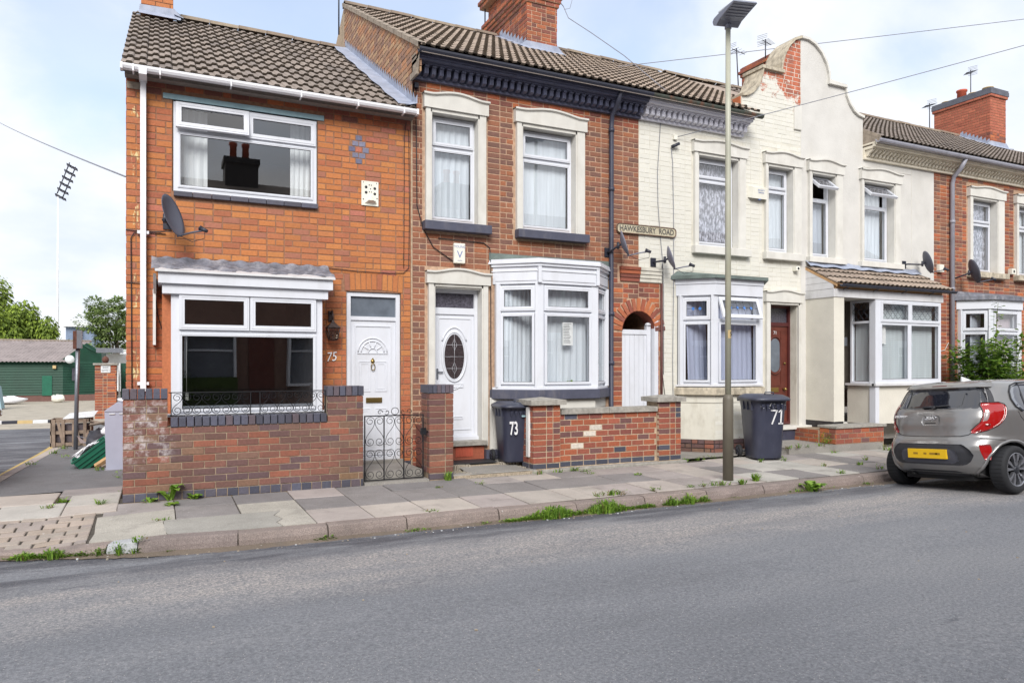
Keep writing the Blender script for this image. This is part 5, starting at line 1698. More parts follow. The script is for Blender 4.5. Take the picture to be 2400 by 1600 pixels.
# gable above the lower neighbour, its bricks laid in the flank
gp = Plane((3.047, 13.4, 0), -pi / 2)
rz = lambda y: EZ + (y - EY) * (RZ_ - EZ) / (RY_ - EY)
mb = MB()
mb.add([(3.054, 9.22, 4.86), (3.054, 13.4, 7.2), (3.054, 13.4, 8.17), (3.054, 9.1, rz(9.1)), (3.054, 9.1, 5.42), (3.054, 9.4, 5.42), (3.054, 9.4, 4.86), (3.054, 17.4, 5.7), (3.054, 17.4, 4.8)], [(0, 1, 2, 3, 4, 5, 6), (1, 8, 7, 2)])
mb.add([(3.25, 9.5, 4.86), (3.25, 13.4, 7.2), (3.25, 13.4, 8.12), (3.25, 9.5, rz(9.5) - .03)], [(3, 2, 1, 0)])
gw_ = mb.build('gable_wall', house, 'mortar_tan')
def gx(zc):
    y_top = EY + (zc - EZ) * (RY_ - EY) / (RZ_ - EZ) + .05
    y_low = min(13.4, 9.17 + (zc - 4.93) * (13.3 - 9.17) / (7.27 - 4.885) + .1)
    a, b = 13.4 - y_low, 13.4 - max(9.13 if zc > 5.42 else FY + .01, y_top)
    return (max(0, a), b) if b > a else (0, 0)
lay_bricks(gw_, gp, 0, 4.3, 4.95, 8.14, 'brick_tan', S=.205, bond='mixed', seed=41, extent=gx, limit=300)
mb = MB()
for k in range(12):
    y0, y1 = 9.05 + (13.45 - 9.05) * k / 12, 9.05 + (13.45 - 9.05) * (k + 1) / 12
    mb.add([(3.02, y0, rz(y0) - .03), (3.02, y1 - .01, rz(y1) - .03), (3.02, y1 - .01, rz(y1) + .035), (3.02, y0, rz(y0) + .045), (3.14, y0, rz(y0) + .045), (3.14, y1 - .01, rz(y1) + .035)], [(0, 3, 2, 1), (3, 4, 5, 2)])
mb.build('verge', house, 'mortar_verge')
mb = MB(); mb.add([(3.045, 9.1, 5.40), (3.045, FY, 5.40), (3.045, FY, 5.7), (3.045, 9.06, 5.66)], [(0, 3, 2, 1)]); mb.box(3.02, 3.05, 9.12, FY, 5.36, 5.44); mb.build('cornice_return', house, 'mortar_verge')
shell(house, 3.05, 6.75)
roof = roofbase(house, 3.06, 6.75)
chk = lambda x, y: 6.1 < x < 6.95 and y > 12.0
lay_tiles(roof, 3.06, 6.75, EY, EZ, RY_, RZ_, 15, 'tile_brown', tw=.258, seed=9, skip=chk, hump=.022, lift=.036)
ridge_tiles(roof, 3.04, 6.1, RY_, RZ_ + .0)
lin_c = chimney(house, 6.19, 6.84, 12.16, 13.95, 7.3, 9.35, 'brick_soot', 'mortar_light', ((8.36, .03), (8.4355, .06), (8.511, .09), (8.587, .115), (9.0, .14), (9.08, .17)), seed=50)
leadstep(house, 6.19, 6.84, 12.16, 13.95)
# fittings
t = thing('alarm_box', 'white burglar alarm box with blue print between the two indigo sills, over the arched door', 'alarm box', (3.715, FY, 3.08))
mb = MB(); mb.box(3.635, 3.80, FY - .06, FY, 2.95, 3.225); mb.build('case', t, 'plastic_white', bevel=.012)
text('lettering', t, 'YOUNG', .048, (3.717, FY - .0615, 3.175), (pi / 2, 0, 0), 'ink_blue', .0008, .95)
text('lettering', t, 'V', .14, (3.717, FY - .0615, 3.065), (pi / 2, 0, 0), 'ink_blue', .0008, 1.0)
text('lettering', t, 'ALARM', .022, (3.717, FY - .0615, 2.985), (pi / 2, 0, 0), 'ink_blue', .0008, 1.0)
curtain('curtain', 'white curtain behind the narrow upstairs window next to the straight joint', 3.38, 3.96, 3.56, 4.94, 9.595, 'net_white', 6, .018)
curtain('net_curtain', 'pale net filling the wider upstairs window beside the dark downpipe', 4.76, 5.54, 3.56, 4.94, 9.595, 'net_white', 3, .01)
for a, b, c_, lb in ((4.36, 4.84, 9.30, 'white net curtain in the side light of the angled bay, behind the dark bin'), (4.84, 5.62, 9.10, 'white net curtains in the front light of the angled bay, paper notice before them')):
    curtain('net_curtain', lb, a, b, 1.27, 2.67, c_ + .04, 'net_white', 7, .022)
curtain('net_curtain', 'white net curtain in the narrow splay of the bay by the dark downpipe', 5.66, 6.05, 1.27, 2.67, 9.33, 'net_white', 4, .02)
t = thing('paper_notice', 'white printed paper notice stuck inside the front bay pane', 'notice', (5.25, 9.03, 1.97))
mb = MB(); mb.box(5.165, 5.335, 9.028, 9.030, 1.83, 2.155); mb.build('sheet', t, 'paper')
mb = MB()
for k in range(13):
    wd = R.uniform(.09, .14); mb.box(5.18, 5.18 + wd, 9.0265, 9.0275, 2.13 - k * .022, 2.136 - k * .022)
mb.build('print', t, 'ink')
mb = MB()
for k in range(12):
    a = k * .6; mb.add([(5.30, 9.06, 1.27), (5.30 + .03 * math.cos(a), 9.06 + .03 * math.sin(a), 1.31 + .003 * k), (5.30 + .05 * math.cos(a + .2), 9.06 + .05 * math.sin(a + .2), 1.30 + .003 * k)], [(0, 1, 2)])
top('houseplant', mb, 'leaf_bright', 'tiny green houseplant on the sill inside the front bay pane', 'plant', (5.30, 9.06, 1.27))
t = thing('side_gate', 'white boarded passage gate under the brick arch', 'gate', (6.8, 9.5, .8))
GY = 9.49
for k in range(6):
    x0 = 6.465 + k * .088
    mb = MB(); mb.box(x0 + .002, x0 + .086, GY, GY + .02, .45, 2.07); mb.build('board', t, 'upvc', bevel=.003)
mb = MB(); mb.box(6.46, 7.0, GY - .015, GY + .03, 2.03, 2.105); mb.box(6.955, 7.03, GY - .02, GY + .05, .45, 2.18); mb.box(7.045, 7.12, GY - .1, GY + .06, .45, 2.3); mb.lathe([(.05, 0), (.05, .02), (.02, .04), (0, .045)], (6.99, GY, 2.18), 10); mb.build('gate_frame', t, 'upvc', bevel=.004)
# street name
t = thing('street_sign', 'long cast street name plate reading HAWKESBURY ROAD, half on brick, half on cream paint', 'sign', (6.88, FY, 3.65))
def roundrect(x0, x1, z0, z1, r, n=5):
    pts = []
    for cx_, cz_, a0 in ((x1 - r, z1 - r, 0), (x0 + r, z1 - r, pi / 2), (x0 + r, z0 + r, pi), (x1 - r, z0 + r, 1.5 * pi)):
        pts += [(cx_ + r * math.cos(a0 + pi / 2 * k / n), cz_ + r * math.sin(a0 + pi / 2 * k / n)) for k in range(n + 1)]
    return pts
mb = MB(); mb.prism(roundrect(6.32, 7.455, 3.585, 3.735, .055), FY - .03, FY - .012, 0); mb.build('plate', t, 'sign_face')
mb = MB(); mb.tube([(x, FY - .032, z) for x, z in roundrect(6.325, 7.45, 3.59, 3.73, .05)], .008, 5, close=True); mb.build('rim', t, 'sign_rust')
text('lettering', t, 'HAWKESBURY  ROAD', .122, (6.888, FY - .031, 3.659), (pi / 2, 0, 0), 'sign_letter', .004, .86, off=.0016)
# low wall of the forecourt
gw = thing('garden_wall', 'low orange-red brick wall with rough concrete coping before the angled bay', 'wall', (5.7, 8.5, .12), 'front garden walls')
WY = 8.5
W3 = Plane((0, WY, 0), 0)
def lw(px, py): pass
mb = MB()
mb.box(4.426, 4.83, WY + .006, WY + .32, .14, 1.02); mb.box(4.83, 6.47, WY + .066, WY + .2, .14, .88); mb.box(6.46, 6.85, WY + .006, WY + .3, .14, 1.02); mb.box(6.66, 6.85, WY + .3, 9.3, .14, .78)
mb.build('wall_core', gw, 'mortar_tan')
def mnew(u, z, r):
    if abs(u - 5.42) < .09 and abs(z - .64) < .05 or abs(u - 5.17) < .09 and abs(z - .42) < .045: return 'brick_blotch'
    return 'brick_blue' if r.random() < .06 else None
lay_bricks(gw, Plane((4.42, WY, 0), 0), 0, .41, .245, 1.015, 'brick_new', S=.2, bond='flemish', seed=60)
lay_bricks(gw, Plane((0, WY + .06, 0), 0), 4.83, 6.46, .245, .885, 'brick_new', S=.2, bond='stretch', seed=61, matf=mnew)
lay_bricks(gw, Plane((6.455, WY, 0), 0), 0, .40, .245, 1.015, 'brick_new', S=.2, bond='flemish', seed=62, matf=lambda u, z, r: 'brick_blue' if r.random() < .16 else None)
lay_bricks(gw, Plane((4.42, WY + .33, 0), -pi / 2), 0, .33, .245, 1.015, 'brick_new', S=.2, bond='flemish', seed=63)
lay_bricks(gw, Plane((4.42, WY, 0), 0), 0, .41, .17, .245, 'brick_slate', S=.2, seed=64); lay_bricks(gw, Plane((0, WY + .06, 0), 0), 4.83, 6.46, .17, .245, 'brick_slate', S=.2, seed=65); lay_bricks(gw, Plane((6.455, WY, 0), 0), 0, .40, .17, .245, 'brick_slate', S=.2, seed=66); lay_bricks(gw, Plane((4.42, WY + .33, 0), -pi / 2), 0, .33, .17, .245, 'brick_slate', S=.2, seed=67)
mb = MB(); mb.box(4.38, 6.93, WY - .05, WY + .25, .05, .165); mb.build('footing', gw, 'concrete_cap', bevel=.012)
for x0, x1, y0, y1, z0, z1 in ((4.36, 4.89, WY - .06, WY + .38, 1.02, 1.085), (6.40, 6.91, WY - .05, WY + .36, 1.02, 1.085), (4.86, 5.62, WY + .02, WY + .25, .885, .955), (5.625, 5.70, WY + .015, WY + .25, .885, .957), (5.705, 6.45, WY + .02, WY + .25, .885, .955), (6.62, 6.9, WY + .3, 9.32, .78, .85)):
    mb = MB(); mb.box(x0, x1, y0, y1, z0, z1)
    if (x1 - x0) < .6 and z1 > 1: mb.add([(x0, y0, z1), (x1, y0, z1), (x1, y1, z1), (x0, y1, z1), ((x0 + x1) / 2, (y0 + y1) / 2, z1 + .035)], [(0, 1, 4), (1, 2, 4), (2, 3, 4), (3, 0, 4)])
    mb.build('coping', gw, 'concrete_cap')
mb = MB(); mb.box(4.395, 4.425, WY + .09, WY + .165, .33, .99); mb.build('timber_batten', gw, 'white_paint', bevel=.003)
# free-standing pier by the gate
gp_ = thing('gate_pier', 'free-standing purple-brown brick gate pier capped with upright blue bricks', 'pier', (3.12, 8.5, .12))
mb = MB(); mb.box(2.968, 3.272, 8.456, 8.75, .1, 1.2); mb.build('pier_core', gp_, 'mortar_old')
lay_bricks(gp_, Plane((2.962, 8.45, 0), 0), 0, .318, .222, 1.2, 'brick_old2', S=.21, bond='flemish', seed=70, course=.0747) if False else None
brickmat('brick_pier', [(122, 82, 70), (132, 84, 68), (112, 76, 68), (140, 90, 72), (104, 74, 72), (128, 92, 76)], .2)
lay_bricks(gp_, Plane((2.962, 8.45, 0), 0), 0, .318, .222, 1.2, 'brick_pier', S=.21, bond='flemish', seed=70, course=.0747)
lay_bricks(gp_, Plane((2.962, 8.76, 0), -pi / 2), 0, .31, .222, 1.2, 'brick_pier', S=.21, bond='flemish', seed=71, course=.0747)
lay_bricks(gp_, Plane((3.28, 8.45, 0), pi / 2), 0, .31, .222, 1.2, 'brick_pier', S=.21, bond='flemish', seed=72, course=.0747)
lay_bricks(gp_, Plane((2.962, 8.45, 0), 0), 0, .318, .14, .222, 'brick_blue', S=.2, seed=73)
for k in range(6):
    mb = MB(); mb.box(2.955 + k * .0545, 2.955 + k * .0545 + .0495, 8.44, 8.77, 1.205, 1.305); mb.build('coping_brick', gp_, 'brick_blue', bevel=.004)
mb = MB(); mb.add([(3.28, 8.76, .2), (3.28, 9.38, .2), (3.28, 9.38, .75), (3.28, 8.9, .75), (3.28, 8.76, .68), (3.10, 8.76, .2), (3.10, 9.38, .2), (3.10, 9.38, .75), (3.10, 8.9, .75), (3.10, 8.76, .68)], [(0, 1, 2, 3, 4), (9, 8, 7, 6, 5), (2, 7, 8, 3), (3, 8, 9, 4)])
top('dividing_wall', mb, 'brick_soot', 'stub of weathered brick wall running back from the gate pier to the houses', 'wall', (3.2, 9.0, .2))
mb = MB(); mb.box(3.42, 4.12, 8.98, 9.32, .232, .245)
top('door_mat', mb, 'rubber_seal', 'flat black rubber mat below the step of the oval-light door', 'mat', (3.75, 9.15, .235))
# ---------------------------------------------------------------- the cream painted brick house with half the shaped gable
house = thing('painted_house', 'cream painted brick house with flaking white cornice and peeling half gable', 'house', (8.5, FY, .15), 'terraced houses along the pavement')
h71 = [(7.90, 8.76, 3.50, 4.995), (9.42, 10.02, 3.50, 4.995), (7.50, 9.20, .9, 2.92), (9.46, 10.14, .30, 2.62)]
mb = MB()
wall_back(pf, 6.75, 10.24, 2.84, 5.40, [q for q in h71 if q[3] > 2.84 and q[2] > 2.84] + [(7.50, 9.20, 2.84, 2.92)], mb, .003)
wall_back(pf, 7.165, 10.24, .15, 2.84, [(7.50, 9.20, .9, 2.84), (9.46, 10.14, .30, 2.62)], mb, .003)
wall = mb.build('wall', house, 'mortar_cream')
hol = [(7.79, 8.94, 3.37, 5.24), (9.32, 10.24, 3.37, 5.24), (7.46, 9.27, 1.0, 3.02), (9.34, 10.24, .3, 2.85)]
lay_bricks(wall, pf, 6.76, 10.235, 2.855, 5.385, 'brick_painted', hol + [(6.75, 7.18, 2.84, 3.08)], S=.2, bond='garden', seed=81, joint=.006)
lay_bricks(wall, pf, 7.19, 10.235, .165, 2.855, 'brick_painted', hol, S=.2, bond='garden', seed=82, joint=.006, rest='brickwork', limit=0)
# shaped gable: outline in the facade's plane
GL = [(8.86, 5.40), (8.86, 6.10), (8.98, 6.12), (9.10, 6.19), (9.22, 6.32), (9.30, 6.48), (9.335, 6.63), (9.76, 6.65), (9.78, 6.80), (9.84, 6.98), (9.94, 7.14), (10.08, 7.27), (10.24, 7.335)]
GR = [(10.24, 7.335), (10.40, 7.335), (10.56, 7.28), (10.72, 7.16), (10.84, 6.99), (10.90, 6.82), (10.915, 6.68), (11.33, 6.65), (11.36, 6.50), (11.44, 6.36), (11.56, 6.24), (11.68, 6.18), (11.83, 6.15), (11.83, 5.40)]
def profz(P):
    return P
def gl_ext(zc):
    xs = [p[0] for p in GL]
    x = 8.86
    for (a, b), (c, d) in zip(GL[1:-1], GL[2:]):
        if min(b, d) - 1e-6 <= zc <= max(b, d) + 1e-6 and abs(d - b) > 1e-6:
            x = a + (c - a) * (zc - b) / (d - b)
    if 6.63 < zc < 6.66: x = 9.6
    return (x + .02, 10.235) if zc < 7.31 else (0, 0)
mb = MB(); mb.prism([(x, z) for x, z in GL] + [(10.24, 5.40)], FY + .003, FY + .34)
gb = mb.build('gable', house, 'mortar_cream')
lay_bricks(gb, pf, 8.86, 10.235, 5.425, 7.30, 'brick_painted', S=.2, bond='mixed', seed=84, joint=.006, extent=gl_ext, limit=300)
def coping(parent, P, mat, e=.035, w0=FY - .045, w1=FY + .38, t=.045):
    """a stone coping that follows the gable's outline"""
    mb = MB(); vs, fs = [], []
    n = len(P)
    for i, (x, z) in enumerate(P):
        a = P[max(0, i - 1)]; b = P[min(n - 1, i + 1)]
        d = Vector((b[0] - a[0], 0, b[1] - a[1])).normalized(); nn = Vector((-d.z, 0, d.x))
        if nn.z < -.2: nn = -nn
        p = Vector((x, 0, z))
        q = p + nn * t
        vs += [(p.x, w0, p.z), (q.x, w0, q.z), (q.x, w1, q.z), (p.x, w1, p.z)]
        if i:
            k = (i - 1) * 4
            fs += [(k + j, k + 4 + j, k + 4 + (j + 1) % 4, k + (j + 1) % 4) for j in range(4)]
    fs += [(3, 2, 1, 0), (4 * n - 4, 4 * n - 3, 4 * n - 2, 4 * n - 1)]
    mb.add(vs, fs)
    mb.box(min(P[0][0], P[-1][0]) if 0 else 0, 0, 0, 0, 0, 0) if False else None
    return mb.build('coping', parent, mat)
coping(house, GL[1:], 'worn_sill'); 
mb = MB(); mb.box(9.28, 9.80, FY - .06, FY + .42, 6.635, 6.69); mb.build('kneeler', house, 'worn_sill')
mb = MB(); mb.box(8.84, 8.88, FY + .02, FY + .34, 5.66, 6.1); mb.build('gable_return', house, 'brick_soot')
mb = MB(); mb.box(10.06, 10.235, FY - .03, FY + .02, 5.70, 6.14); mb.build('stone_block', house, 'cream_pale', bevel=.01)
for args in (dict(ox0=7.79, ox1=8.94, ix0=7.91, ix1=8.75), dict(ox0=9.33, ox1=10.232, ix0=9.43, ix1=10.01)):
    surround(house, zs=3.495, zt_in=4.975, zh=5.02, zt_out=5.24, rise=.045, mat='cream_pale', **args)
sillblock(house, 7.79, 9.0, 3.37, 3.495, 'cream_pale', 9.3); sillblock(house, 9.33, 10.232, 3.37, 3.495, 'cream_pale', 9.3)
casement(house, 7.92, 8.74, 3.52, 4.97, 9.52, 4.62); casement(house, 9.44, 10.0, 3.52, 4.97, 9.52, 4.60)
cornice(house, 6.75, 8.86, ('flaking_white', 'flaking_white'))
gutter(house, 6.76, 8.99, 9.06, 5.685, 'gutter_rusty', .05)
# bay with a felt roof
P71 = [(7.54, FY), (7.92, 9.0), (8.87, 9.0), (9.2, FY)]
bayfront(house, P71, 1.235, 2.66, 0, 2.26, tilts={1: .34}, lead={0: ('v', (.33, .67), 'came'), 1: ('v', (.2, .4, .6, .8), 'came'), 2: ('v', (.5,), 'came')})
mb = MB(); slabof(mb, offs(P71, .05), 2.66, 2.84); slabof(mb, offs(P71, .065), 2.84, 2.92); slabof(mb, offs(P71, .058), 2.836, 2.842); mb.build('bay_fascia', house, 'upvc')
mb = MB(); o_ = offs(P71, .13); slabof(mb, o_, 2.92, 2.97); mb.add([(x, y, 2.972) for x, y in o_] + [(7.5, FY, 3.06), (9.28, FY, 3.05)], [(0, 1, 4), (1, 2, 5, 4), (2, 3, 5)]); mb.build('bay_roof', house, 'felt_green')
mb = MB(); slabof(mb, offs(P71, .06), 1.205, 1.235); mb.build('window_board', house, 'upvc_old')
mb = MB(); slabof(mb, offs(P71, .08), 1.07, 1.19); mb.build('sill', house, 'worn_sill', bevel=.012)
mb = MB(); slabof(mb, offs(P71, .0), .36, 1.07); slabof(mb, offs(P71, .015), .95, 1.06); mb.build('bay_wall', house, 'mortar_cream')
bw = MB(); slabof(bw, offs(P71, -.01), .1, .37); bo = bw.build('bay_plinth', house, 'tar')
lay_bricks(bo, Plane((0, 8.998, 0), 0), 7.92, 8.87, .15, .36, 'brick_old', S=.2, seed=88, bond='mixed')
lay_bricks(bo, Plane((7.53, FY - .0, 0), math.atan2(-.4, .38)), 0, .55, .15, .36, 'brick_old', S=.2, seed=89, bond='mixed')
lay_bricks(house, Plane((0, 8.999, 0), 0), 7.93, 8.86, .37, .95, 'brick_painted', S=.2, bond='mixed', seed=90, joint=.006)
for a, b in ((0, 1), (1, 2), (2, 3)): pass
# brown door
surround(house, 9.35, 10.232, 9.475, 10.145, .30, 2.60, 2.64, 2.85, .04, mat='cream_pale')
DY = 9.58
mb = MB(); mb.ring(9.475, 10.145, .50, 2.60, .045, DY - .03, DY + .05); mb.box(9.52, 10.10, DY - .02, DY + .05, 2.235, 2.30); mb.build('door_frame', house, 'brown_frame')
mb = MB(); mb.box(9.52, 10.10, DY, DY + .04, .50, 2.235)
mb.ring(9.58, 9.96, 1.18, 2.17, .02, DY - .008, DY)
ovl = [(9.80 + .135 * math.cos(t), DY - .004, 1.72 + (.2 if math.sin(t) > 0 else -.2) * (1 if abs(math.sin(t)) > .01 else 0) + .13 * math.sin(t)) for t in [2 * pi * k / 28 + .01 for k in range(28)]]
mb.tube(ovl, .018, 6, close=True)
for a, b in ((9.58, 9.74), (9.83, 9.99)): mb.ring(a, b, .60, 1.0, .018, DY - .008, DY)
leaf = mb.build('door', house, 'brown_door')
g = MB(); g.add([(9.80, DY - .004, 1.72)] + [(9.80 + (x - 9.80) * .85, DY - .003, 1.72 + (z - 1.72) * .9) for x, y, z in ovl], [(0, (k + 1) % 28 + 1, k + 1) for k in range(28)]); g.build('oval_light', leaf, 'frosted')
mb = MB(); mb.box(9.66, 9.88, DY - .014, DY, 1.07, 1.15); mb.build('letterbox', leaf, 'brass', bevel=.003)
mb = MB(); mb.tube([(10.0, DY, 1.12), (10.0, DY - .05, 1.12)], .022, 8); mb.lathe([(0, -.03), (.03, 0), (0, .03)], (10.0, DY - .06, 1.12), 10); mb.tube([(10.02, DY, 1.58), (10.02, DY - .03, 1.58)], .018, 8); mb.build('door_knob', leaf, 'brass')
text('numerals', leaf, '71', .085, (9.80, DY - .008, 2.115), (pi / 2, 0, 0), 'number_white', .002)
g = MB(); g.quad((9.52, DY + .02, 2.30), (10.10, DY + .02, 2.30), (10.10, DY + .02, 2.555), (9.52, DY + .02, 2.555)); g.build('fanlight', house, 'frosted_dark')
mb = MB(); mb.box(9.40, 10.36, 9.26, 9.55, .43, .49); mb.build('doorstep', house, 'cream_pale', bevel=.01); mb = MB(); mb.box(9.44, 10.34, 9.30, 9.5, .2, .43); mb.build('step_riser', house, 'pipe_dark')
room(house, 7.3, 10.2, 3.4, 5.1, 9.63, 12.0)
room(house, 7.5, 9.2, 1.1, 2.95, 9.42, 11.4)
shell(house, 6.75, 10.24)
roof = roofbase(house, 6.75, 8.86)
lay_tiles(roof, 6.75, 10.24, EY, EZ, RY_, RZ_, 15, 'tile_brown', tw=.2612, seed=12, skip=lambda x, y: (x < 6.95 and y > 12.0) or (x > 8.84 and y < 9.7), hump=.022, lift=.036)
mb = MB(); mb.add([(8.84, 9.7, rz(9.7) - .03), (10.24, 9.7, rz(9.7) - .03), (10.24, RY_, RZ_ - .03), (8.84, RY_, RZ_ - .03)], [(0, 1, 2, 3)]); mb.build('rear_slope', roof, 'tile_brown')
ridge_tiles(roof, 6.95, 10.2, RY_, RZ_, 'terracotta' if False else 'ridge_mat')
for lb, x0, x1, zt_, zb_, y_, m_ in (('thin white net in the wide upstairs window behind the lamp column', 7.97, 8.69, 4.92, 3.56, 9.595, 'net_lace'), ('white curtain in the upstairs window beside the white projecting box', 9.47, 9.97, 4.92, 3.56, 9.595, 'net_white')):
    curtain('net_curtain', lb, x0, x1, zb_, zt_, y_, m_, 6, .016)
curtain('net_curtain', 'lilac-white net gathered in the splay of the felt-roofed bay', 7.6, 8.0, 1.29, 2.62, 9.32, 'net_lilac', 4, .02, skew=.05)
curtain('net_curtain', 'lilac-white net hung in folds in the front light of the felt-roofed bay', 7.98, 8.82, 1.31, 2.55, 9.14, 'net_lilac', 8, .028)

# ---------------------------------------------------------------- the rendered house with the porch
house = thing('rendered_house', 'off-white roughcast house with plain half gable and tiled porch over its bay', 'house', (12.0, FY, .15), 'terraced houses along the pavement')
h69 = [(10.47, 11.07, 3.50, 4.99), (11.81, 12.66, 3.50, 4.99), (10.75, 13.1, .5, 2.75)]
mb = MB(); wall_back(pf, 10.24, 13.88, .15, 5.40, h69, mb, .0); wall = mb.build('wall', house, 'render_white')
mb = MB(); mb.prism([(10.24, 5.40)] + [(x, z) for x, z in GR[::-1]][:0] + [(11.83, 5.40)] + [p for p in GR[::-1][1:]], FY + .0, FY + .34); mb.build('gable', house, 'render_white', fix=True)
coping(house, GR[:-1], 'cream_pale')
mb = MB(); mb.box(10.90, 11.36, FY - .06, FY + .42, 6.635, 6.69); mb.build('kneeler', house, 'cream_pale')
for args in (dict(ox0=10.37, ox1=11.27, ix0=10.48, ix1=11.06), dict(ox0=11.72, ox1=12.85, ix0=11.82, ix1=12.65)):
    surround(house, zs=3.48, zt_in=4.97, zh=5.01, zt_out=5.235, rise=.045, mat='cream_pale', **args)
sillblock(house, 10.36, 11.3, 3.38, 3.48, 'cream_pale', 9.3); sillblock(house, 11.70, 12.88, 3.38, 3.48, 'cream_pale', 9.3)
casement(house, 10.49, 11.05, 3.50, 4.965, 9.53, 4.55, tilt=.85, lead=('diamond', 4, 2, 'came_light')); casement(house, 11.83, 12.64, 3.50, 4.965, 9.53, 4.55, tilt=.85, lead=('diamond', 6, 2, 'came_light'))
cornice(house, 11.83, 13.88, ('dentil_cream', 'dentil_cream'), rnd=True)
gutter(house, 11.8, 13.88, 9.06, 5.685, 'gutter_grey', .055)
mb = MB(); mb.box(13.2, 13.215, FY - .006, FY, 3.3, 5.39); mb.box(11.83, 13.2, FY - .006, FY, 5.25, 5.265); mb.build('render_bead', house, 'cream_pale')
room(house, 10.3, 13.2, 3.4, 5.1, 9.64, 12.0); shell(house, 10.24, 13.88)
roof = roofbase(house, 11.83, 13.88)
lay_tiles(roof, 11.83, 13.88, EY, EZ, RY_, RZ_, 15, 'tile_dark', tw=.258, seed=15, skip=lambda x, y: x > 13.0 and y > 12.0, hump=.022, lift=.036)
mb = MB(); mb.add([(10.24, 9.7, rz(9.7)), (11.85, 9.7, rz(9.7)), (11.85, RY_, RZ_), (10.24, RY_, RZ_)], [(0, 1, 2, 3)]); mb.build('rear_slope', roof, 'tile_brown')
ridge_tiles(roof, 10.3, 13.88, RY_, RZ_)
# porch and bay
mb = MB()
mb.box(10.36, 10.61, 8.80, FY, .58, 2.72)
mb.box(11.50, 13.24, 8.84, FY, .5, 1.185); mb.box(11.42, 11.50, 8.86, FY, .5, 1.18)
mb.build('porch_wall', house, 'render_cream')
mb = MB(); mb.box(10.36, 10.61, 8.815, FY, .42, .58); mb.build('damp_course', house, 'tar')
mb = MB(); mb.box(10.40, 13.24, 8.82, FY, 2.72, 2.76); mb.build('porch_soffit', house, 'cream_pale')
mb = MB(); mb.box(10.345, 13.25, 8.785, 8.83, 2.715, 2.855); mb.box(10.345, 10.375, 8.83, FY, 2.715, 2.855); mb.build('fascia_board', house, 'upvc_old', bevel=.003)
mb = MB(); mb.prism([(9.03, 5.62), (9.42, 5.62), (9.42, 5.97), (9.03, 5.745)], 11.832, 11.86, axis='x'); mb.build('verge', house, 'mortar_verge')
yr = lambda z: max(8.81, 8.72 + (z - 2.93) / .529)
for z0_, z1_ in ((2.86, 2.968), (2.972, 3.08), (3.084, 3.19), (3.194, 3.285)):
    mb = MB(); mb.add([(10.352, yr(z0_), z0_), (10.352, FY, z0_), (10.352, FY, z1_), (10.352, yr(z1_), z1_), (10.37, yr(z0_), z0_), (10.37, FY, z0_), (10.37, FY, z1_), (10.37, yr(z1_), z1_)], [(0, 3, 2, 1), (0, 1, 5, 4), (3, 7, 6, 2), (0, 4, 7, 3)]); mb.build('cheek_board', house, 'upvc_old')
for k in range(4):
    mb = MB(); z = 2.845 + k * .058; mb.box(6.757, 7.175 - .004 * k, FY - .022 - .012 * k, FY + .01, z + .006, z + .055); mb.build('corbel_course', house, 'mortar_cream')
mb = MB(); mb.add([(10.35, 8.72, 2.93), (13.45, 8.72, 2.93), (13.45, FY, 3.29), (10.35, FY, 3.29), (10.35, 8.72, 2.88), (10.35, FY, 3.24)], [(0, 1, 2, 3), (0, 3, 5, 4)]); mb.box(10.38, 13.25, 8.81, 8.84, 2.85, 2.94)
pr_ = mb.build('porch_roof', house, 'raw_timber')
lay_tiles(pr_, 10.34, 13.42, 8.72, 2.935, FY, 3.30, 3, 'tile_brown', tw=.24, seed=17, hump=.018)
mb = MB(); mb.grid(lambda u, v: (10.34 + 3.0 * u, FY - .01 - .12 * (1 - v), 3.30 + .11 * v + .012 * math.sin(u * 40)), 30, 2); mb.build('lead_flashing', house, 'lead')
gutter(house, 10.40, 13.45, 8.68, 2.93, 'gutter_black', .04)
mb = MB()
for x_ in (10.55, 11.3, 12.05, 12.8): mb.tube([(x_, 8.66, 2.875), (x_ - .01, 8.76, 2.84)], .008, 4)
mb.build('gutter_bracket', house, 'gutter_black')
# front light of the bay: four panes, diamond leaded above
mb = MB(); Yb = 8.82
mb.ring(11.50, 13.20, 1.22, 2.71, .055, Yb - .02, Yb + .06); mb.box(11.555, 13.145, Yb - .016, Yb + .06, 2.285, 2.345); mb.box(12.285, 12.345, Yb - .018, Yb + .06, 1.275, 2.285)
mb.box(11.40, 11.50, 8.80, 8.92, .5, 2.71)
win = mb.build('bay_window', house, 'upvc')
for a, b in ((11.555, 12.285), (12.345, 13.145)):
    sash(win, a, b, 1.275, 2.285, Yb, .02, .02)
for a, b in ((11.535, 12.315), (12.315, 13.165)):
    sash(win, a, b, 2.315, 2.69, Yb, .05, .035, lead=('diamond', 5, 2, 'came'))
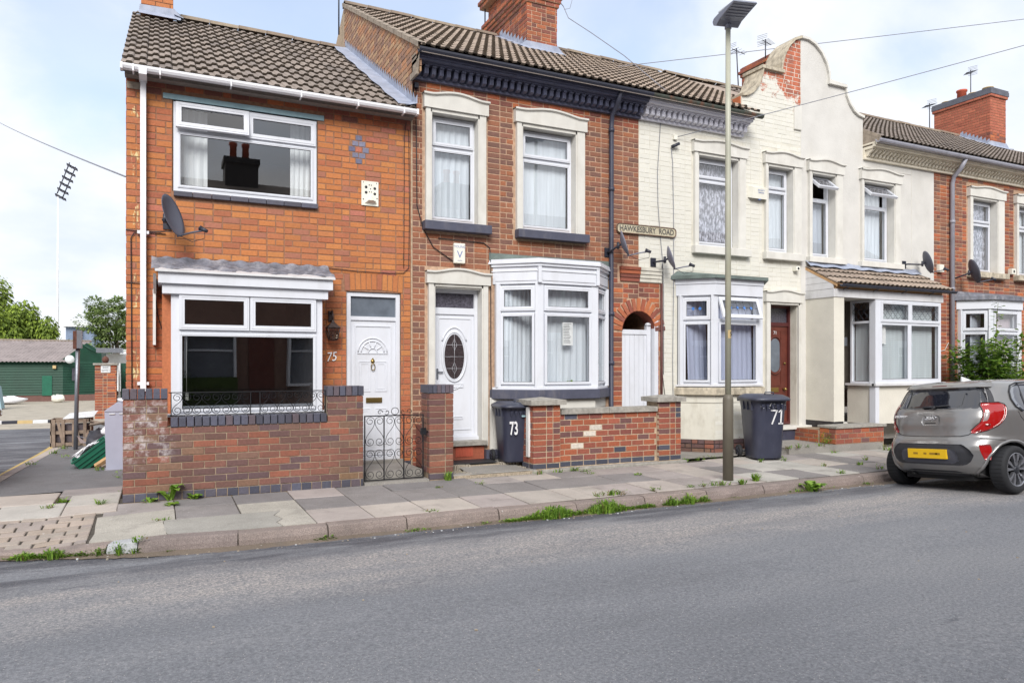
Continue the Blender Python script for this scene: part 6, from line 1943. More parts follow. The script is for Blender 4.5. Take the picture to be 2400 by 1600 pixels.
# side light of the bay, facing along the street
Xs = 11.43
def xplane(mb): mb.v = [(Xs + (y - 0), x, z) for x, y, z in mb.v]; return mb
mb = MB(); mb.ring(8.90, 9.33, 1.22, 2.71, .035, -.02, .05); mb.box(8.935, 9.295, -.016, .05, 2.30, 2.34); xplane(mb); win = mb.build('side_window', house, 'upvc')
g = MB(); g.quad((Xs + .01, 8.93, 1.25), (Xs + .01, 9.30, 1.25), (Xs + .01, 9.30, 2.30), (Xs + .01, 8.93, 2.30)); g.build('pane', win, 'glass')
g = MB(); g.quad((Xs + .01, 8.93, 2.34), (Xs + .01, 9.30, 2.34), (Xs + .01, 9.30, 2.68), (Xs + .01, 8.93, 2.68)); g.build('pane', win, 'glass')
mb = MB()
for i in range(-2, 5):
    for s_ in (1, -1):
        pts = [(8.935 + (i + (2 * t if s_ > 0 else 2 * (1 - t))) * .12, 2.34 + .34 * t) for t in [q / 20 for q in range(21)]]
        pts = [p for p in pts if 8.935 <= p[0] <= 9.295]
        if len(pts) > 1: mb.tube([(Xs, *pts[0]), (Xs, *pts[-1])], .004, 4)
mb.build('lead_lattice', win, 'came')
mb = MB(); mb.box(11.36, 13.25, 8.76, 8.84, 1.18, 1.22); mb.box(11.36, 11.44, 8.8, FY, 1.18, 1.22); mb.build('sill', house, 'upvc_old')
mb = MB(); mb.quad((11.5, 10.6, 1.1), (13.2, 10.6, 1.1), (13.2, 10.6, 2.75), (11.5, 10.6, 2.75)); mb.box(11.5, 13.2, 8.9, 10.6, 1.1, 1.15); mb.quad((13.22, 8.86, 1.2), (13.22, 10.6, 1.2), (13.22, 10.6, 2.7), (13.22, 8.86, 2.7)); mb.quad((11.5, FY, 1.2), (11.5, 10.6, 1.2), (11.5, 10.6, 2.7), (11.5, FY, 2.7)); mb.build('room', house, 'room_wall')
mb = MB(); mb.quad((10.72, 9.46, .5), (11.30, 9.46, .5), (11.30, 9.46, 2.6), (10.72, 9.46, 2.6)); mb.build('porch_door', house, 'brown_door')
# foot of the porch: short brick wall with a slab on it
pb = thing('porch_plinth_wall', 'low brick wall with a thin grey slab on top at the foot of the porch', 'wall', (10.6, 8.6, .2))
mb = MB(); mb.box(10.02, 11.18, 8.47, 8.8, .12, .50); mb.box(9.99, 10.36, 8.8, FY, .12, .46); mb.build('wall_core', pb, 'mortar_old')
lay_bricks(pb, Plane((0, 8.465, 0), 0), 10.02, 11.18, .24, .50, 'brick_new', S=.2, seed=95); lay_bricks(pb, Plane((10.015, 8.8, 0), -pi / 2), 0, .335, .24, .50, 'brick_soot', S=.2, seed=96); lay_bricks(pb, Plane((9.985, FY, 0), -pi / 2), 0, .6, .24, .46, 'brick_soot', S=.2, seed=97)
mb = MB(); mb.box(10.0, 11.22, 8.44, 8.83, .50, .54); mb.build('coping', pb, 'concrete_cap', bevel=.006)
blind('white venetian blind in the side light of the porch bay, facing the brown door', 8.94, 9.29, 1.27, 2.30, 0, 26, 'blind_pale', 'y', 11.50)
blind('pale venetian blind behind the front panes of the porch bay', 11.55, 13.15, 1.28, 2.62, 8.95, 40)
mb = MB(); mb.box(11.60, 11.78, 8.885, 8.888, 1.93, 2.24)
top('paper_notice', mb, 'paper', 'small white paper hung crooked inside the porch bay pane', 'notice', (11.69, 8.886, 2.1))
t = thing('number_plaque', 'small grey square house plaque on the recess beside the porch bay', 'plaque', (11.35, 9.33, 2.0)); mb = MB(); mb.box(11.27, 11.40, 9.385, FY - .002, 1.90, 2.06); mb.build('plate', t, 'steel_grey', bevel=.003)
curtain('curtain', 'grey-green curtain in the narrow upstairs window beneath the open leaded light, by the half gable', 10.52, 11.02, 3.54, 4.5, 9.64, 'net_grey', 4, .02)
curtain('curtain', 'blue curtain in the wider upstairs window beneath an open leaded light', 11.93, 12.10, 3.54, 4.9, 9.66, 'curtain_blue', 3, .02)
curtain('curtain', 'white curtain beside the blue one in the wider upstairs window', 12.10, 12.60, 3.54, 4.9, 9.64, 'net_white', 5, .02)

# ---------------------------------------------------------------- the red brick house at the end of the view
house = thing('brick_house', 'red brick house with cream dentil cornice and grey downpipe, bush before its bay', 'house', (16, FY, .15), 'terraced houses along the pavement')
h67 = [(15.06, 15.90, 3.47, 4.99), (16.64, 17.24, 3.47, 4.99), (14.67, 16.5, .9, 2.9), (17.3, 18.0, .3, 2.6)]
mb = MB(); wall_back(pf, 13.88, 19.0, .15, 5.40, h67, mb); wall = mb.build('wall', house, 'mortar_light')
hol = [(14.92, 16.16, 3.36, 5.24), (16.53, 17.5, 3.36, 5.24), (14.62, 16.55, .9, 3.02)]
lay_bricks(wall, pf, 13.88, 18.9, .165, 5.385, 'brick_red', hol, S=.2, bond='garden', seed=101, matf=lambda u, z, r: 'brick_soot' if (z < 3.0 or r.random() < .4) else None)
mb = MB(); wall_back(pf, 19.0, 40, .15, 5.40, [], mb); mb.build('far_wall', house, 'brick_red')
for args in (dict(ox0=14.93, ox1=16.15, ix0=15.07, ix1=15.89), dict(ox0=16.53, ox1=17.42, ix0=16.65, ix1=17.23)):
    surround(house, zs=3.465, zt_in=4.98, zh=5.02, zt_out=5.245, rise=.045, mat='cream_pale', **args)
sillblock(house, 14.92, 16.17, 3.355, 3.465, 'worn_sill'); sillblock(house, 16.52, 17.45, 3.355, 3.465, 'worn_sill')
casement(house, 15.08, 15.88, 3.48, 4.97, 9.53, 4.51, frame='upvc'); casement(house, 16.66, 17.22, 3.48, 4.97, 9.53, 4.51)
cornice(house, 13.88, 19.0, ('dentil_cream', 'dentil_cream'), rnd=True)
gutter(house, 13.88, 40, 9.06, 5.685, 'gutter_grey', .055)
mb = MB(); mb.tube([(14.37, 9.07, 5.63), (14.34, 9.15, 5.45), (14.36, 9.3, 5.33), (14.37, 9.34, 5.2), (14.37, 9.34, .2)], .042, 8)
for z_ in (4.4, 3.05, 1.0): mb.tube([(14.37, 9.34, z_), (14.37, 9.34, z_ + .06)], .052, 8)
mb.build('downpipe', house, 'gutter_grey')
P67 = [(14.67, FY), (15.06, 9.0), (16.01, 9.0), (16.4, FY)]
bayfront(house, P67, 1.235, 2.68, 0, 2.23)
mb = MB(); slabof(mb, offs(P67, .06), 2.68, 2.86); mb.build('bay_fascia', house, 'upvc')
mb = MB(); o_ = offs(P67, .12); slabof(mb, o_, 2.86, 2.93); mb.add([(x, y, 2.932) for x, y in o_] + [(14.6, FY, 3.05), (16.5, FY, 3.05)], [(0, 1, 4), (1, 2, 5, 4), (2, 3, 5)]); mb.build('bay_roof', house, 'lead_old')
mb = MB(); slabof(mb, offs(P67, .06), 1.12, 1.235); slabof(mb, offs(P67, .0), .15, 1.12); mb.build('bay_wall', house, 'cream_pale')
room(house, 14.7, 16.4, 1.1, 2.9, 9.42, 11.4); room(house, 14.0, 18.4, 3.4, 5.1, 9.64, 12)
mb = MB(); mb.box(17.3, 18.0, 9.5, 9.56, .3, 2.6); mb.build('door', house, 'upvc')
shell(house, 13.88, 40)
roof = roofbase(house, 13.88, 40)
lay_tiles(roof, 13.88, 22, EY, EZ, RY_, RZ_, 15, 'tile_dark', tw=.258, seed=19, skip=lambda x, y: (x < 13.95 or 20.8 < x < 21.7) and y > 12.0, hump=.022, lift=.036)
ridge_tiles(roof, 13.9, 20.8, RY_, RZ_)
# the two shared stacks
chimney(house, 13.15, 13.82, 12.2, 13.95, 7.3, 9.0, 'brick_soot', 'mortar_old', ((8.75, .03), (8.83, .06), (8.905, .03)), seed=110)
def mch(u, z, r): return 'brick_soot' if z < 8.05 else None
brickmat('brick_fresh', [(168, 96, 74), (174, 100, 78), (162, 92, 72), (178, 104, 80)], .06)
c = chimney(house, 20.9, 21.62, 12.5, 14.15, 7.3, 9.06, 'brick_fresh', 'mortar_orange', ((9.06, .04),), seed=120, matf=mch)
mb = MB(); mb.box(20.85, 21.68, 12.45, 14.2, 9.135, 9.25); mb.box(20.86, 21.67, 12.46, 14.19, 9.25, 9.3); mb.build('chimney_cap', c, 'slate_cap')
for y_, h_, m_ in ((12.75, .12, 'buff_pot'), (13.15, .10, 'buff_pot'), (13.5, .3, 'terracotta'), (13.95, .1, 'buff_pot')):
    mb = MB(); mb.lathe([(.13, 0), (.12, h_ * .8), (.145, h_ * .85), (.145, h_), (.1, h_)], (21.2, y_, 9.3), 14); mb.build('chimney_pot', c, m_)
leadstep(house, 20.9, 21.62, 12.5, 14.15)
curtain('net_curtain', 'patterned lace net in the upstairs window above the dish and grey downpipe', 15.12, 15.84, 3.52, 4.93, 9.595, 'net_lace', 6, .012)
curtain('curtain', 'white curtain in the upstairs window cut by the edge of view', 16.7, 17.2, 3.52, 4.93, 9.595, 'net_white', 5, .015)
curtain('curtain', 'pale green curtain in the bay behind the bush', 14.85, 15.2, 1.3, 2.62, 9.28, 'net_grey', 4, .02)
curtain('curtain', 'pinkish curtain in the bay behind the bush', 15.15, 15.95, 1.3, 2.62, 9.14, 'curtain_pink', 5, .02)
# ---------------------------------------------------------------- satellite dishes, boxes, aerials, cables on the fronts
DN = Vector((.80, -.50, .30)).normalized()
def dish(label, c, wall, rx, rz, tone='dish_grey', lnb=.36, n=DN, group='satellite dishes on the house fronts'):
    c, wall = Vector(c), Vector(wall)
    t = thing('satellite_dish', label, 'satellite dish', wall, group)
    q = n.to_track_quat('Z', 'Y').to_matrix().to_4x4()
    M = Matrix.Translation(c) @ q @ Matrix.Diagonal((rx, rz, 1, 1))
    mb = MB()
    prof = [(0, -.055), (.3, -.050), (.6, -.033), (.85, -.013), (1.0, 0), (1.01, -.006), (.85, -.022), (.6, -.042), (.3, -.06), (0, -.066)]
    mb.lathe(prof, (0, 0, 0), 32, M=M); mb.build('reflector', t, tone)
    low = M @ Vector((0, -.96, .0))
    dn = -(q @ Vector((0, 1, 0)))
    tip = low + n * lnb + dn * .04 + Vector((0, 0, -.0))
    mb = MB(); mb.tube([low - n * .03, low + n * lnb * .5 + Vector((0, 0, -.015)), tip], .011, 6); mb.build('arm', t, tone)
    d2 = (c - tip).normalized()
    mb = MB(); mb.tube([tip - d2 * .03, tip + d2 * .05], [.02, .026], 10); mb.tube([tip + d2 * .05, tip + d2 * .062], .03, 10); mb.build('feed_horn', t, 'plastic_white' if tone == 'dish_grey' and rx > .2 else 'gutter_black')
    mb = MB(); mb.tube([tip + Vector((0, 0, -.02)), tip + Vector((0, 0, -.09)), (tip + low) / 2 + Vector((0, 0, -.10)), low + Vector((0, 0, -.0))], .004, 5); mb.build('lead', t, 'cable_black')
    back = c - n * .06
    mb = MB(); mb.tube([back, back - n * .07 + Vector((0, 0, -.01)), wall + Vector((0, -.09, 0)), wall], .016, 6); mb.box(wall.x - .05, wall.x + .05, wall.y - .015, wall.y, wall.z - .07, wall.z + .07); mb.tube([back - n * .05 + Vector((0, 0, .05)), back - n * .05 - Vector((0, 0, .05))], .022, 6)
    mb.build('bracket', t, 'gutter_black')
dish('large dark grey satellite dish above the bay of the orange brick house', (.135, 9.02, 3.23), (.08, FY, 3.20), .185, .25, lnb=.30)
dish('small satellite dish beside the dark downpipe, just under the street name', (6.30, 9.12, 3.38), (6.16, FY, 3.27), .155, .20, 'dish_light', lnb=.30)
dish('small satellite dish on cream paint at the left end of the felt bay roof', (7.17, 9.12, 3.22), (7.02, FY, 3.17), .145, .19, 'dish_light', lnb=.27)
dish('satellite dish on white render above the right end of the porch roof', (13.30, 9.12, 3.53), (12.98, FY, 3.49), .17, .22, lnb=.28)
dish('satellite dish next to the grey downpipe on red brick, below a sill', (14.62, 9.05, 3.42), (14.44, FY, 3.30), .19, .245, lnb=.30)
t = thing('alarm_box', 'white box with blue print on cream paint between two upstairs windows', 'alarm box', (9.17, FY, 4.48))
mb = MB(); mb.add([(8.99, FY, 4.40), (9.37, FY, 4.40), (9.37, FY, 4.60), (8.99, FY, 4.60), (9.03, FY - .08, 4.375), (9.35, FY - .08, 4.375), (9.35, FY - .10, 4.56), (9.03, FY - .10, 4.56)], [(4, 5, 6, 7), (0, 4, 7, 3), (1, 2, 6, 5), (3, 7, 6, 2), (0, 1, 5, 4)]); mb.build('case', t, 'plastic_white')
mb = MB(); mb.box(9.10, 9.32, FY - .101, FY - .093, 4.44, 4.54)
text('lettering', t, 'SECURITY', .034, (9.21, FY - .097, 4.515), (pi / 2, 0, 0), 'ink_blue', .001, 1.0); text('lettering', t, 'PRIVATE', .034, (9.21, FY - .095, 4.475), (pi / 2, 0, 0), 'ink_blue', .001, 1.0)
mb = MB(); mb.lathe([(.03, 0), (.02, -.02), (0, -.025)], (9.2, FY - .06, 4.375), 10); mb.build('sensor', t, 'ink_blue')
def smallbox(name, label, cat, x0, x1, z0, z1, d, mat, lens=None):
    t = thing(name, label, cat, ((x0 + x1) / 2, FY, (z0 + z1) / 2))
    mb = MB(); mb.box(x0, x1, FY - d, FY, z0, z1); mb.build('case', t, mat, bevel=.006)
    if lens: mb = MB(); mb.lathe([(lens, 0), (lens * .8, .006), (0, .008)], ((x0 + x1) / 2, FY - d, (z0 + z1) / 2), 12, M=Matrix.Rotation(pi / 2, 4, 'X')); mb.build('lens', t, 'rubber_seal')
smallbox('security_camera', 'small white security camera above the brown door surround', 'camera', 10.04, 10.13, 3.20, 3.28, .09, 'plastic_white', .024)
smallbox('security_camera', 'round-lensed white camera on red brick between two sills', 'camera', 16.32, 16.46, 3.48, 3.60, .09, 'plastic_white', .03)
smallbox('floodlight', 'white floodlight on red brick next to the dish over the porch roof', 'light', 13.96, 14.10, 3.40, 3.55, .07, 'plastic_white')
smallbox('junction_box', 'small white cable box high on the cream wall below the flaking cornice', 'box', 7.41, 7.48, 5.16, 5.24, .04, 'plastic_white')
t = thing('spotlight', 'small dark cylindrical spotlight on a cable on the cream wall', 'light', (7.42, FY, 5.06)); mb = MB(); mb.tube([(7.36, FY - .04, 5.03), (7.48, FY - .08, 5.09)], .025, 8); mb.build('barrel', t, 'gutter_black'); mb = MB(); mb.box(7.40, 7.44, FY - .05, FY, 5.05, 5.08); mb.build('bracket', t, 'gutter_black')
smallbox('cable_box', 'small black cable box at the top of the dark red brick front', 'box', 3.075, 3.13, 5.27, 5.34, .05, 'gutter_black')
def cable(label, pts, r=.006, mat='cable_black', name='cable', n=4):
    mb = MB(); mb.tube([Vector(p) for p in pts], r, n)
    return top(name, mb, mat, label, 'cable', pts[0])
Y = FY - .014
cable('black cable clipped round the left edge of the orange brick front to the big dish', [(-.352, Y, 3.09), (-.2, Y, 3.085), (.0, Y, 3.09), (.12, Y - .1, 3.1)])
cable('black cable running down the left edge of the orange brick front', [(.06, Y, 3.07), (-.22, Y, 3.075), (-.27, Y, 3.06), (-.30, Y, 3.0), (-.295, Y, 2.2), (-.29, Y, 1.28)])
cable('thin black cable looping across the corner of the orange front at bay-roof height', [(-.352, Y, 2.49), (-.2, Y, 2.485), (-.16, Y, 2.48)], .005)
cable('black cable from the bay bracket down beside the white window', [(-.05, Y, 2.35), (-.02, Y, 2.1), (.04, Y, 1.9), (.04, Y, 1.28)], .005)
cable('black cable strung above the door arch of the orange house and up the joint', [(1.87, Y, 2.79), (2.3, Y, 2.765), (2.75, Y, 2.762), (2.93, Y, 2.775), (3.0, Y, 2.85), (3.01, Y, 3.6), (3.0, Y, 4.7)], .005)
cable('thin brown cable climbing beside the joint of orange and red brick', [(2.965, Y, 4.8), (2.94, Y, 4.6), (2.935, Y, 3.4), (2.93, Y, 2.84)], .004)
cable('black cable dropping beside the narrow window to the alarm box', [(3.10, Y, 5.27), (3.11, Y, 4.2), (3.115, Y, 3.7), (3.20, Y, 3.4), (3.35, Y, 3.15), (3.63, Y, 2.98)], .007)
cable('black cable from alarm box height across and down beside the angled bay', [(3.42, Y, 3.28), (3.8, Y, 3.27), (4.1, Y, 3.26), (4.19, Y, 3.2), (4.205, Y, 3.0), (4.205, Y, 1.6), (4.215, Y, .9), (4.25, Y, .52)], .007)
cable('grey cable down the cream wall from the eaves behind the street name', [(7.17, Y - .2, 5.62), (7.16, Y, 5.4), (7.10, Y, 4.6), (7.11, Y, 4.1), (7.14, Y, 3.74), (7.2, Y, 3.2), (7.22, Y, 2.8), (7.22, Y, 1.4)], .006, 'cable_line')
cable('grey cable hanging from the spotlight down the cream wall', [(7.37, Y, 5.02), (7.40, Y, 4.8), (7.42, Y, 3.8), (7.42, Y, 3.0), (7.40, Y, 1.6), (7.41, Y, .95)], .006, 'cable_line')
cable('black cable looped beside the pier of the passage', [(7.19, Y, 3.15), (7.20, Y, 2.4), (7.20, Y, 1.4), (7.24, Y, 1.1), (7.30, Y, .9), (7.31, Y, .3)], .006)
cable('pale looping cable on the red brick between porch bay and grey downpipe', [(13.55, Y, 2.2), (13.62, Y, 1.9), (13.8, Y, 1.78), (14.2, Y, 1.85), (14.32, Y, 2.0)], .008, 'cable_pale')
cable('pale dead creeper stem leaning on the brick between porch bay and grey downpipe', [(13.45, Y, 1.9), (13.75, Y - .04, 1.6), (13.9, Y - .03, 1.2), (14.0, Y, .8), (14.02, Y, .3)], .011, 'twig_pale', 'dead_stem')
cable('black pipe looped out of the cream wall behind the brick pier', [(6.95, Y, .82), (7.3, Y, .82), (7.42, Y, .78), (7.45, Y, .65), (7.45, Y, .3)], .009)
def sag(a, b, s, n=14):
    a, b = Vector(a), Vector(b)
    return [a + (b - a) * (k / n) - Vector((0, 0, s * 4 * (k / n) * (1 - k / n))) for k in range(n + 1)]
cable('long overhead wire from the ridge behind the red stack, crossing above the lamp head', sag((7.97, 12.0, 7.38), (22.0, 7.67, 9.97), .02), .007, 'cable_line', 'overhead_wire')
cable('lower overhead wire from the cream wall rising across the shaped gable', sag((7.45, 9.38, 5.2), (15.2, 5.8, 7.53), .03), .006, 'cable_line', 'overhead_wire')
cable('overhead wire from the corner of the orange house out of view', sag((-.36, 9.5, 3.72), (-5.2, 30.0, 9.95), .05), .010, 'cable_line', 'overhead_wire')
cable('wire drooping in a loop from the big red chimney to the roof edge', [(6.95, 12.3, 8.6), (7.0, 12.2, 8.45), (7.05, 12.1, 8.2), (7.25, 11.6, 7.75), (7.3, 10.6, 6.95), (7.17, 9.1, 5.72)], .007, 'cable_line', 'drop_wire')
cable('thin wire hanging beside the big red chimney against the sky', [(7.3, 12.4, 9.6), (7.36, 12.4, 8.9), (7.2, 12.3, 8.5), (7.02, 12.2, 8.4)], .005, 'cable_line', 'drop_wire')
yagi('tv aerial pole bracketed to the gable above the lead-flashed low roof', 2.95, 13.4, 7.6, 8.9, (-.9, -.3, -.5), 3, .3)
yagi('tv aerial mast standing behind the big red chimney, cut by the top edge', 6.13, 13.98, 8.3, 10.2, (.5, -.6, .1), 6)
yagi('bent dark tv aerial standing free between lamp column and shaped gable', 12.53, 13.4, 8.2, 9.15, (1, .2, 0), 4, .5, bent=-.06)
yagi('tv aerial just above the old stack beside the shaped gable', 12.9, 12.9, 8.8, 9.25, (1, .4, .1), 7, .5)
yagi('tilted tv aerial on a thin mast before the newer red chimney', 19.6, 13.4, 8.1, 8.95, (-1, -.3, -.45), 8, .6)
yagi('tilted tv aerial above the clay pot of the newer red chimney', 21.3, 13.3, 9.3, 10.15, (-1, -.3, -.5), 8, .6)

# ---------------------------------------------------------------- lamp column
lx, ly = 6.322, 6.94
t = thing('lamp_column', 'tall tapered lamp column, lower part brown, with a flat grey lantern', 'street lamp', (lx, ly, .125))
mb = MB(); mb.lathe([(.064, 0), (.064, 1.0), (.062, 1.015), (.050, 1.06), (.037, 1.068)], (lx, ly, .12), 24); mb.build('base_column', t, 'post_lower')
mb = MB(); mb.lathe([(.0365, 1.18), (.0355, 3.5), (.034, 4.2), (.031, 5.72)], (lx, ly, 0), 20); mb.build('shaft', t, 'post_upper')
hd = MB()
# lantern: a shallow tray on a curved neck, reaching over the road and tilted up
prof = [(.10, -.02), (.13, .03), (.10, .065), (-.02, .085), (-.20, .10), (-.40, .11), (-.42, .085), (-.22, .04), (-.06, .0), (.02, -.05)]
hd.prism([(ly + a, 5.78 + b) for a, b in prof], lx - .15, lx + .15, axis='x')
M = Matrix.Translation((lx, ly, 5.74)) @ Matrix.Rotation(rad(14), 4, 'X') @ Matrix.Translation((-lx, -ly, -5.74))
Mz = Matrix.Translation((lx, ly, 0)) @ Matrix.Rotation(rad(-14), 4, 'Z') @ Matrix.Translation((-lx, -ly, 0))
Mt = Mz @ Matrix.Translation((lx, ly, 5.74)) @ Matrix.Rotation(rad(6), 4, 'X') @ Matrix.Translation((-lx, -ly, -5.74))
hd.v = [tuple(Mt @ Vector(q)) for q in hd.v]; hd.build('lantern', t, 'lamp_grey', bevel=.01)
f = MB()
for k in range(5): f.box(lx - .145 + .01, lx + .145 - .01, ly - .37 + k * .055, ly - .345 + k * .055, 5.845 - k * .012, 5.868 - k * .012)
f.v = [tuple(Mt @ Vector(q)) for q in f.v]; f.build('cooling_fin', t, 'lamp_grey')
f = MB(); f.box(lx - .13, lx + .13, ly - .38, ly + .02, 5.885, 5.90); f.v = [tuple(Mt @ Vector(q)) for q in f.v]; f.build('lantern_lid', t, 'far_white')
f = MB(); f.tube([(lx, ly, 5.70), (lx, ly, 5.79)], .042, 12); f.build('neck', t, 'lamp_grey')
f = MB()
vs = [(lx + .0375 * math.sin(a), ly - .0375 * math.cos(a), z) for z in (1.88, 1.98) for a in [(-.9 + 1.8 * k / 8) + .12 for k in range(9)]]
f.add(vs, [(k, k + 1, k + 10, k + 9) for k in range(8)]); f.build('number_plate', t, 'buff_pot')
text('numerals', t, '5', .075, (lx + .012, ly - .0395, 1.93), (pi / 2, 0, 0), 'number_black', .001)
g = MB(); g.add([(lx + .2 * math.cos(a) * (1 + .2 * math.sin(3 * a)), ly + .17 * math.sin(a), pavz(lx, ly) + .004) for a in [2 * pi * k / 18 for k in range(18)]], [tuple(range(18))]); g.build('mortar_collar', t, 'slab_pale')

# ---------------------------------------------------------------- wheelie bins
def wheelie(label, loc, yaw, number, extra=None, k=.92):
    t = thing('wheelie_bin', label, 'wheelie bin', (0, 0, 0), 'dark wheelie bins before the houses')
    # local: x across (side), y front(-) to back(+); wheels and handle at the back
    W0, W1, D0, D1, H_ = .225, .285, .23, .34, .95
    mb = MB()
    lv = [(0.0, W0, D0), (.03, W0 + .008, D0 + .008), (.55, .258, .295), (.80, .272, .325), (.90, W1, D1), (.93, W1 + .012, D1 + .012), (H_, W1 + .012, D1 + .012)]
    n = 28
    def sq(a, b, t_, e=5.5):
        c_, s_ = math.cos(t_), math.sin(t_)
        r = (abs(c_) ** e + abs(s_) ** e) ** (-1 / e)
        return a * c_ * r, b * s_ * r
    vs = []
    for z, a, b in lv:
        for q in range(n):
            x, y = sq(a, b, 2 * pi * q / n)
            if z < .4 and y > 0 and False: pass
            vs.append((x, y + (.02 if z > .5 else .0), z + .02))
    fs = [(i * n + q, i * n + (q + 1) % n, (i + 1) * n + (q + 1) % n, (i + 1) * n + q) for i in range(len(lv) - 1) for q in range(n)] + [tuple(range(n - 1, -1, -1))]
    mb.add(vs, fs, 0, True); mb.build('body', t, 'bin_plastic')
    for x_ in (-.16, -.08, .0, .08, .16):
        mb = MB(); mb.add([(x_ - .025, -.353, .90), (x_ + .025, -.353, .90), (x_, -.338, .80), (x_ - .025, -.33, .90), (x_ + .025, -.33, .90)], [(0, 2, 1), (0, 3, 2), (1, 2, 4)]); mb.build('rim_gusset', t, 'bin_plastic')
    for y_ in (-.2, -.05, .1):
        for s_ in (1, -1):
            mb = MB(); mb.box(min(s_ * .27, s_ * .297), max(s_ * .27, s_ * .297), y_ - .006, y_ + .006, .80, .94); mb.build('rim_gusset', t, 'bin_plastic')
    mb = MB()
    nl = 28; prof = [(1.05, .0), (1.06, .025), (1.0, .05), (.93, .062), (.8, .085), (.75, .092), (.0, .10)]
    vs = []
    for r_, z in prof:
        for q in range(nl):
            x, y = sq(.315 * r_, .385 * r_, 2 * pi * q / nl, 5)
            vs.append((x, y + .0, .955 + z))
    fs = [(i * nl + q, i * nl + (q + 1) % nl, (i + 1) * nl + (q + 1) % nl, (i + 1) * nl + q) for i in range(len(prof) - 1) for q in range(nl)] + [tuple(range(nl - 1, -1, -1))]
    mb.add(vs, fs, 0, True); mb.build('lid', t, 'bin_lid')
    mb = MB(); mb.tube([(-.07, -.22, 1.045), (-.07, -.22, 1.085), (.07, -.22, 1.085), (.07, -.22, 1.045)], .011, 6); mb.build('lid_handle', t, 'bin_lid')
    mb = MB(); mb.tube([(-.22, .33, .95), (-.22, .46, .97), (.22, .46, .97), (.22, .33, .95)], .018, 6); mb.box(-.26, -.2, .33, .43, .92, .99); mb.box(.2, .26, .33, .43, .92, .99); mb.build('handle', t, 'bin_plastic')
    mb = MB(); mb.tube([(-.29, .25, .10), (.29, .25, .10)], .012, 6); mb.build('axle', t, 'gutter_black')
    for s_ in (1, -1):
        mb = MB(); mb.lathe([(.03, -.025), (.06, -.03), (.085, -.028), (.10, -.02), (.104, 0), (.10, .02), (.085, .028), (.06, .03), (.03, .025)], (s_ * .30, .25, .104), 24, M=Matrix.Rotation(pi / 2, 4, 'Y'))
        wh = mb.build('wheel', t, 'tyre')
        mb = MB(); mb.lathe([(0, -.034), (.05, -.034), (.055, -.02)], (s_ * .30, .25, .104), 16, M=Matrix.Rotation(pi / 2, 4, 'Y'))
        for q in range(6):
            a = q * pi / 3; mb.tube([(s_ * .336, .25, .104), (s_ * .334, .25 + .08 * math.cos(a), .104 + .08 * math.sin(a))], .006, 4)
        mb.build('hub', wh, 'gutter_black')
    if extra: extra(t)
    t.scale = (k, k, k); t.location = loc; t.rotation_euler = (0, 0, yaw)
    return t
def e71(t):
    # numerals of white tape on the face that looks at the road
    mb = MB(); fy = lambda z: -(.272 + (z - .57) * .125) - .006
    def bar(x0, z0, x1, z1, w_=.024):
        d = Vector((x1 - x0, 0, z1 - z0)).normalized(); s_ = Vector((-d.z, 0, d.x)) * w_ / 2
        a, b = Vector((x0, 0, z0)), Vector((x1, 0, z1))
        mb.add([(v.x, fy(v.z), v.z) for v in (a - s_, b - s_, b + s_, a + s_)], [(0, 1, 2, 3)])
    bar(-.01, .80, .10, .80); bar(.095, .81, .02, .58); bar(.165, .81, .165, .58); bar(.12, .77, .17, .82, .02); bar(.125, .59, .205, .59)
    mb.build('numerals', t, 'number_white', label='white tape number 71')
    mb = MB()
    for _ in range(24):
        x = R.uniform(-.22, .22); z = R.uniform(.83, .91); s_ = R.uniform(.003, .006); y = fy(z) - .008
        mb.add([(x - s_, y, z - s_), (x + s_, y, z - s_), (x + s_, y, z + s_), (x - s_, y, z + s_)], [(0, 1, 2, 3)])
    mb.build('paint_speck', t, 'number_white')
def e73(t):
    text('numerals', t, '73', .31, (-.11, -.322, .60), (rad(84), 0, 0), 'number_white', .0015, .5, off=.006)
    mb = MB(); mb.box(.02, .09, -.352, -.345, .80, .83); mb.build('sticker', t, 'blue_lintel')
    mb = MB(); mb.add([(-.22 + .05 * math.cos(a), -.352, .70 + .13 * math.sin(a)) for a in [2 * pi * k / 12 for k in range(12)]], [tuple(range(12))]) if False else None
wheelie('dark wheelie bin numbered 73 squeezed between the angled bay and its brick pillar', (4.37, 8.99, .222), rad(-6), '73', e73, .79)
wheelie('dark wheelie bin numbered 71 in white tape, on the pavement by the lamp column', (8.22, 8.27, .135), rad(-20), '71', e71, .93)

# ---------------------------------------------------------------- corner: cabinet, cleared rubbish, post
t = thing('utility_cabinet', 'tall pale grey metal cabinet with sloping top behind the garden wall corner', 'cabinet', (-.5, 11.35, .13))
mb = MB(); mb.add([(-.655, 11.2, .13), (-.30, 11.2, .13), (-.30, 11.6, .13), (-.655, 11.6, .13), (-.675, 11.2, .93), (-.30, 11.2, .93), (-.30, 11.6, .93), (-.675, 11.6, .93), (-.54, 11.2, 1.03), (-.30, 11.2, 1.03), (-.30, 11.6, 1.03), (-.54, 11.6, 1.03)], [(0, 1, 5, 4), (0, 4, 7, 3), (2, 3, 7, 6), (1, 2, 6, 5), (4, 5, 9, 8), (4, 8, 11, 7), (8, 9, 10, 11)]); mb.build('case', t, 'cabinet_grey')
mb = MB(); mb.box(-.672, -.30, 11.192, 11.2, .918, .926); mb.build('door_seam', t, 'gutter_grey')
for x_ in (-.62, -.50): mb = MB(); mb.box(x_, x_ + .07, 11.185, 11.2, .885, .897); mb.build('vent_slot', t, 'far_white')
mb = MB(); mb.box(-.68, -.30, 11.18, 11.62, .11, .14); mb.build('plinth', t, 'gutter_grey')
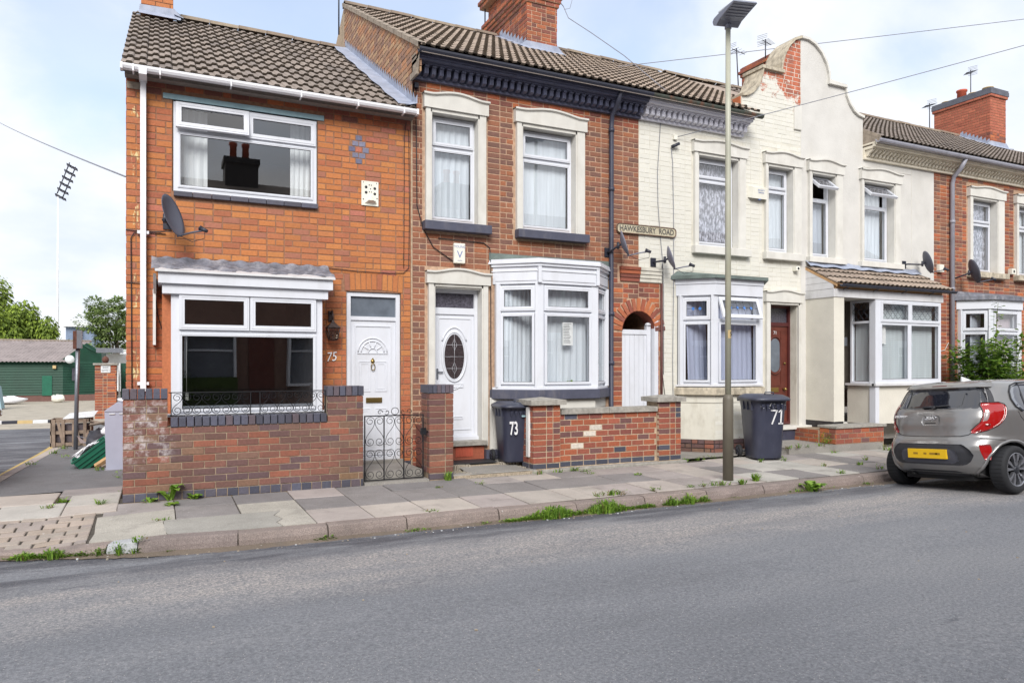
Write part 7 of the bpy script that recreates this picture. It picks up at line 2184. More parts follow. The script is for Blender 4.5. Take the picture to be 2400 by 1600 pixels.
t = thing('sign_post', 'slim grey steel post carrying a narrow box-shaped sign', 'post', (-1.28, 14.27, .12))
mb = MB(); mb.tube([(-1.285, 14.27, .12), (-1.245, 14.25, 2.1)], .033, 12); mb.build('pole', t, 'steel_grey')
mb = MB(); mb.box(-1.315, -1.26, 14.17, 14.33, 1.82, 2.12); mb.box(-1.26, -1.19, 14.17, 14.33, 1.83, 2.13, 1); mb.build('sign_box', t, ['rust_brown', 'steel_grey'])
# slatted crate
t = thing('slatted_crate', 'weathered grey open slatted wooden crate standing at the kerb', 'crate', (-1.38, 15.1, .12))
x0, x1, y0, y1, z0, z1 = -1.72, -1.12, 14.85, 15.35, .12, .60
def plank(*a, name='slat'):
    mb = MB(); mb.box(*a); return mb.build(name, t, 'pallet_wood', bevel=.003)
for z_ in (.135, .34, .54):
    plank(x0, x1, y0, y0 + .02, z_, z_ + .06); plank(x0, x1, y1 - .02, y1, z_, z_ + .06); plank(x0, x0 + .02, y0, y1, z_, z_ + .06); plank(x1 - .02, x1, y0, y1, z_, z_ + .06)
for x_ in (x0 + .03, x0 + .17, x0 + .33, x0 + .50): plank(x_, x_ + .05, y0 - .02, y0, .12, .60)
for k in range(4): plank(x0 + .0, x0 + .02 - .005, y0 + .02 + k * .14, y0 + .08 + k * .14, .12, .6)
for k in range(4): plank(x1, x1 + .02, y0 + .02 + k * .14, y0 + .08 + k * .14, .12, .6)
for a, b in (((x0 + .20, .16), (x0 + .12, .56)), ((x0 + .36, .56), (x0 + .46, .16))):
    mb = MB(); d = Vector((b[0] - a[0], 0, b[1] - a[1])).normalized(); s_ = Vector((-d.z, 0, d.x)) * .022
    A_, B_ = Vector((a[0], y0 - .024, a[1])), Vector((b[0], y0 - .024, b[1])); mb.add([A_ - s_, B_ - s_, B_ + s_, A_ + s_], [(0, 1, 2, 3)]); mb.build('brace', t, 'pallet_wood')
mb = MB(); mb.box(x0 + .03, x1 - .03, y0 + .05, y1 - .03, .2, .5); mb.build('lining', t, 'crate_inner')
mb = MB(); mb.add([(x0 + .18, y0 + .1, .61), (x1 + .06, y0 - .02, .64), (x1 + .08, y1 + .3, .70), (x0 + .22, y1 + .3, .66)], [(0, 1, 2, 3), (3, 2, 1, 0)]); mb.add([(x0 + .18, y0 + .1, .60), (x1 + .06, y0 - .02, .63), (x1 + .06, y0 - .02, .64), (x0 + .18, y0 + .1, .61)], [(0, 1, 2, 3)])
top('loose_panel', mb, 'far_white', 'pale flat panel lying on top of the slatted crate', 'panel', (x0 + .4, 15.2, .62))
for k, (a, b) in enumerate((((-1.10, 14.7, .50), (-.68, 13.9, .62)), ((-1.12, 14.9, .56), (-.70, 14.2, .50)))):
    mb = MB(); mb.tube([a, b], .025, 4, sm=False); top('timber_length', mb, 'pallet_wood', ['grey timber lying on the rubbish between crate and cabinet', 'second grey timber sloping from crate to cabinet, the lower one'][k], 'timber', a)
mb = MB()
for q in range(26):
    a = Vector((R.uniform(-1.08, -.66), R.uniform(12.4, 14.4), R.uniform(.14, .42)))
    s_ = [Vector((R.uniform(-.12, .12), R.uniform(-.12, .12), R.uniform(-.08, .08))) for _ in range(4)]
    mb.add([a + s_[0], a + s_[1], a + s_[2], a + s_[3]], [(0, 1, 2), (0, 2, 3), (0, 3, 1), (1, 3, 2)], R.choice([0, 0, 1, 2, 3]))
o = mb.build('rubbish', None, ['rubbish_dark', 'bag_white', 'pallet_wood', 'steel_grey']); tag(o, 'heap of dumped rubbish between the slatted crate and grey cabinet', 'rubbish', kind='stuff')
def blob(name, label, cat, c, r, mat, seed, n=14, m=9):
    rr = random.Random(seed); ph = [rr.uniform(0, 6) for _ in range(6)]
    mb = MB()
    def P(u, v):
        t_, f_ = 2 * pi * u, pi * v
        k = 1 + .12 * math.sin(3 * t_ + ph[0]) * math.sin(f_) + .1 * math.sin(5 * f_ + ph[1] + 2 * t_) + .06 * math.sin(9 * t_ + ph[2])
        return (c[0] + r[0] * k * math.sin(f_) * math.cos(t_), c[1] + r[1] * k * math.sin(f_) * math.sin(t_), c[2] + r[2] * (1 - math.cos(f_)) * .5 * k)
    mb.grid(P, n, m)
    return top(name, mb, mat, label, cat, c)
blob('rubbish_bag', 'dark rubbish sack slumped behind the tipped green crate', 'bag', (-.83, 12.7, .13), (.20, .2, .42), 'rubbish_dark', 3)
blob('plastic_bag', 'small white plastic bag on top of the rubbish by the grey cabinet', 'bag', (-.72, 12.4, .50), (.08, .08, .12), 'bag_white', 4)
blob('carrier_bag', 'white carrier bag lying on top of the grey cabinet', 'bag', (-.42, 11.4, 1.03), (.10, .1, .07), 'bag_white', 5)
t = thing('recycling_crate', 'green plastic recycling crate tipped on its corner against the grey cabinet', 'crate', (0, 0, 0))
mb = MB(); a, b, h = .30, .2, .24
mb.add([(-a + .02, -b, 0), (a - .02, -b, 0), (a - .02, b, 0), (-a + .02, b, 0), (-a, -b - .02, h), (a, -b - .02, h), (a, b + .02, h), (-a, b + .02, h)], [(0, 3, 2, 1), (0, 1, 5, 4), (1, 2, 6, 5), (2, 3, 7, 6), (3, 0, 4, 7)]); mb.build('tub', t, 'crate_green')
mb = MB(); mb.ring(-a - .015, a + .015, -b - .035, b + .035, .03, h - .03, h)
mb.v = [(x, z, y) for x, y, z in mb.v]; mb.build('rim', t, 'crate_green')
for z_ in (.07, .13): mb = MB(); mb.box(-a + .01, a - .01, -b - .03, -b - .002, z_, z_ + .015); mb.build('rib', t, 'crate_green')
mb = MB(); mb.add([(R.uniform(-.27, .27), R.uniform(-.16, .16), h + R.uniform(-.03, .06)) for _ in range(60)], [(i, i + 1, i + 2) for i in range(0, 57, 3)], 0); mb.build('contents', t, 'bag_white')
t.location = (-.78, 11.75, .22); t.rotation_euler = (0, rad(-38), rad(6)); t.scale = (.85, .85, .85)
blob('white_tub', 'dirty white plastic tub lying behind the tipped green crate', 'tub', (-.97, 12.0, .13), (.09, .1, .22), 'tub_white', 7)
for k, (a, b) in enumerate((((-.80, 11.5, .16), (-.60, 11.45, .30)), ((-.72, 11.5, .15), (-.6, 11.48, .2)))):
    mb = MB(); mb.tube([a, b], .035, 4, sm=False); top('timber_length', mb, 'raw_timber' if k == 0 else 'pallet_wood', ['fresh orange timber under the tipped green crate', 'short grey block wedged beside the fresh timber'][k], 'timber', a)

# ---------------------------------------------------------------- beyond the side road
t = thing('timber_shed', 'long dark green boarded club hut with grey corrugated roof', 'shed', (-6, 36, .07))
SY = 35
mb = MB(); mb.box(-14, -3.60, SY, SY + 6, .3, 1.69); mb.add([(-3.60, SY - .0, .3), (-2.25, SY + .6, .3), (-2.25, SY + .6, 2.1), (-2.78, SY + .35, 2.48), (-3.60, SY, 1.80)], [(0, 1, 2, 3, 4)]); mb.add([(-2.25, SY + .6, .3), (-2.25, SY + 6, .3), (-2.25, SY + 6, 2.1), (-2.25, SY + .6, 2.1)], [(0, 1, 2, 3)]); mb.build('hut_wall', t, 'shed_green')
for k in range(13):
    z = .32 + k * .106
    mb = MB(); mb.add([(-14, SY - .03, z), (-3.6, SY - .03, z), (-3.6, SY - .005, z + .10), (-14, SY - .005, z + .10), (-14, SY, z), (-3.6, SY, z)], [(0, 1, 2, 3), (0, 4, 5, 1)]); mb.add([(-3.6, SY - .03, z), (-2.26, SY + .565, z), (-2.26, SY + .59, z + .10), (-3.6, SY - .005, z + .10)], [(0, 1, 2, 3)]); mb.build('board', t, 'shed_green')
mb = MB()
for k in range(80):
    x0_ = -14.2 + k * .135
    for s_, q in ((0, 1), (.0675, 0)):
        pass
    mb.add([(x0_, SY - .25, 1.66), (x0_ + .0675, SY - .25, 1.70), (x0_ + .135, SY - .25, 1.66), (x0_ + .135 + .55, SY + 3, 2.60), (x0_ + .0675 + .55, SY + 3, 2.64), (x0_ + .55, SY + 3, 2.60)], [(0, 1, 4, 5), (1, 2, 3, 4)])
mb.build('corrugated_roof', t, 'asbestos')
mb = MB(); mb.tube([(-14, SY + 3, 2.64), (-2.8, SY + 3, 2.62)], .06, 6); mb.build('ridge_cap', t, 'mortar_verge')
mb = MB(); mb.box(-4.32, -3.98, SY - .05, SY, .3, 1.11); mb.build('door', t, 'crate_green', label='green door')
mb = MB(); mb.box(-14, -2.3, SY - .01, SY + .4, .05, .32); mb.build('brick_base', t, 'brick_old')
mb = MB(); mb.add([(-2.9, SY + .2, .9), (-2.72, SY + .28, .9), (-2.72, SY + .28, 1.42), (-2.9, SY + .2, 1.42)], [(0, 1, 2, 3)]); mb.v = [(x - .38, y - .2, z) for x, y, z in mb.v]; mb.build('window', t, 'frosted_dark')
mb = MB(); mb.box(-3.95, -3.83, SY - .12, SY, 1.40, 1.53); mb.build('wall_light', t, 'buff_pot')
mb = MB(); mb.tube([(-2.95, SY + .3, 2.42), (-2.4, SY + .2, 2.05)], .03, 4); mb.build('barge_board', t, 'shed_green')
t = thing('round_sign', 'white round disc fixed near the end of the green hut', 'sign', (-3.3, 34.6, 1.75)); mb = MB(); mb.lathe([(0, -.01), (.17, -.01), (.17, .01), (0, .01)], (-3.32, 34.6, 1.78), 20, M=Matrix.Rotation(pi / 2, 4, 'X')); mb.build('disc', t, 'far_white'); mb = MB(); mb.tube([(-3.3, 34.62, 1.66), (-3.1, 35.0, 1.7)], .02, 5); mb.build('arm', t, 'gutter_grey')
blob('white_sacks', 'white sheeted bundle on the ground before the green hut', 'bundle', (-5.2, 33, .07), (.55, .4, .28), 'bag_white', 8)
blob('pale_bag', 'pale green-white bag dropped by the green hut', 'bag', (-3.62, 33.6, .07), (.22, .2, .3), 'plastic_white', 9)
t = thing('brick_gatepost', 'red brick gatepost with stone cap, ball and white notice', 'gatepost', (-1.37, 23.2, .05))
mb = MB(); mb.box(-1.615, -1.105, 23.006, 23.5, .05, 1.55); mb.build('post_core', t, 'mortar_tan')
lay_bricks(t, Plane((-1.62, 23, 0), 0), 0, .52, .06, 1.54, 'brick_soot', S=.2, bond='flemish', seed=200, limit=80)
lay_bricks(t, Plane((-1.10, 23, 0), pi / 2), 0, .5, .06, 1.54, 'brick_soot', S=.2, bond='flemish', seed=201, limit=0)
mb = MB(); mb.box(-1.66, -1.06, 22.95, 23.55, 1.545, 1.60); mb.build('cap', t, 'concrete_cap', bevel=.01)
mb = MB(); mb.lathe([(0, 0), (.06, .01), (.075, .05), (.09, .09), (.075, .15), (.03, .19), (0, .2)], (-1.37, 23.2, 1.60), 14); mb.build('ball', t, 'rust_brown')
mb = MB(); mb.box(-1.47, -1.24, 22.985, 22.998, 1.34, 1.53); mb.build('notice', t, 'far_white')
text('lettering', t, 'EXIT', .07, (-1.355, 22.983, 1.475), (pi / 2, 0, 0), 'ink', .001); text('lettering', t, 'GATE 1', .06, (-1.355, 22.983, 1.40), (pi / 2, 0, 0), 'ink', .001)
t = thing('green_gate', 'dark green panelled metal gate hung beside the brick gatepost', 'gate', (-.9, 24, .07))
mb = MB(); mb.box(-1.03, -.1, 24.0, 24.06, .1, 1.6); mb.build('leaf', t, 'shed_green')
for z_ in (.45, .75, 1.05, 1.35): mb = MB(); mb.box(-.95, -.1, 23.98, 24.0, z_, z_ + .03); mb.build('rail', t, 'crate_green')
mb = MB(); mb.box(-1.085, -1.04, 23.9, 24.0, .1, 1.6); mb.build('gate_stile', t, 'far_white')
t = thing('white_lorry', 'white boxy vehicle roof showing over the green gate', 'vehicle', (-1.5, 30, .07))
mb = MB(); mb.box(-1.75, -.6, 30, 33, .6, 1.95); mb.build('box_body', t, 'far_white'); mb = MB(); mb.box(-2.0, -1.2, 29.0, 30, 1.98, 2.14); mb.build('roof_rack', t, 'steel_grey')
for x_ in (-1.6, -.9): mb = MB(); mb.tube([(x_, 29.98, .35), (x_ + .2, 29.98, .35)], .28, 14); mb.build('wheel', t, 'tyre')
t = thing('green_container', 'pale green plastic container at the left edge before the hut', 'container', (-5.05, 29.3, .07))
mb = MB(); mb.add([(-5.35, 29, .1), (-4.72, 29, .1), (-4.72, 29.6, .1), (-5.35, 29.6, .1), (-5.3, 29.05, .85), (-4.82, 29.05, .85), (-4.82, 29.55, .85), (-5.3, 29.55, .85)], [(0, 1, 5, 4), (1, 2, 6, 5), (2, 3, 7, 6), (3, 0, 4, 7), (4, 5, 6, 7)]); mb.build('tub', t, 'leaf_tub') if False else mb.build('tub', t, 'blue_lintel')
mb = MB(); mb.box(-4.95, -4.84, 29.2, 29.3, .8, 1.35); mb.build('post', t, 'gutter_grey')
g = MB(); base_kerb = thing('striped_kerb', 'row of low kerb blocks painted white, yellow and dark across the yard mouth', 'kerb', (-3.5, 22.2, .05))
for k in range(14):
    mb = MB(); mb.box(-6.9 + k * .33, -6.9 + k * .33 + .325, 22.15, 22.3, .0, .13); mb.build('kerb_block', base_kerb, ['far_white', 'gutter_black', 'buff_pot'][k % 3])
t = thing('far_stand', 'blue and white corner of a far building between the two trees', 'building', (-3, 70, 0))
mb = MB(); mb.box(-7.0, -4.5, 70, 74, 0, 4.7); mb.build('wall', t, 'far_blue'); mb = MB(); mb.box(-7.2, -4.3, 69.6, 74, 4.7, 4.95); mb.build('roof', t, 'far_white'); mb = MB(); mb.box(-6.3, -5.9, 69.6, 70, 3.2, 4.6); mb.build('doorway', t, 'pipe_dark')
# stadium floodlight, far off
t = thing('floodlight_mast', 'distant stadium floodlight mast with a slanting rack of lamps', 'floodlight', (-9.7, 90, 0))
mb = MB(); mb.tube([(-9.72, 90, 0), (-9.72, 90, 12), (-9.7, 90, 19.6)], [.12, .09, .06], 8); mb.build('mast', t, 'pale_mast')
mb = MB()
for a, b in (((-9.85, 90, 19.4), (-8.65, 90, 23.0)), ((-9.3, 90, 19.2), (-8.1, 90, 22.6))): mb.tube([a, b], .06, 5)
mb.build('rack', t, 'gutter_black')
for k in range(6):
    for j in range(3):
        x = -9.75 + k * .21 + j * .32; z = 19.45 + k * .66 - j * .16
        mb = MB(); mb.add([(x - .22, 89.8, z + .16), (x + .16, 89.8, z - .06), (x + .16, 90.1, z - .26), (x - .22, 90.1, z - .04)], [(0, 1, 2, 3), (3, 2, 1, 0)]); mb.box(x - .16, x + .10, 89.9, 90.2, z - .14, z + .04); mb.build('lamp', t, 'pipe_dark')

# ---------------------------------------------------------------- plants
def leafcard(mb, p, d, s, r, m=0, fold=.25):
    """one leaf: four points folded along the rib"""
    d = d.normalized(); u = d.cross(Vector((r.uniform(-.3, .3), r.uniform(-.3, .3), 1))).normalized(); n = u.cross(d)
    a, b = p + d * s, p + d * s * .5
    mb.add([p, b + u * s * .3 + n * s * fold * .3, a, b - u * s * .3 + n * s * fold * .3, b], [(0, 1, 4), (1, 2, 4), (2, 3, 4), (3, 0, 4)] if s > .1 else [(0, 1, 2, 3)], m)
def crown(name, parent, mat, c, rad3, n, size, seed, clumps=26, fill=.75, shape=None, droop=0.0, low=-1):
    r = random.Random(seed)
    mb = MB(); cl = []
    for _ in range(clumps):
        while True:
            v = Vector((r.uniform(-1, 1), r.uniform(-1, 1), r.uniform(low, 1)))
            if v.length < 1: break
        v = v.normalized() * (v.length ** .5) * r.uniform(.7, .95)
        cl.append((Vector((v.x * rad3[0], v.y * rad3[1], v.z * rad3[2])), r.uniform(.22, .38)))
    for i in range(n):
        q, k = cl[i % clumps]
        w_ = Vector((r.gauss(0, 1), r.gauss(0, 1), r.gauss(0, 1))); w_ = w_.normalized() * r.uniform(.35, 1) ** .5
        p = Vector(c) + q + Vector((w_.x * rad3[0], w_.y * rad3[1], w_.z * rad3[2] * (.8 + droop))) * k
        if droop: p.z -= droop * r.random() ** 2 * rad3[2] * .6
        d = w_ + Vector((0, 0, -.2 - droop * 2))
        leafcard(mb, p, d, size * r.uniform(.6, 1.3), r)
    return mb.build(name, parent, mat)
def limbs(parent, base, top_, r0, n, spread, seed):
    r = random.Random(seed); base, top_ = Vector(base), Vector(top_)
    mb = MB(); mb.tube([base, base + (top_ - base) * .5 + Vector((r.uniform(-.1, .1), 0, 0)), top_], [r0, r0 * .8, r0 * .5], 8); mb.build('trunk', parent, 'bark')
    mb = MB()
    for k in range(n):
        a = base + (top_ - base) * r.uniform(.35, 1)
        d = Vector((r.uniform(-1, 1), r.uniform(-1, 1), r.uniform(.2, 1))).normalized() * spread * r.uniform(.5, 1)
        mb.tube([a, a + d * .5 + Vector((0, 0, .1 * spread)), a + d], [r0 * .4, r0 * .25, r0 * .08], 5)
    mb.build('limb', parent, 'bark')
t = thing('willow_tree', 'large yellow-green weeping tree behind the green hut', 'tree', (-7.6, 43, .05))
limbs(t, (-7.6, 43, 0), (-7.5, 43, 4.0), .22, 9, 1.8, 1)
crown('crown', t, 'leaf_willow', (-7.75, 43, 3.9), (2.65, 2.0, 1.95), 26000, .19, 11, 34, droop=.55)
crown('lower_crown', t, 'leaf_willow', (-6.0, 42.6, 3.1), (1.5, 1.2, 1.4), 12000, .17, 12, 18, droop=.6)
t = thing('maple_tree', 'loose grey-green tree between the green hut and the house corner', 'tree', (-2.0, 41, .05))
limbs(t, (-1.9, 41, 0), (-2.0, 41, 3.3), .14, 10, 1.5, 2)
crown('crown', t, 'leaf_tree', (-1.75, 41, 3.75), (1.8, 1.3, 1.5), 11000, .14, 13, 30)
t = thing('hedge_row', 'band of distant foliage behind the green hut and trees', 'hedge', (-8, 55, 0))
crown('foliage', t, 'leaf_tree', (-9, 55, 1.7), (9, 1.5, 1.6), 9000, .3, 14, 60)
def tuft(mb, x, y, z, h, n, r, kind='blade', m=0, rr=None):
    rr = rr or r
    for _ in range(n):
        a = rr.uniform(0, 2 * pi); o = Vector((x + rr.uniform(-.3, .3) * r, y + rr.uniform(-.3, .3) * r, z))
        d = Vector((math.cos(a), math.sin(a), 0))
        H = h * rr.uniform(.5, 1.1); ln = r * rr.uniform(.4, 1)
        if kind == 'blade':
            w_ = .004 + h * .03; s_ = Vector((-d.y, d.x, 0)) * w_
            mb.add([o - s_, o + s_, o + d * ln * .5 + Vector((0, 0, H * .8)) + s_ * .7, o + d * ln + Vector((0, 0, H)), o + d * ln * .5 + Vector((0, 0, H * .8)) - s_ * .7], [(0, 1, 2, 4), (4, 2, 3)], m)
        elif kind == 'rosette':
            s_ = Vector((-d.y, d.x, 0)); q = [(0, .004), (.3, .022), (.55, .034), (.8, .028), (1, .0)]
            vs = []
            for t_, w_ in q: vs += [o + d * ln * t_ + Vector((0, 0, H * math.sin(t_ * 2.2))) + s_ * w_ * (ln / .1), o + d * ln * t_ + Vector((0, 0, H * math.sin(t_ * 2.2) - .002)) - s_ * w_ * (ln / .1)]
            mb.add(vs, [(i * 2, i * 2 + 1, i * 2 + 3, i * 2 + 2) for i in range(4)], m)
        else:
            p = o + d * ln * rr.random() + Vector((0, 0, H * rr.random()))
            leafcard(mb, p, d + Vector((0, 0, .6)), .022 * rr.uniform(.6, 1.5), rr, m)
rr = random.Random(99)
def weed(label, x, y, z, r, h, n, kind, mat, name='weed'):
    mb = MB(); tuft(mb, x, y, z, h, n, r, kind, 0, rr)
    return top(name, mb, mat, label, 'weed', (x, y, z))
weed('broad-leaved dock rooted at the foot of the purple brick garden wall', .11, 8.40, .13, .16, .17, 10, 'rosette', 'leaf_bright', 'dock_plant')
weed('low flat weed rosette on the slabs just before the dock', .10, 8.14, .13, .10, .03, 14, 'rosette', 'leaf_weed')
weed('small leafy weed at the wall foot to the right of the dock', .33, 8.40, .13, .11, .06, 12, 'rosette', 'leaf_weed')
weed('small rosette at the wall foot left of the dock', -.10, 8.40, .13, .10, .05, 9, 'rosette', 'leaf_bright')
weed('spiky dandelion at the foot of the free-standing brick pier', 3.19, 8.40, .135, .12, .12, 30, 'blade', 'leaf_weed', 'dandelion')
weed('dandelion spreading on the slabs off the garden wall corner', -.55, 8.50, .125, .14, .07, 24, 'blade', 'leaf_bright', 'dandelion')
weed('green weed at the foot of the grey cabinet', -.49, 10.3, .13, .10, .12, 26, 'leafy', 'leaf_weed')
weed('upright grass clump on the kerb to the right of the lamp column', 6.62, 6.78, .12, .10, .10, 60, 'blade', 'leaf_weed', 'grass_clump')
weed('grass clump at the kerb edge close by the lamp foot', 6.28, 6.66, .12, .09, .07, 40, 'blade', 'leaf_weed', 'grass_clump')
weed('broad-leaved weed in the gutter between lamp column and parked car', 7.18, 6.42, .0, .17, .13, 26, 'rosette', 'leaf_bright', 'dock_plant')
weed('bushy green weed on the raised slab by the porch wall', 9.95, 8.6, .23, .17, .20, 240, 'leafy', 'leaf_bright', 'mallow_plant')
mb = MB()
def kerbline(x): return 6.5 if x > 3 else (6.53 if x > 1.9 else 6.56 + max(0, .6 - x) * .25)
for x0_, x1_, h_, n_, wd in ((3.05, 4.85, .15, 2100, .15), (4.95, 5.6, .13, 800, .13), (2.75, 3.05, .03, 40, .05), (-1.08, -.50, .08, 620, .09), (-.50, -.12, .11, 420, .09), (.02, .12, .06, 40, .05), (2.05, 2.3, .03, 50, .05), (1.24, 1.40, .05, 60, .05), (5.9, 6.05, .04, 40, .04), (6.85, 7.1, .06, 90, .07), (7.45, 7.6, .04, 30, .04), (8.1, 8.3, .07, 50, .06)):
    for _ in range(n_):
        u = rr.random(); x = x0_ + (x1_ - x0_) * u
        e = (math.sin(pi * u) ** .5) * (.65 + .35 * math.sin(u * 17 + x0_))
        y = kerbline(x) - .02 + rr.uniform(-1, .35) * wd * e
        tuft(mb, x, y, .0, h_ * e, 2, .05, 'leafy' if rr.random() < .72 else 'blade', 0 if rr.random() < .8 else (1 if rr.random() < .8 else 2), rr)
o = mb.build('kerb_weeds', None, ['leaf_weed', 'leaf_bright', 'leaf_dry']); tag(o, 'ragged green weeds growing along the gutter at the foot of the kerb', 'weeds', kind='stuff')
mb = MB()
spots = [(4.41, 8.34, .06), (4.75, 8.38, .05), (5.0, 8.40, .06), (5.1, 8.3, .04), (5.03, 8.1, .03), (5.58, 7.75, .03), (5.6, 6.76, .03), (5.75, 6.72, .05), (5.95, 6.72, .06), (6.05, 6.70, .05), (4.55, 6.74, .04), (4.6, 6.72, .05), (4.3, 6.74, .06), (4.45, 6.72, .07), (5.06, 6.73, .05), (3.44, 7.96, .03), (2.9, 7.96, .02), (2.36, 6.73, .02), (-.2, 8.5, .05), (-.3, 9.0, .04), (-.9, 8.75, .05), (-1.0, 8.5, .03), (-.75, 11.2, .05), (-.35, 9.2, .04), (6.95, 8.5, .05), (7.2, 8.56, .05), (7.35, 8.58, .06), (7.5, 8.58, .05), (7.7, 8.57, .03), (7.9, 8.0, .04), (8.3, 7.96, .04), (8.5, 8.2, .03), (8.9, 8.42, .06), (9.1, 8.42, .07), (9.3, 8.42, .06), (9.6, 8.45, .05), (9.8, 8.3, .05), (8.4, 7.3, .05), (9.0, 7.2, .05), (9.5, 7.5, .05), (8.1, 6.75, .05), (8.9, 6.8, .06), (9.6, 6.75, .04), (10.2, 7.0, .04), (-1.3, 13, .05), (-1.5, 13.6, .06), (-1.45, 14.3, .06), (-1.62, 12.2, .05), (3.35, 8.62, .06), (10.9, 8.2, .10), (11.2, 8.3, .12), (.0, 7.42, .02), (-.17, 6.68, .05)]
for x, y, h_ in spots:
    for _ in range(9):
        tuft(mb, x + rr.gauss(0, .03), y + rr.gauss(0, .015), pavz(x, y) + (.1 if x > 8.8 and y > 8.35 else 0), h_, 3, .045 + h_ * .6, 'leafy' if rr.random() < .5 else 'blade', 0 if rr.random() < .8 else 2, rr)
o = mb.build('joint_weeds', None, ['leaf_weed', 'leaf_bright', 'leaf_dry']); tag(o, 'small weed tufts growing in the joints of the paving', 'weeds', kind='stuff')
mb = MB()
for _ in range(520):
    x = rr.uniform(-.9, 12); y = kerbline(x) - rr.random() ** 2 * .22 + .02; s_ = rr.uniform(.002, .008)
    mb.box(x - s_, x + s_, y - s_ * .8, y + s_ * .8, -.01 + roadz(y), s_ + roadz(y), rr.choice([0, 0, 1, 2]))
for _ in range(60):
    x, y = rr.uniform(-2, 12), rr.uniform(1.2, 6.3); s_ = rr.uniform(.003, .007)
    mb.box(x - s_, x + s_, y - s_, y + s_, roadz(y) - .003, roadz(y) + s_, 0)
for _ in range(420):
    x, y = rr.uniform(3.3, 3.7), rr.uniform(8.52, 9.2)
    if rr.random() < .5: x, y = rr.uniform(4.15, 4.42), rr.uniform(8.7, 9.0)
    s_ = rr.uniform(.005, .012); mb.box(x - s_, x + s_, y - s_, y + s_, .16, .172 + s_ + (.05 if y > 8.9 else 0), 2)
o = mb.build('grit', None, ['gravel_mat', 'far_white', 'yard_ground']); tag(o, 'loose grit and pale chippings in the gutter and forecourt', 'grit', kind='stuff')
# the bush before the last bay
t = thing('elder_bush', 'leafy green bush rising behind the parked car before the last bay', 'bush', (14.7, 8.85, .15))
mb = MB(); r9 = random.Random(5)
tops = []
for k in range(17):
    b0 = Vector((14.75 + r9.uniform(-.3, .3), 8.8 + r9.uniform(-.15, .1), .15)); hgt = r9.uniform(1.1, 1.95)
    e = b0 + Vector((r9.uniform(-1.0, .9), r9.uniform(-.35, .2), hgt))
    if k == 0: e = Vector((14.62, 8.6, 2.75)); b0 = Vector((14.7, 8.8, .15))
    if k == 1: e = Vector((15.45, 8.6, 2.35))
    m_ = (b0 + e) / 2 + Vector((0, 0, .15)); mb.tube([b0, m_, e], [.014, .01, .004], 5); tops.append((b0, m_, e))
mb.build('stem', t, 'stem_green')
mb = MB()
for i, (b0, m_, e) in enumerate(tops):
    nn = 420 if i > 1 else 80
    for k in range(nn):
        u = .32 + .68 * r9.random() if i > 1 else .4 + .6 * r9.random()
        p = (1 - u) ** 2 * b0 + 2 * u * (1 - u) * m_ + u * u * e
        d = Vector((r9.gauss(0, 1), r9.gauss(0, 1), r9.gauss(0, .4)))
        leafcard(mb, p + d * (.09 if i > 1 else .03), d, r9.uniform(.07, .14), r9)
mb.build('foliage', t, 'leaf_bush')
# ---------------------------------------------------------------- the parked hatchback
car = thing('parked_car', 'grey-beige metallic small hatchback parked at the kerb, seen from behind', 'car', (0, 0, 0))
LV = [(.19, .22, 3.40, .70), (.25, .10, 3.5, .755), (.33, .04, 3.56, .785), (.42, .015, 3.59, .795), (.52, .0, 3.595, .797), (.60, .012, 3.59, .797), (.665, .045, 3.57, .795), (.71, .085, 3.54, .793), (.78, .095, 3.46, .79), (.88, .10, 3.3, .782), (.97, .115, 3.05, .772), (1.05, .145, 2.80, .757), (1.10, .175, 2.70, .742), (1.20, .235, 2.50, .705), (1.30, .295, 2.28, .668), (1.37, .345, 2.12, .635), (1.42, .40, 1.98, .60), (1.455, .50, 1.82, .54), (1.477, .70, 1.62, .42), (1.485, 1.0, 1.4, .2)]
NE = 4.4
def lvl(z):
    if z <= LV[0][0]: return LV[0][1:]
    for a, b in zip(LV[:-1], LV[1:]):
        if z <= b[0]:
            t_ = (z - a[0]) / (b[0] - a[0]); return tuple(a[i] + (b[i] - a[i]) * t_ for i in (1, 2, 3))
    return LV[-1][1:]
def bx(y, z):
    """x of the tail at half-breadth y"""
    r_, f_, w_ = lvl(z); xc, a = (r_ + f_) / 2, (f_ - r_) / 2
    q = min(1, abs(y) / w_)
    return xc - a * max(0, 1 - q ** NE) ** (1 / NE)
PC = {}
def outline(z):
    k = round(z, 3)
    if k not in PC:
        r_, f_, w_ = lvl(z); xc, a = (r_ + f_) / 2, (f_ - r_) / 2
        pts = []
        for i in range(241):
            t_ = (pi / 2) * i / 240 * 1.55
            c_, s_ = math.cos(t_), math.sin(t_)
            rr_ = (abs(c_) ** NE + abs(s_) ** NE) ** (-1 / NE)
            pts.append((xc - a * c_ * rr_, w_ * s_ * rr_))
        s = [0]
        for p, q in zip(pts[:-1], pts[1:]): s.append(s[-1] + math.hypot(q[0] - p[0], q[1] - p[1]))
        PC[k] = (pts, s)
    return PC[k]
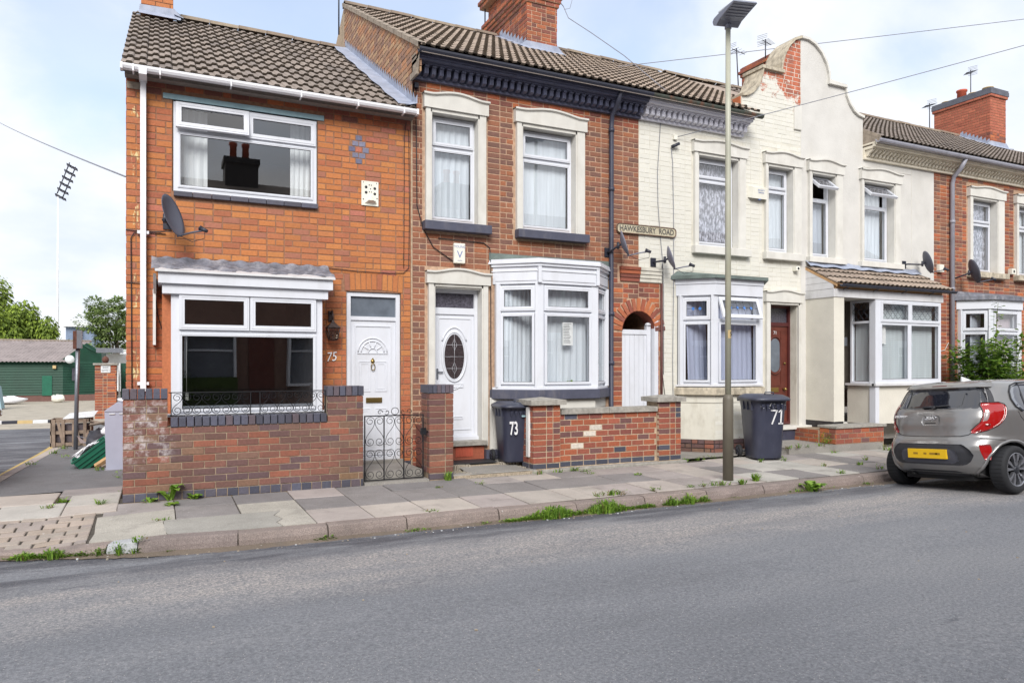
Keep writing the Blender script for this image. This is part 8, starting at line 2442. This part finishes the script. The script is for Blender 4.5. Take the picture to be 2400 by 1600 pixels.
def S(s, z, off=0.0):
    """point on the skin: s along the level from the middle of the tail, >0 to the right-hand (road) side"""
    pts, ss = outline(z)
    q = abs(s)
    lo, hi = 0, len(ss) - 1
    while hi - lo > 1:
        m_ = (lo + hi) // 2
        if ss[m_] <= q: lo = m_
        else: hi = m_
    t_ = (q - ss[lo]) / max(1e-9, ss[hi] - ss[lo]); t_ = min(1, max(0, t_))
    a, b = pts[lo], pts[hi]
    x, y = a[0] + (b[0] - a[0]) * t_, a[1] + (b[1] - a[1]) * t_
    tx, ty = b[0] - a[0], b[1] - a[1]; l = math.hypot(tx, ty) or 1
    nx, ny = -ty / l, tx / l
    if nx * (x - 1.8) + ny * y < 0: nx, ny = -nx, -ny
    r0, r1 = lvl(z - .01)[0], lvl(z + .01)[0]
    x += nx * off; y += ny * off
    return Vector((x, -y if s > 0 else y, z))
def rowsat(rows, z):
    for a, b in zip(rows[:-1], rows[1:]):
        if a[0] <= z <= b[0]:
            t_ = (z - a[0]) / (b[0] - a[0]) if b[0] > a[0] else 0
            return a[1] + (b[1] - a[1]) * t_, a[2] + (b[2] - a[2]) * t_
    return rows[-1][1:]
def patch(name, rows, mat, off=.006, nv=12, nu=10, parent=None, fx=None):
    z0, z1 = rows[0][0], rows[-1][0]
    mb = MB(); vs = []
    P = fx or S
    for j in range(nv + 1):
        z = z0 + (z1 - z0) * j / nv; a, b = rowsat(rows, z)
        for i in range(nu + 1):
            e = off if 0 < i < nu and 0 < j < nv else off * .45
            vs.append(P(a + (b - a) * i / nu, z, e))
    fs = [(j * (nu + 1) + i, j * (nu + 1) + i + 1, (j + 1) * (nu + 1) + i + 1, (j + 1) * (nu + 1) + i) for j in range(nv) for i in range(nu)]
    mb.add(vs, fs, 0, True)
    rim = [i for i in range(nu + 1)] + [j * (nu + 1) + nu for j in range(1, nv + 1)] + [nv * (nu + 1) + i for i in range(nu - 1, -1, -1)] + [j * (nu + 1) for j in range(nv - 1, 0, -1)]
    bpts = []
    for q in rim:
        j, i = divmod(q, nu + 1); z = z0 + (z1 - z0) * j / nv; a, b = rowsat(rows, z)
        bpts.append(P(a + (b - a) * i / nu, z, -.01))
    b0 = len(mb.v); mb.v += [tuple(q) for q in bpts]
    n = len(rim)
    for k in range(n):
        mb.f.append((rim[k], rim[(k + 1) % n], b0 + (k + 1) % n, b0 + k)); mb.m.append(0); mb.s.append(False)
    return mb.build(name, parent or car, mat)
def line(name, pts, r, mat='car_under', off=.001, parent=None):
    mb = MB()
    P = [S(s, z, off) for s, z in pts]
    fine = []
    for (a, b), (c, d) in zip(pts[:-1], pts[1:]):
        for k in range(6): t_ = k / 6; fine.append(S(a + (c - a) * t_, b + (d - b) * t_, off))
    fine.append(P[-1]); mb.tube(fine, r, 5); return mb.build(name, parent or car, mat)
zl_ = []
for a, b in zip(LV[:-1], LV[1:]):
    k = 3
    zl_ += [a[0] + (b[0] - a[0]) * i / k for i in range(k)]
zl_.append(LV[-1][0])
mb = MB(); n = 120; vs = []
for z in zl_:
    r_, f_, w_ = lvl(z); xc, a = (r_ + f_) / 2, (f_ - r_) / 2
    for i in range(n):
        t_ = 2 * pi * i / n; c_, s_ = math.cos(t_), math.sin(t_); rr_ = (abs(c_) ** NE + abs(s_) ** NE) ** (-1 / NE)
        vs.append((xc - a * c_ * rr_, w_ * s_ * rr_, z))
fs = [(j * n + i, j * n + (i + 1) % n, (j + 1) * n + (i + 1) % n, (j + 1) * n + i) for j in range(len(zl_) - 1) for i in range(n)]
fs += [tuple(range(n - 1, -1, -1)), tuple(range((len(zl_) - 1) * n, len(zl_) * n))]
mb.add(vs, [f[::-1] for f in fs], 0, True)
body = mb.build('body', car, ['car_paint', 'car_under'], fix=True)
# wheel arches cut out of the shell
RW, ZW = .291, .291
cut = MB()
for xw in (.52, 2.92):
    for s_ in (1, -1):
        cut.lathe([(RW + .045, -.25), (RW + .045, .25)], (xw, s_ * .80, ZW), 40, M=Matrix.Rotation(pi / 2, 4, 'X'), sm=False)
cme = cut.mesh('cut', 'car_under'); bmm = bmesh.new(); bmm.from_mesh(cme); bmesh.ops.recalc_face_normals(bmm, faces=bmm.faces); bmm.to_mesh(cme); bmm.free()
co = bpy.data.objects.new('arch_cut', cme); col.objects.link(co)
md = body.modifiers.new('b', 'BOOLEAN'); md.object = co; md.operation = 'DIFFERENCE'; md.solver = 'EXACT'
dg = bpy.context.evaluated_depsgraph_get()
nm_ = bpy.data.meshes.new_from_object(body.evaluated_get(dg))
body.modifiers.clear(); body.data = nm_
bpy.data.objects.remove(co)
for p in nm_.polygons:
    c_ = p.center
    for xw in (.52, 2.92):
        if abs(math.hypot(c_.x - xw, c_.z - ZW) - (RW + .045)) < .01 and abs(c_.y) > .5 and abs(p.normal.y) < .6: p.material_index = 1
        if math.hypot(c_.x - xw, c_.z - ZW) < RW + .05 and abs(p.normal.y) > .9 and abs(c_.y) < .6: p.material_index = 1
    p.use_smooth = p.material_index == 0
def sxy(x, z):   # s on the flank for a given x
    pts, ss = outline(z)
    for i in range(60, len(pts)):
        if pts[i][0] >= x and pts[i][1] > .3: return ss[i]
    return ss[-1]
def F(x, z, off=0.0): return S(sxy(abs(x), z) * (1 if x > 0 else -1), z, off)
# lip round each arch
for xw in (.52, 2.92):
    for s_ in (1, -1):
        mb = MB(); pts = []
        for k in range(25):
            a = rad(-12) + rad(204) * k / 24
            x, z = xw + (RW + .062) * math.cos(a), ZW + (RW + .062) * math.sin(a)
            if z < .2: continue
            p = F(max(.03, x), z, -.004); p.y = abs(p.y) * -s_ ; pts.append(p)
        mb.tube(pts, .022, 6); mb.build('arch_lip', car, 'car_paint')
patch('rear_window', [(1.085, -.655, .655), (1.20, -.62, .62), (1.30, -.575, .575), (1.375, -.52, .52)], 'car_glass', .008)
patch('spoiler', [(1.372, -.60, .60), (1.39, -.61, .61), (1.42, -.585, .585), (1.448, -.53, .53)], 'car_paint', .055)
patch('brake_light', [(1.398, -.13, .13), (1.422, -.125, .125)], 'lamp_red_dark', .060, 3, 8)
for s_ in (1, -1):
    q = lambda rows: [(z, s_ * a, s_ * b) for z, a, b in rows]
    patch('tail_light', q([(.757, .50, .535), (.79, .50, .66), (.85, .555, .80), (.90, .60, .86), (.97, .625, .905), (1.05, .615, .91), (1.10, .585, .885), (1.135, .555, .84), (1.158, .56, .76)]), 'lamp_red', .016)
    tl = patch('lamp_lens', q([(.905, .615, .665), (.96, .63, .695), (1.045, .622, .695)]), 'lamp_clear', .021, 6, 5)
    patch('lamp_band', q([(.80, .66, .70), (.87, .79, .82), (.95, .855, .875), (1.03, .87, .885), (1.10, .83, .85), (1.14, .775, .80)]), 'lamp_red_dark', .019, 8, 3)
    patch('lamp_band', q([(.775, .53, .60), (.80, .555, .64)]), 'lamp_red_dark', .019, 3, 4)
    line('lamp_gasket', [(s_ * a, b) for a, b in ((.49, .755), (.54, .755), (.665, .785), (.80, .845), (.868, .90), (.913, .97), (.918, 1.05), (.895, 1.10), (.85, 1.138), (.76, 1.164), (.555, 1.162), (.545, 1.135), (.575, 1.10), (.607, 1.05), (.617, .97), (.592, .90), (.545, .85), (.49, .79))], .0045)
    patch('lamp_lens', q([(.84, .63, .71), (.885, .64, .72)]), 'lamp_red_dark', .020, 4, 4)
    patch('reflector', q([(.42, .665, .735), (.47, .645, .755), (.56, .62, .765), (.607, .61, .735)]), 'lamp_red' , .006, 6, 5)
    line('seam', [(s_ * .50, .757), (s_ * .47, .735), (s_ * .38, .716), (0, .708)], .0045)
    line('seam', [(s_ * .66, 1.09), (s_ * .60, 1.115)], .003)
    patch('quarter_trim', q([(1.09, .66, .74), (1.20, .63, .70), (1.30, .585, .64), (1.36, .545, .58)]), 'car_black', .004, 6, 4)
patch('reversing_lamp', [(.53, -.725, -.66), (.60, -.70, -.66)], 'lamp_clear', .010, 4, 4)
patch('bumper_insert', [(.345, -.40, .40), (.36, -.46, .46), (.40, -.515, .515), (.475, -.555, .555), (.54, -.52, .52), (.595, -.455, .455), (.612, -.42, .42)], 'car_black', .006, 16, 14)
patch('insert_panel', [(.36, -.36, .36), (.40, -.43, .43), (.47, -.43, .43), (.53, -.38, .38), (.555, -.30, .30)], 'car_grey_insert', .009, 10, 10)
x0 = bx(0, .48) - .02
mb = MB(); mb.box(x0 - .006, x0 + .03, -.262, .262, .425, .545); mb.build('number_plate', car, 'plate_yellow', bevel=.003)
mb = MB()
for y_, w_ in ((.15, .03), (.02, .02), (-.09, .05), (-.15, .03)): mb.box(x0 - .008, x0 - .005, y_ - w_, y_ + w_, .475, .50)
mb.build('blurred_characters', car, 'plate_blur')
patch('lower_valance', [(.20, -.42, .42), (.25, -.46, .46), (.275, -.30, .30)], 'car_black', .004, 4, 10)
# recess and badge
patch('badge_recess', [(.86, -.10, .10), (.90, -.125, .125), (.97, -.125, .125), (1.0, -.10, .10)], 'car_paint', .004, 6, 8)
xb = bx(0, .965) - .012
mb = MB(); mb.tube([(xb, .078 * math.cos(t_), .965 + .037 * math.sin(t_)) for t_ in [2 * pi * k / 24 for k in range(24)]], .006, 6, close=True); mb.build('badge_ring', car, 'chrome')
def rtext(nm, s, size, y, z, mat, ext=.003, sx=1):
    o = text(nm, car, s, size, (0, 0, 0), (pi / 2, 0, -pi / 2), mat, ext, sx, off=.0012); o.location = (bx(y, z) - .012, y, z)
rtext('badge_letters', 'KIA', .058, 0, .965, 'number_white', .003, 1.15)
rtext('badge_letters', 'PICANTO', .042, .43, .985, 'number_white', .003, .95)
mb = MB(); mb.box(bx(0, .885) - .004, bx(0, .885) + .02, -.075, .075, .868, .90); mb.build('boot_handle', car, 'car_under', bevel=.006)
mb = MB(); mb.tube([S(0, 1.115, .03), S(.10, 1.125, .03), S(.22, 1.135, .024)], [.012, .012, .006], 6); mb.tube([S(-.13, 1.11, .02), S(0, 1.12, .03)], .014, 6); mb.tube([S(0.02, 1.10, .014), S(0.02, 1.12, .04)], .026, 8); mb.build('wiper', car, 'car_black')
line('seam', [(.655, 1.085), (.665, 1.06)], .003); line('seam', [(-.60, .69), (-.9, .66), (-1.1, .60)], .003); line('seam', [(.60, .69), (.9, .66), (1.1, .60)], .003)
# flank: glass, handle, seams, sill
FXr = lambda x, z, off=0: F(x, z, off)
for s_ in (1, -1):
    q = lambda rows: [(z, s_ * a, s_ * b) for z, a, b in rows]
    patch('side_window', q([(1.035, .78, 1.55), (1.10, .70, 1.55), (1.20, .67, 1.54), (1.30, .71, 1.53), (1.375, .80, 1.50), (1.40, .92, 1.46)]), 'car_glass_side', .006, 10, 12, fx=FXr)
    patch('side_window', q([(1.02, 1.70, 2.52), (1.15, 1.69, 2.40), (1.30, 1.68, 2.15), (1.40, 1.64, 1.92)]), 'car_glass_side', .006, 10, 10, fx=FXr)
    mb = MB(); mb.tube([F(s_ * x, z, .008) for x, z in ((.77, 1.03), (.685, 1.10), (.655, 1.2), (.69, 1.30), (.78, 1.385), (.92, 1.42), (1.5, 1.43), (1.9, 1.42), (2.2, 1.32), (2.55, 1.03))], .010, 5); mb.build('window_trim', car, 'car_black')
    mb = MB(); mb.tube([F(s_ * x, z, .008) for x, z in ((.95, 1.41), (.88, 1.25), (.84, 1.04))], .011, 5); mb.build('window_bar', car, 'car_black')
    mb = MB(); mb.tube([F(s_ * x, z, .001) for x, z in ((.70, 1.03), (.73, .95), (.86, .80), (.95, .65))] , .0035, 4); mb.tube([F(s_ * x, z, .001) for x, z in ((1.66, 1.40), (1.66, 1.0), (1.66, .28))], .0035, 4); mb.build('seam', car, 'car_under')
    mb = MB(); mb.tube([F(s_ * x, .955, .022) for x in (.84, .92, 1.02)], .011, 6); mb.build('door_handle', car, 'chrome')
    mb = MB(); mb.tube([F(s_ * x, .235, .0) for x in (1.0, 1.5, 2.0, 2.45)], .03, 6); mb.build('sill_trim', car, 'car_black')
    mb = MB(); mb.box(2.33, 2.5, min(-s_ * .95, -s_ * .78), max(-s_ * .95, -s_ * .78), 1.0, 1.12); mb.build('door_mirror', car, 'car_paint', bevel=.03)
mb = MB(); mb.add([(.80, -.012, 1.475), (1.0, -.02, 1.482), (1.0, .02, 1.482), (.80, .012, 1.475), (.80, -.003, 1.545), (.80, .003, 1.545)], [(0, 1, 4), (3, 5, 2), (1, 2, 5, 4), (0, 4, 5, 3)]); mb.build('aerial_fin', car, 'far_white')
patch('roof_panel_seam', [(1.4585, -.50, .50), (1.4605, -.50, .50)], 'car_under', .002, 2, 8)
mb = MB(); mb.tube([(.35, .3, .2), (.12, .3, .21)], .022, 8); mb.box(.2, .9, -.45, .45, .15, .24); mb.build('underbody', car, 'car_under')
for xw in (.52, 2.92):
    for s_ in (1, -1):
        M = Matrix.Translation((xw, s_ * .70, ZW)) @ Matrix.Rotation(-s_ * pi / 2, 4, 'X')
        mb = MB(); mb.lathe([(.205, .0), (.205, .085), (.215, .096), (.25, .100), (.272, .092), (.286, .078), (.291, .05), (.291, -.05), (.286, -.078), (.27, -.09), (.2, -.09)], (0, 0, 0), 48, M=M, caps=False); wh = mb.build('wheel', car, 'tyre')
        mb = MB()
        for a in range(0, 72): 
            t_ = a * pi / 36
            if a % 2: mb.lathe([(.2915, -.07), (.2915, .07)], (0, 0, 0), 2, M=M @ Matrix.Rotation(t_, 4, 'Z'), arc=pi / 110)
        mb.build('tread', wh, 'car_under')
        mb = MB(); mb.lathe([(.207, .088), (.200, .094), (.190, .080), (.187, .04), (.187, -.08)], (0, 0, 0), 48, M=M, caps=False); mb.build('rim', wh, 'alloy')
        mb = MB(); mb.lathe([(0, .02), (.188, .02)], (0, 0, 0), 32, M=M); mb.build('brake_disc', wh, 'alloy_dark')
        mb = MB()
        for k in range(5):
            for dd in (-.20, .20):
                a = 2 * pi * k / 5 + .3; c0, c1 = a + dd * .35, a + dd * 1.35
                p = [(.045 * math.cos(a + dd), .045 * math.sin(a + dd)), (.11 * math.cos(c0 + dd * .9), .11 * math.sin(c0 + dd * .9)), (.193 * math.cos(c1), .193 * math.sin(c1))]
                ws = (.010, .013, .022)
                for i in range(2):
                    (ax, ay), (b_x, b_y) = p[i], p[i + 1]; d = Vector((b_x - ax, b_y - ay, 0)).normalized(); e = Vector((-d.y, d.x, 0))
                    A_, B_ = Vector((ax, ay, 0)), Vector((b_x, b_y, 0))
                    vv = [A_ - e * ws[i], B_ - e * ws[i + 1], B_ + e * ws[i + 1], A_ + e * ws[i]]
                    top_ = [M @ (q + Vector((0, 0, .078 + .006 * i))) for q in vv]; bot_ = [M @ (q + Vector((0, 0, .045))) for q in vv]
                    mb.add(top_ + bot_, [(0, 1, 2, 3), (0, 4, 5, 1), (1, 5, 6, 2), (2, 6, 7, 3), (3, 7, 4, 0)])
        mb.build('spokes', wh, 'alloy')
        mb = MB(); mb.lathe([(.05, .04), (.05, .085), (.03, .092), (0, .092)], (0, 0, 0), 20, M=M); mb.build('hub_cap', wh, 'alloy_dark')
# the cabin is low: bring everything above the bumper down a little
def squash(o, dz=0.0):
    for ch in o.children:
        z0 = dz + ch.location.z
        if ch.data.name.startswith(('badge_letters', 'wheel')) or ch.name.startswith('badge_letters'):
            if ch.name.startswith('badge_letters'): ch.location.z = .6 + (ch.location.z - .6) * .925
            continue
        for v in ch.data.vertices:
            z = v.co.z + z0
            if z > .6: v.co.z = .6 + (z - .6) * .925 - z0
        squash(ch, z0)
squash(car)
k = .92
car.scale = (k, k, k)
car.rotation_euler = (rad(-4.2), 0, 0)
car.location = (8.68 - .52 * k, 5.60, .055)

def copy_tree(o, parent=None):
    c = o.copy(); col.objects.link(c); c.parent = parent
    for ch in list(o.children): copy_tree(ch, c)
    return c
other = copy_tree(car)
other['label'] = 'black car, only a sliver showing at the left edge on the side road'
other.rotation_euler = (0, 0, pi / 2)
other.location = (-2.70, 9.0, 0)
for ch in list(other.children):
    for s_ in ch.material_slots:
        if s_.material and s_.material.name.startswith('car_paint'): s_.link = 'OBJECT'; s_.material = MATS['black_car_paint']
    if ch.name.startswith(('badge_letters', 'blurred')): bpy.data.objects.remove(ch)
# ---------------------------------------------------------------- the other side of the street: it stands behind the viewer and shows in the panes
house = thing('opposite_house', 'red brick terrace across the road, seen only mirrored in panes', 'house', (2, -4.4, .1))
OY = -4.2
g = MB(); g.box(-80, 120, -3.4, -.45, -.05, .12); struct('far_pavement', g, 'path_concrete')
mb = MB(); mb.box(-14, 34, OY - .3, OY, .1, 5.4); mb.build('wall', house, 'brick_opposite') if False else None
brickmat('brick_opposite', [(140, 108, 94), (128, 100, 88)], .3)
mb.build('wall', house, 'brick_opposite')
mb = MB(); mb.add([(-14, OY + .2, 5.45), (34, OY + .2, 5.45), (34, OY - 4, 7.9), (-14, OY - 4, 7.9), (34, OY - 8, 5.4), (-14, OY - 8, 5.4)], [(0, 3, 2, 1), (3, 5, 4, 2)]); mb.build('roof', house, 'tile_dark')
for k in range(9):
    x = -15.0 + k * 5.2
    for (a, b, c, d) in ((x, x + 1.35, .9, 2.45), (x + 2.75, x + 3.6, .95, 2.4), (x + .2, x + 1.1, 3.5, 4.95), (x + 2.7, x + 3.5, 3.5, 4.95)):
        mb = MB(); mb.ring(a, b, c, d, .07, OY, OY + (.3 if c < 2 else .04)); mb.box(a, b, OY, OY + .06, (c + d) / 2 + .25, (c + d) / 2 + .31); mb.box(a - .08, b + .08, OY, OY + .34 if c < 2 else OY + .06, d, d + .2)
        w_ = mb.build('window', house, 'upvc'); mb = MB(); mb.box(a + .07, b - .07, OY, OY + .01, c + .07, d - .07); mb.build('pane', w_, 'frosted')
    mb = MB(); mb.box(x + 1.7, x + 2.4, OY, OY + .04, .2, 2.4); mb.build('door', house, 'brown_door')
for k in range(4):
    x = -6 + k * 8.0
    mb = MB(); mb.box(x, x + 1.1, OY - 4.6, OY - 3.6, 6.8, 8.5); mb.box(x - .06, x + 1.16, OY - 4.66, OY - 3.54, 8.5, 8.7)
    c_ = mb.build('chimney', house, 'tar')
    for q in range(2): mb = MB(); mb.lathe([(.13, 0), (.11, .5), (.14, .52), (.14, .62)], (x + .3 + q * .42, OY - 4.1, 8.7), 10); mb.build('chimney_pot', c_, 'terracotta')
t = thing('opposite_hedge', 'clipped dark hedge across the road, seen only mirrored in panes', 'hedge', (0, -3.2, .1))
crown('foliage', t, 'leaf_hedge', (.4, -3.2, .75), (1.6, .35, .7), 5000, .06, 77, 40)
mb = MB(); mb.box(-1.1, 1.9, -3.35, -3.05, .12, 1.2); mb.build('core', t, 'leaf_hedge')
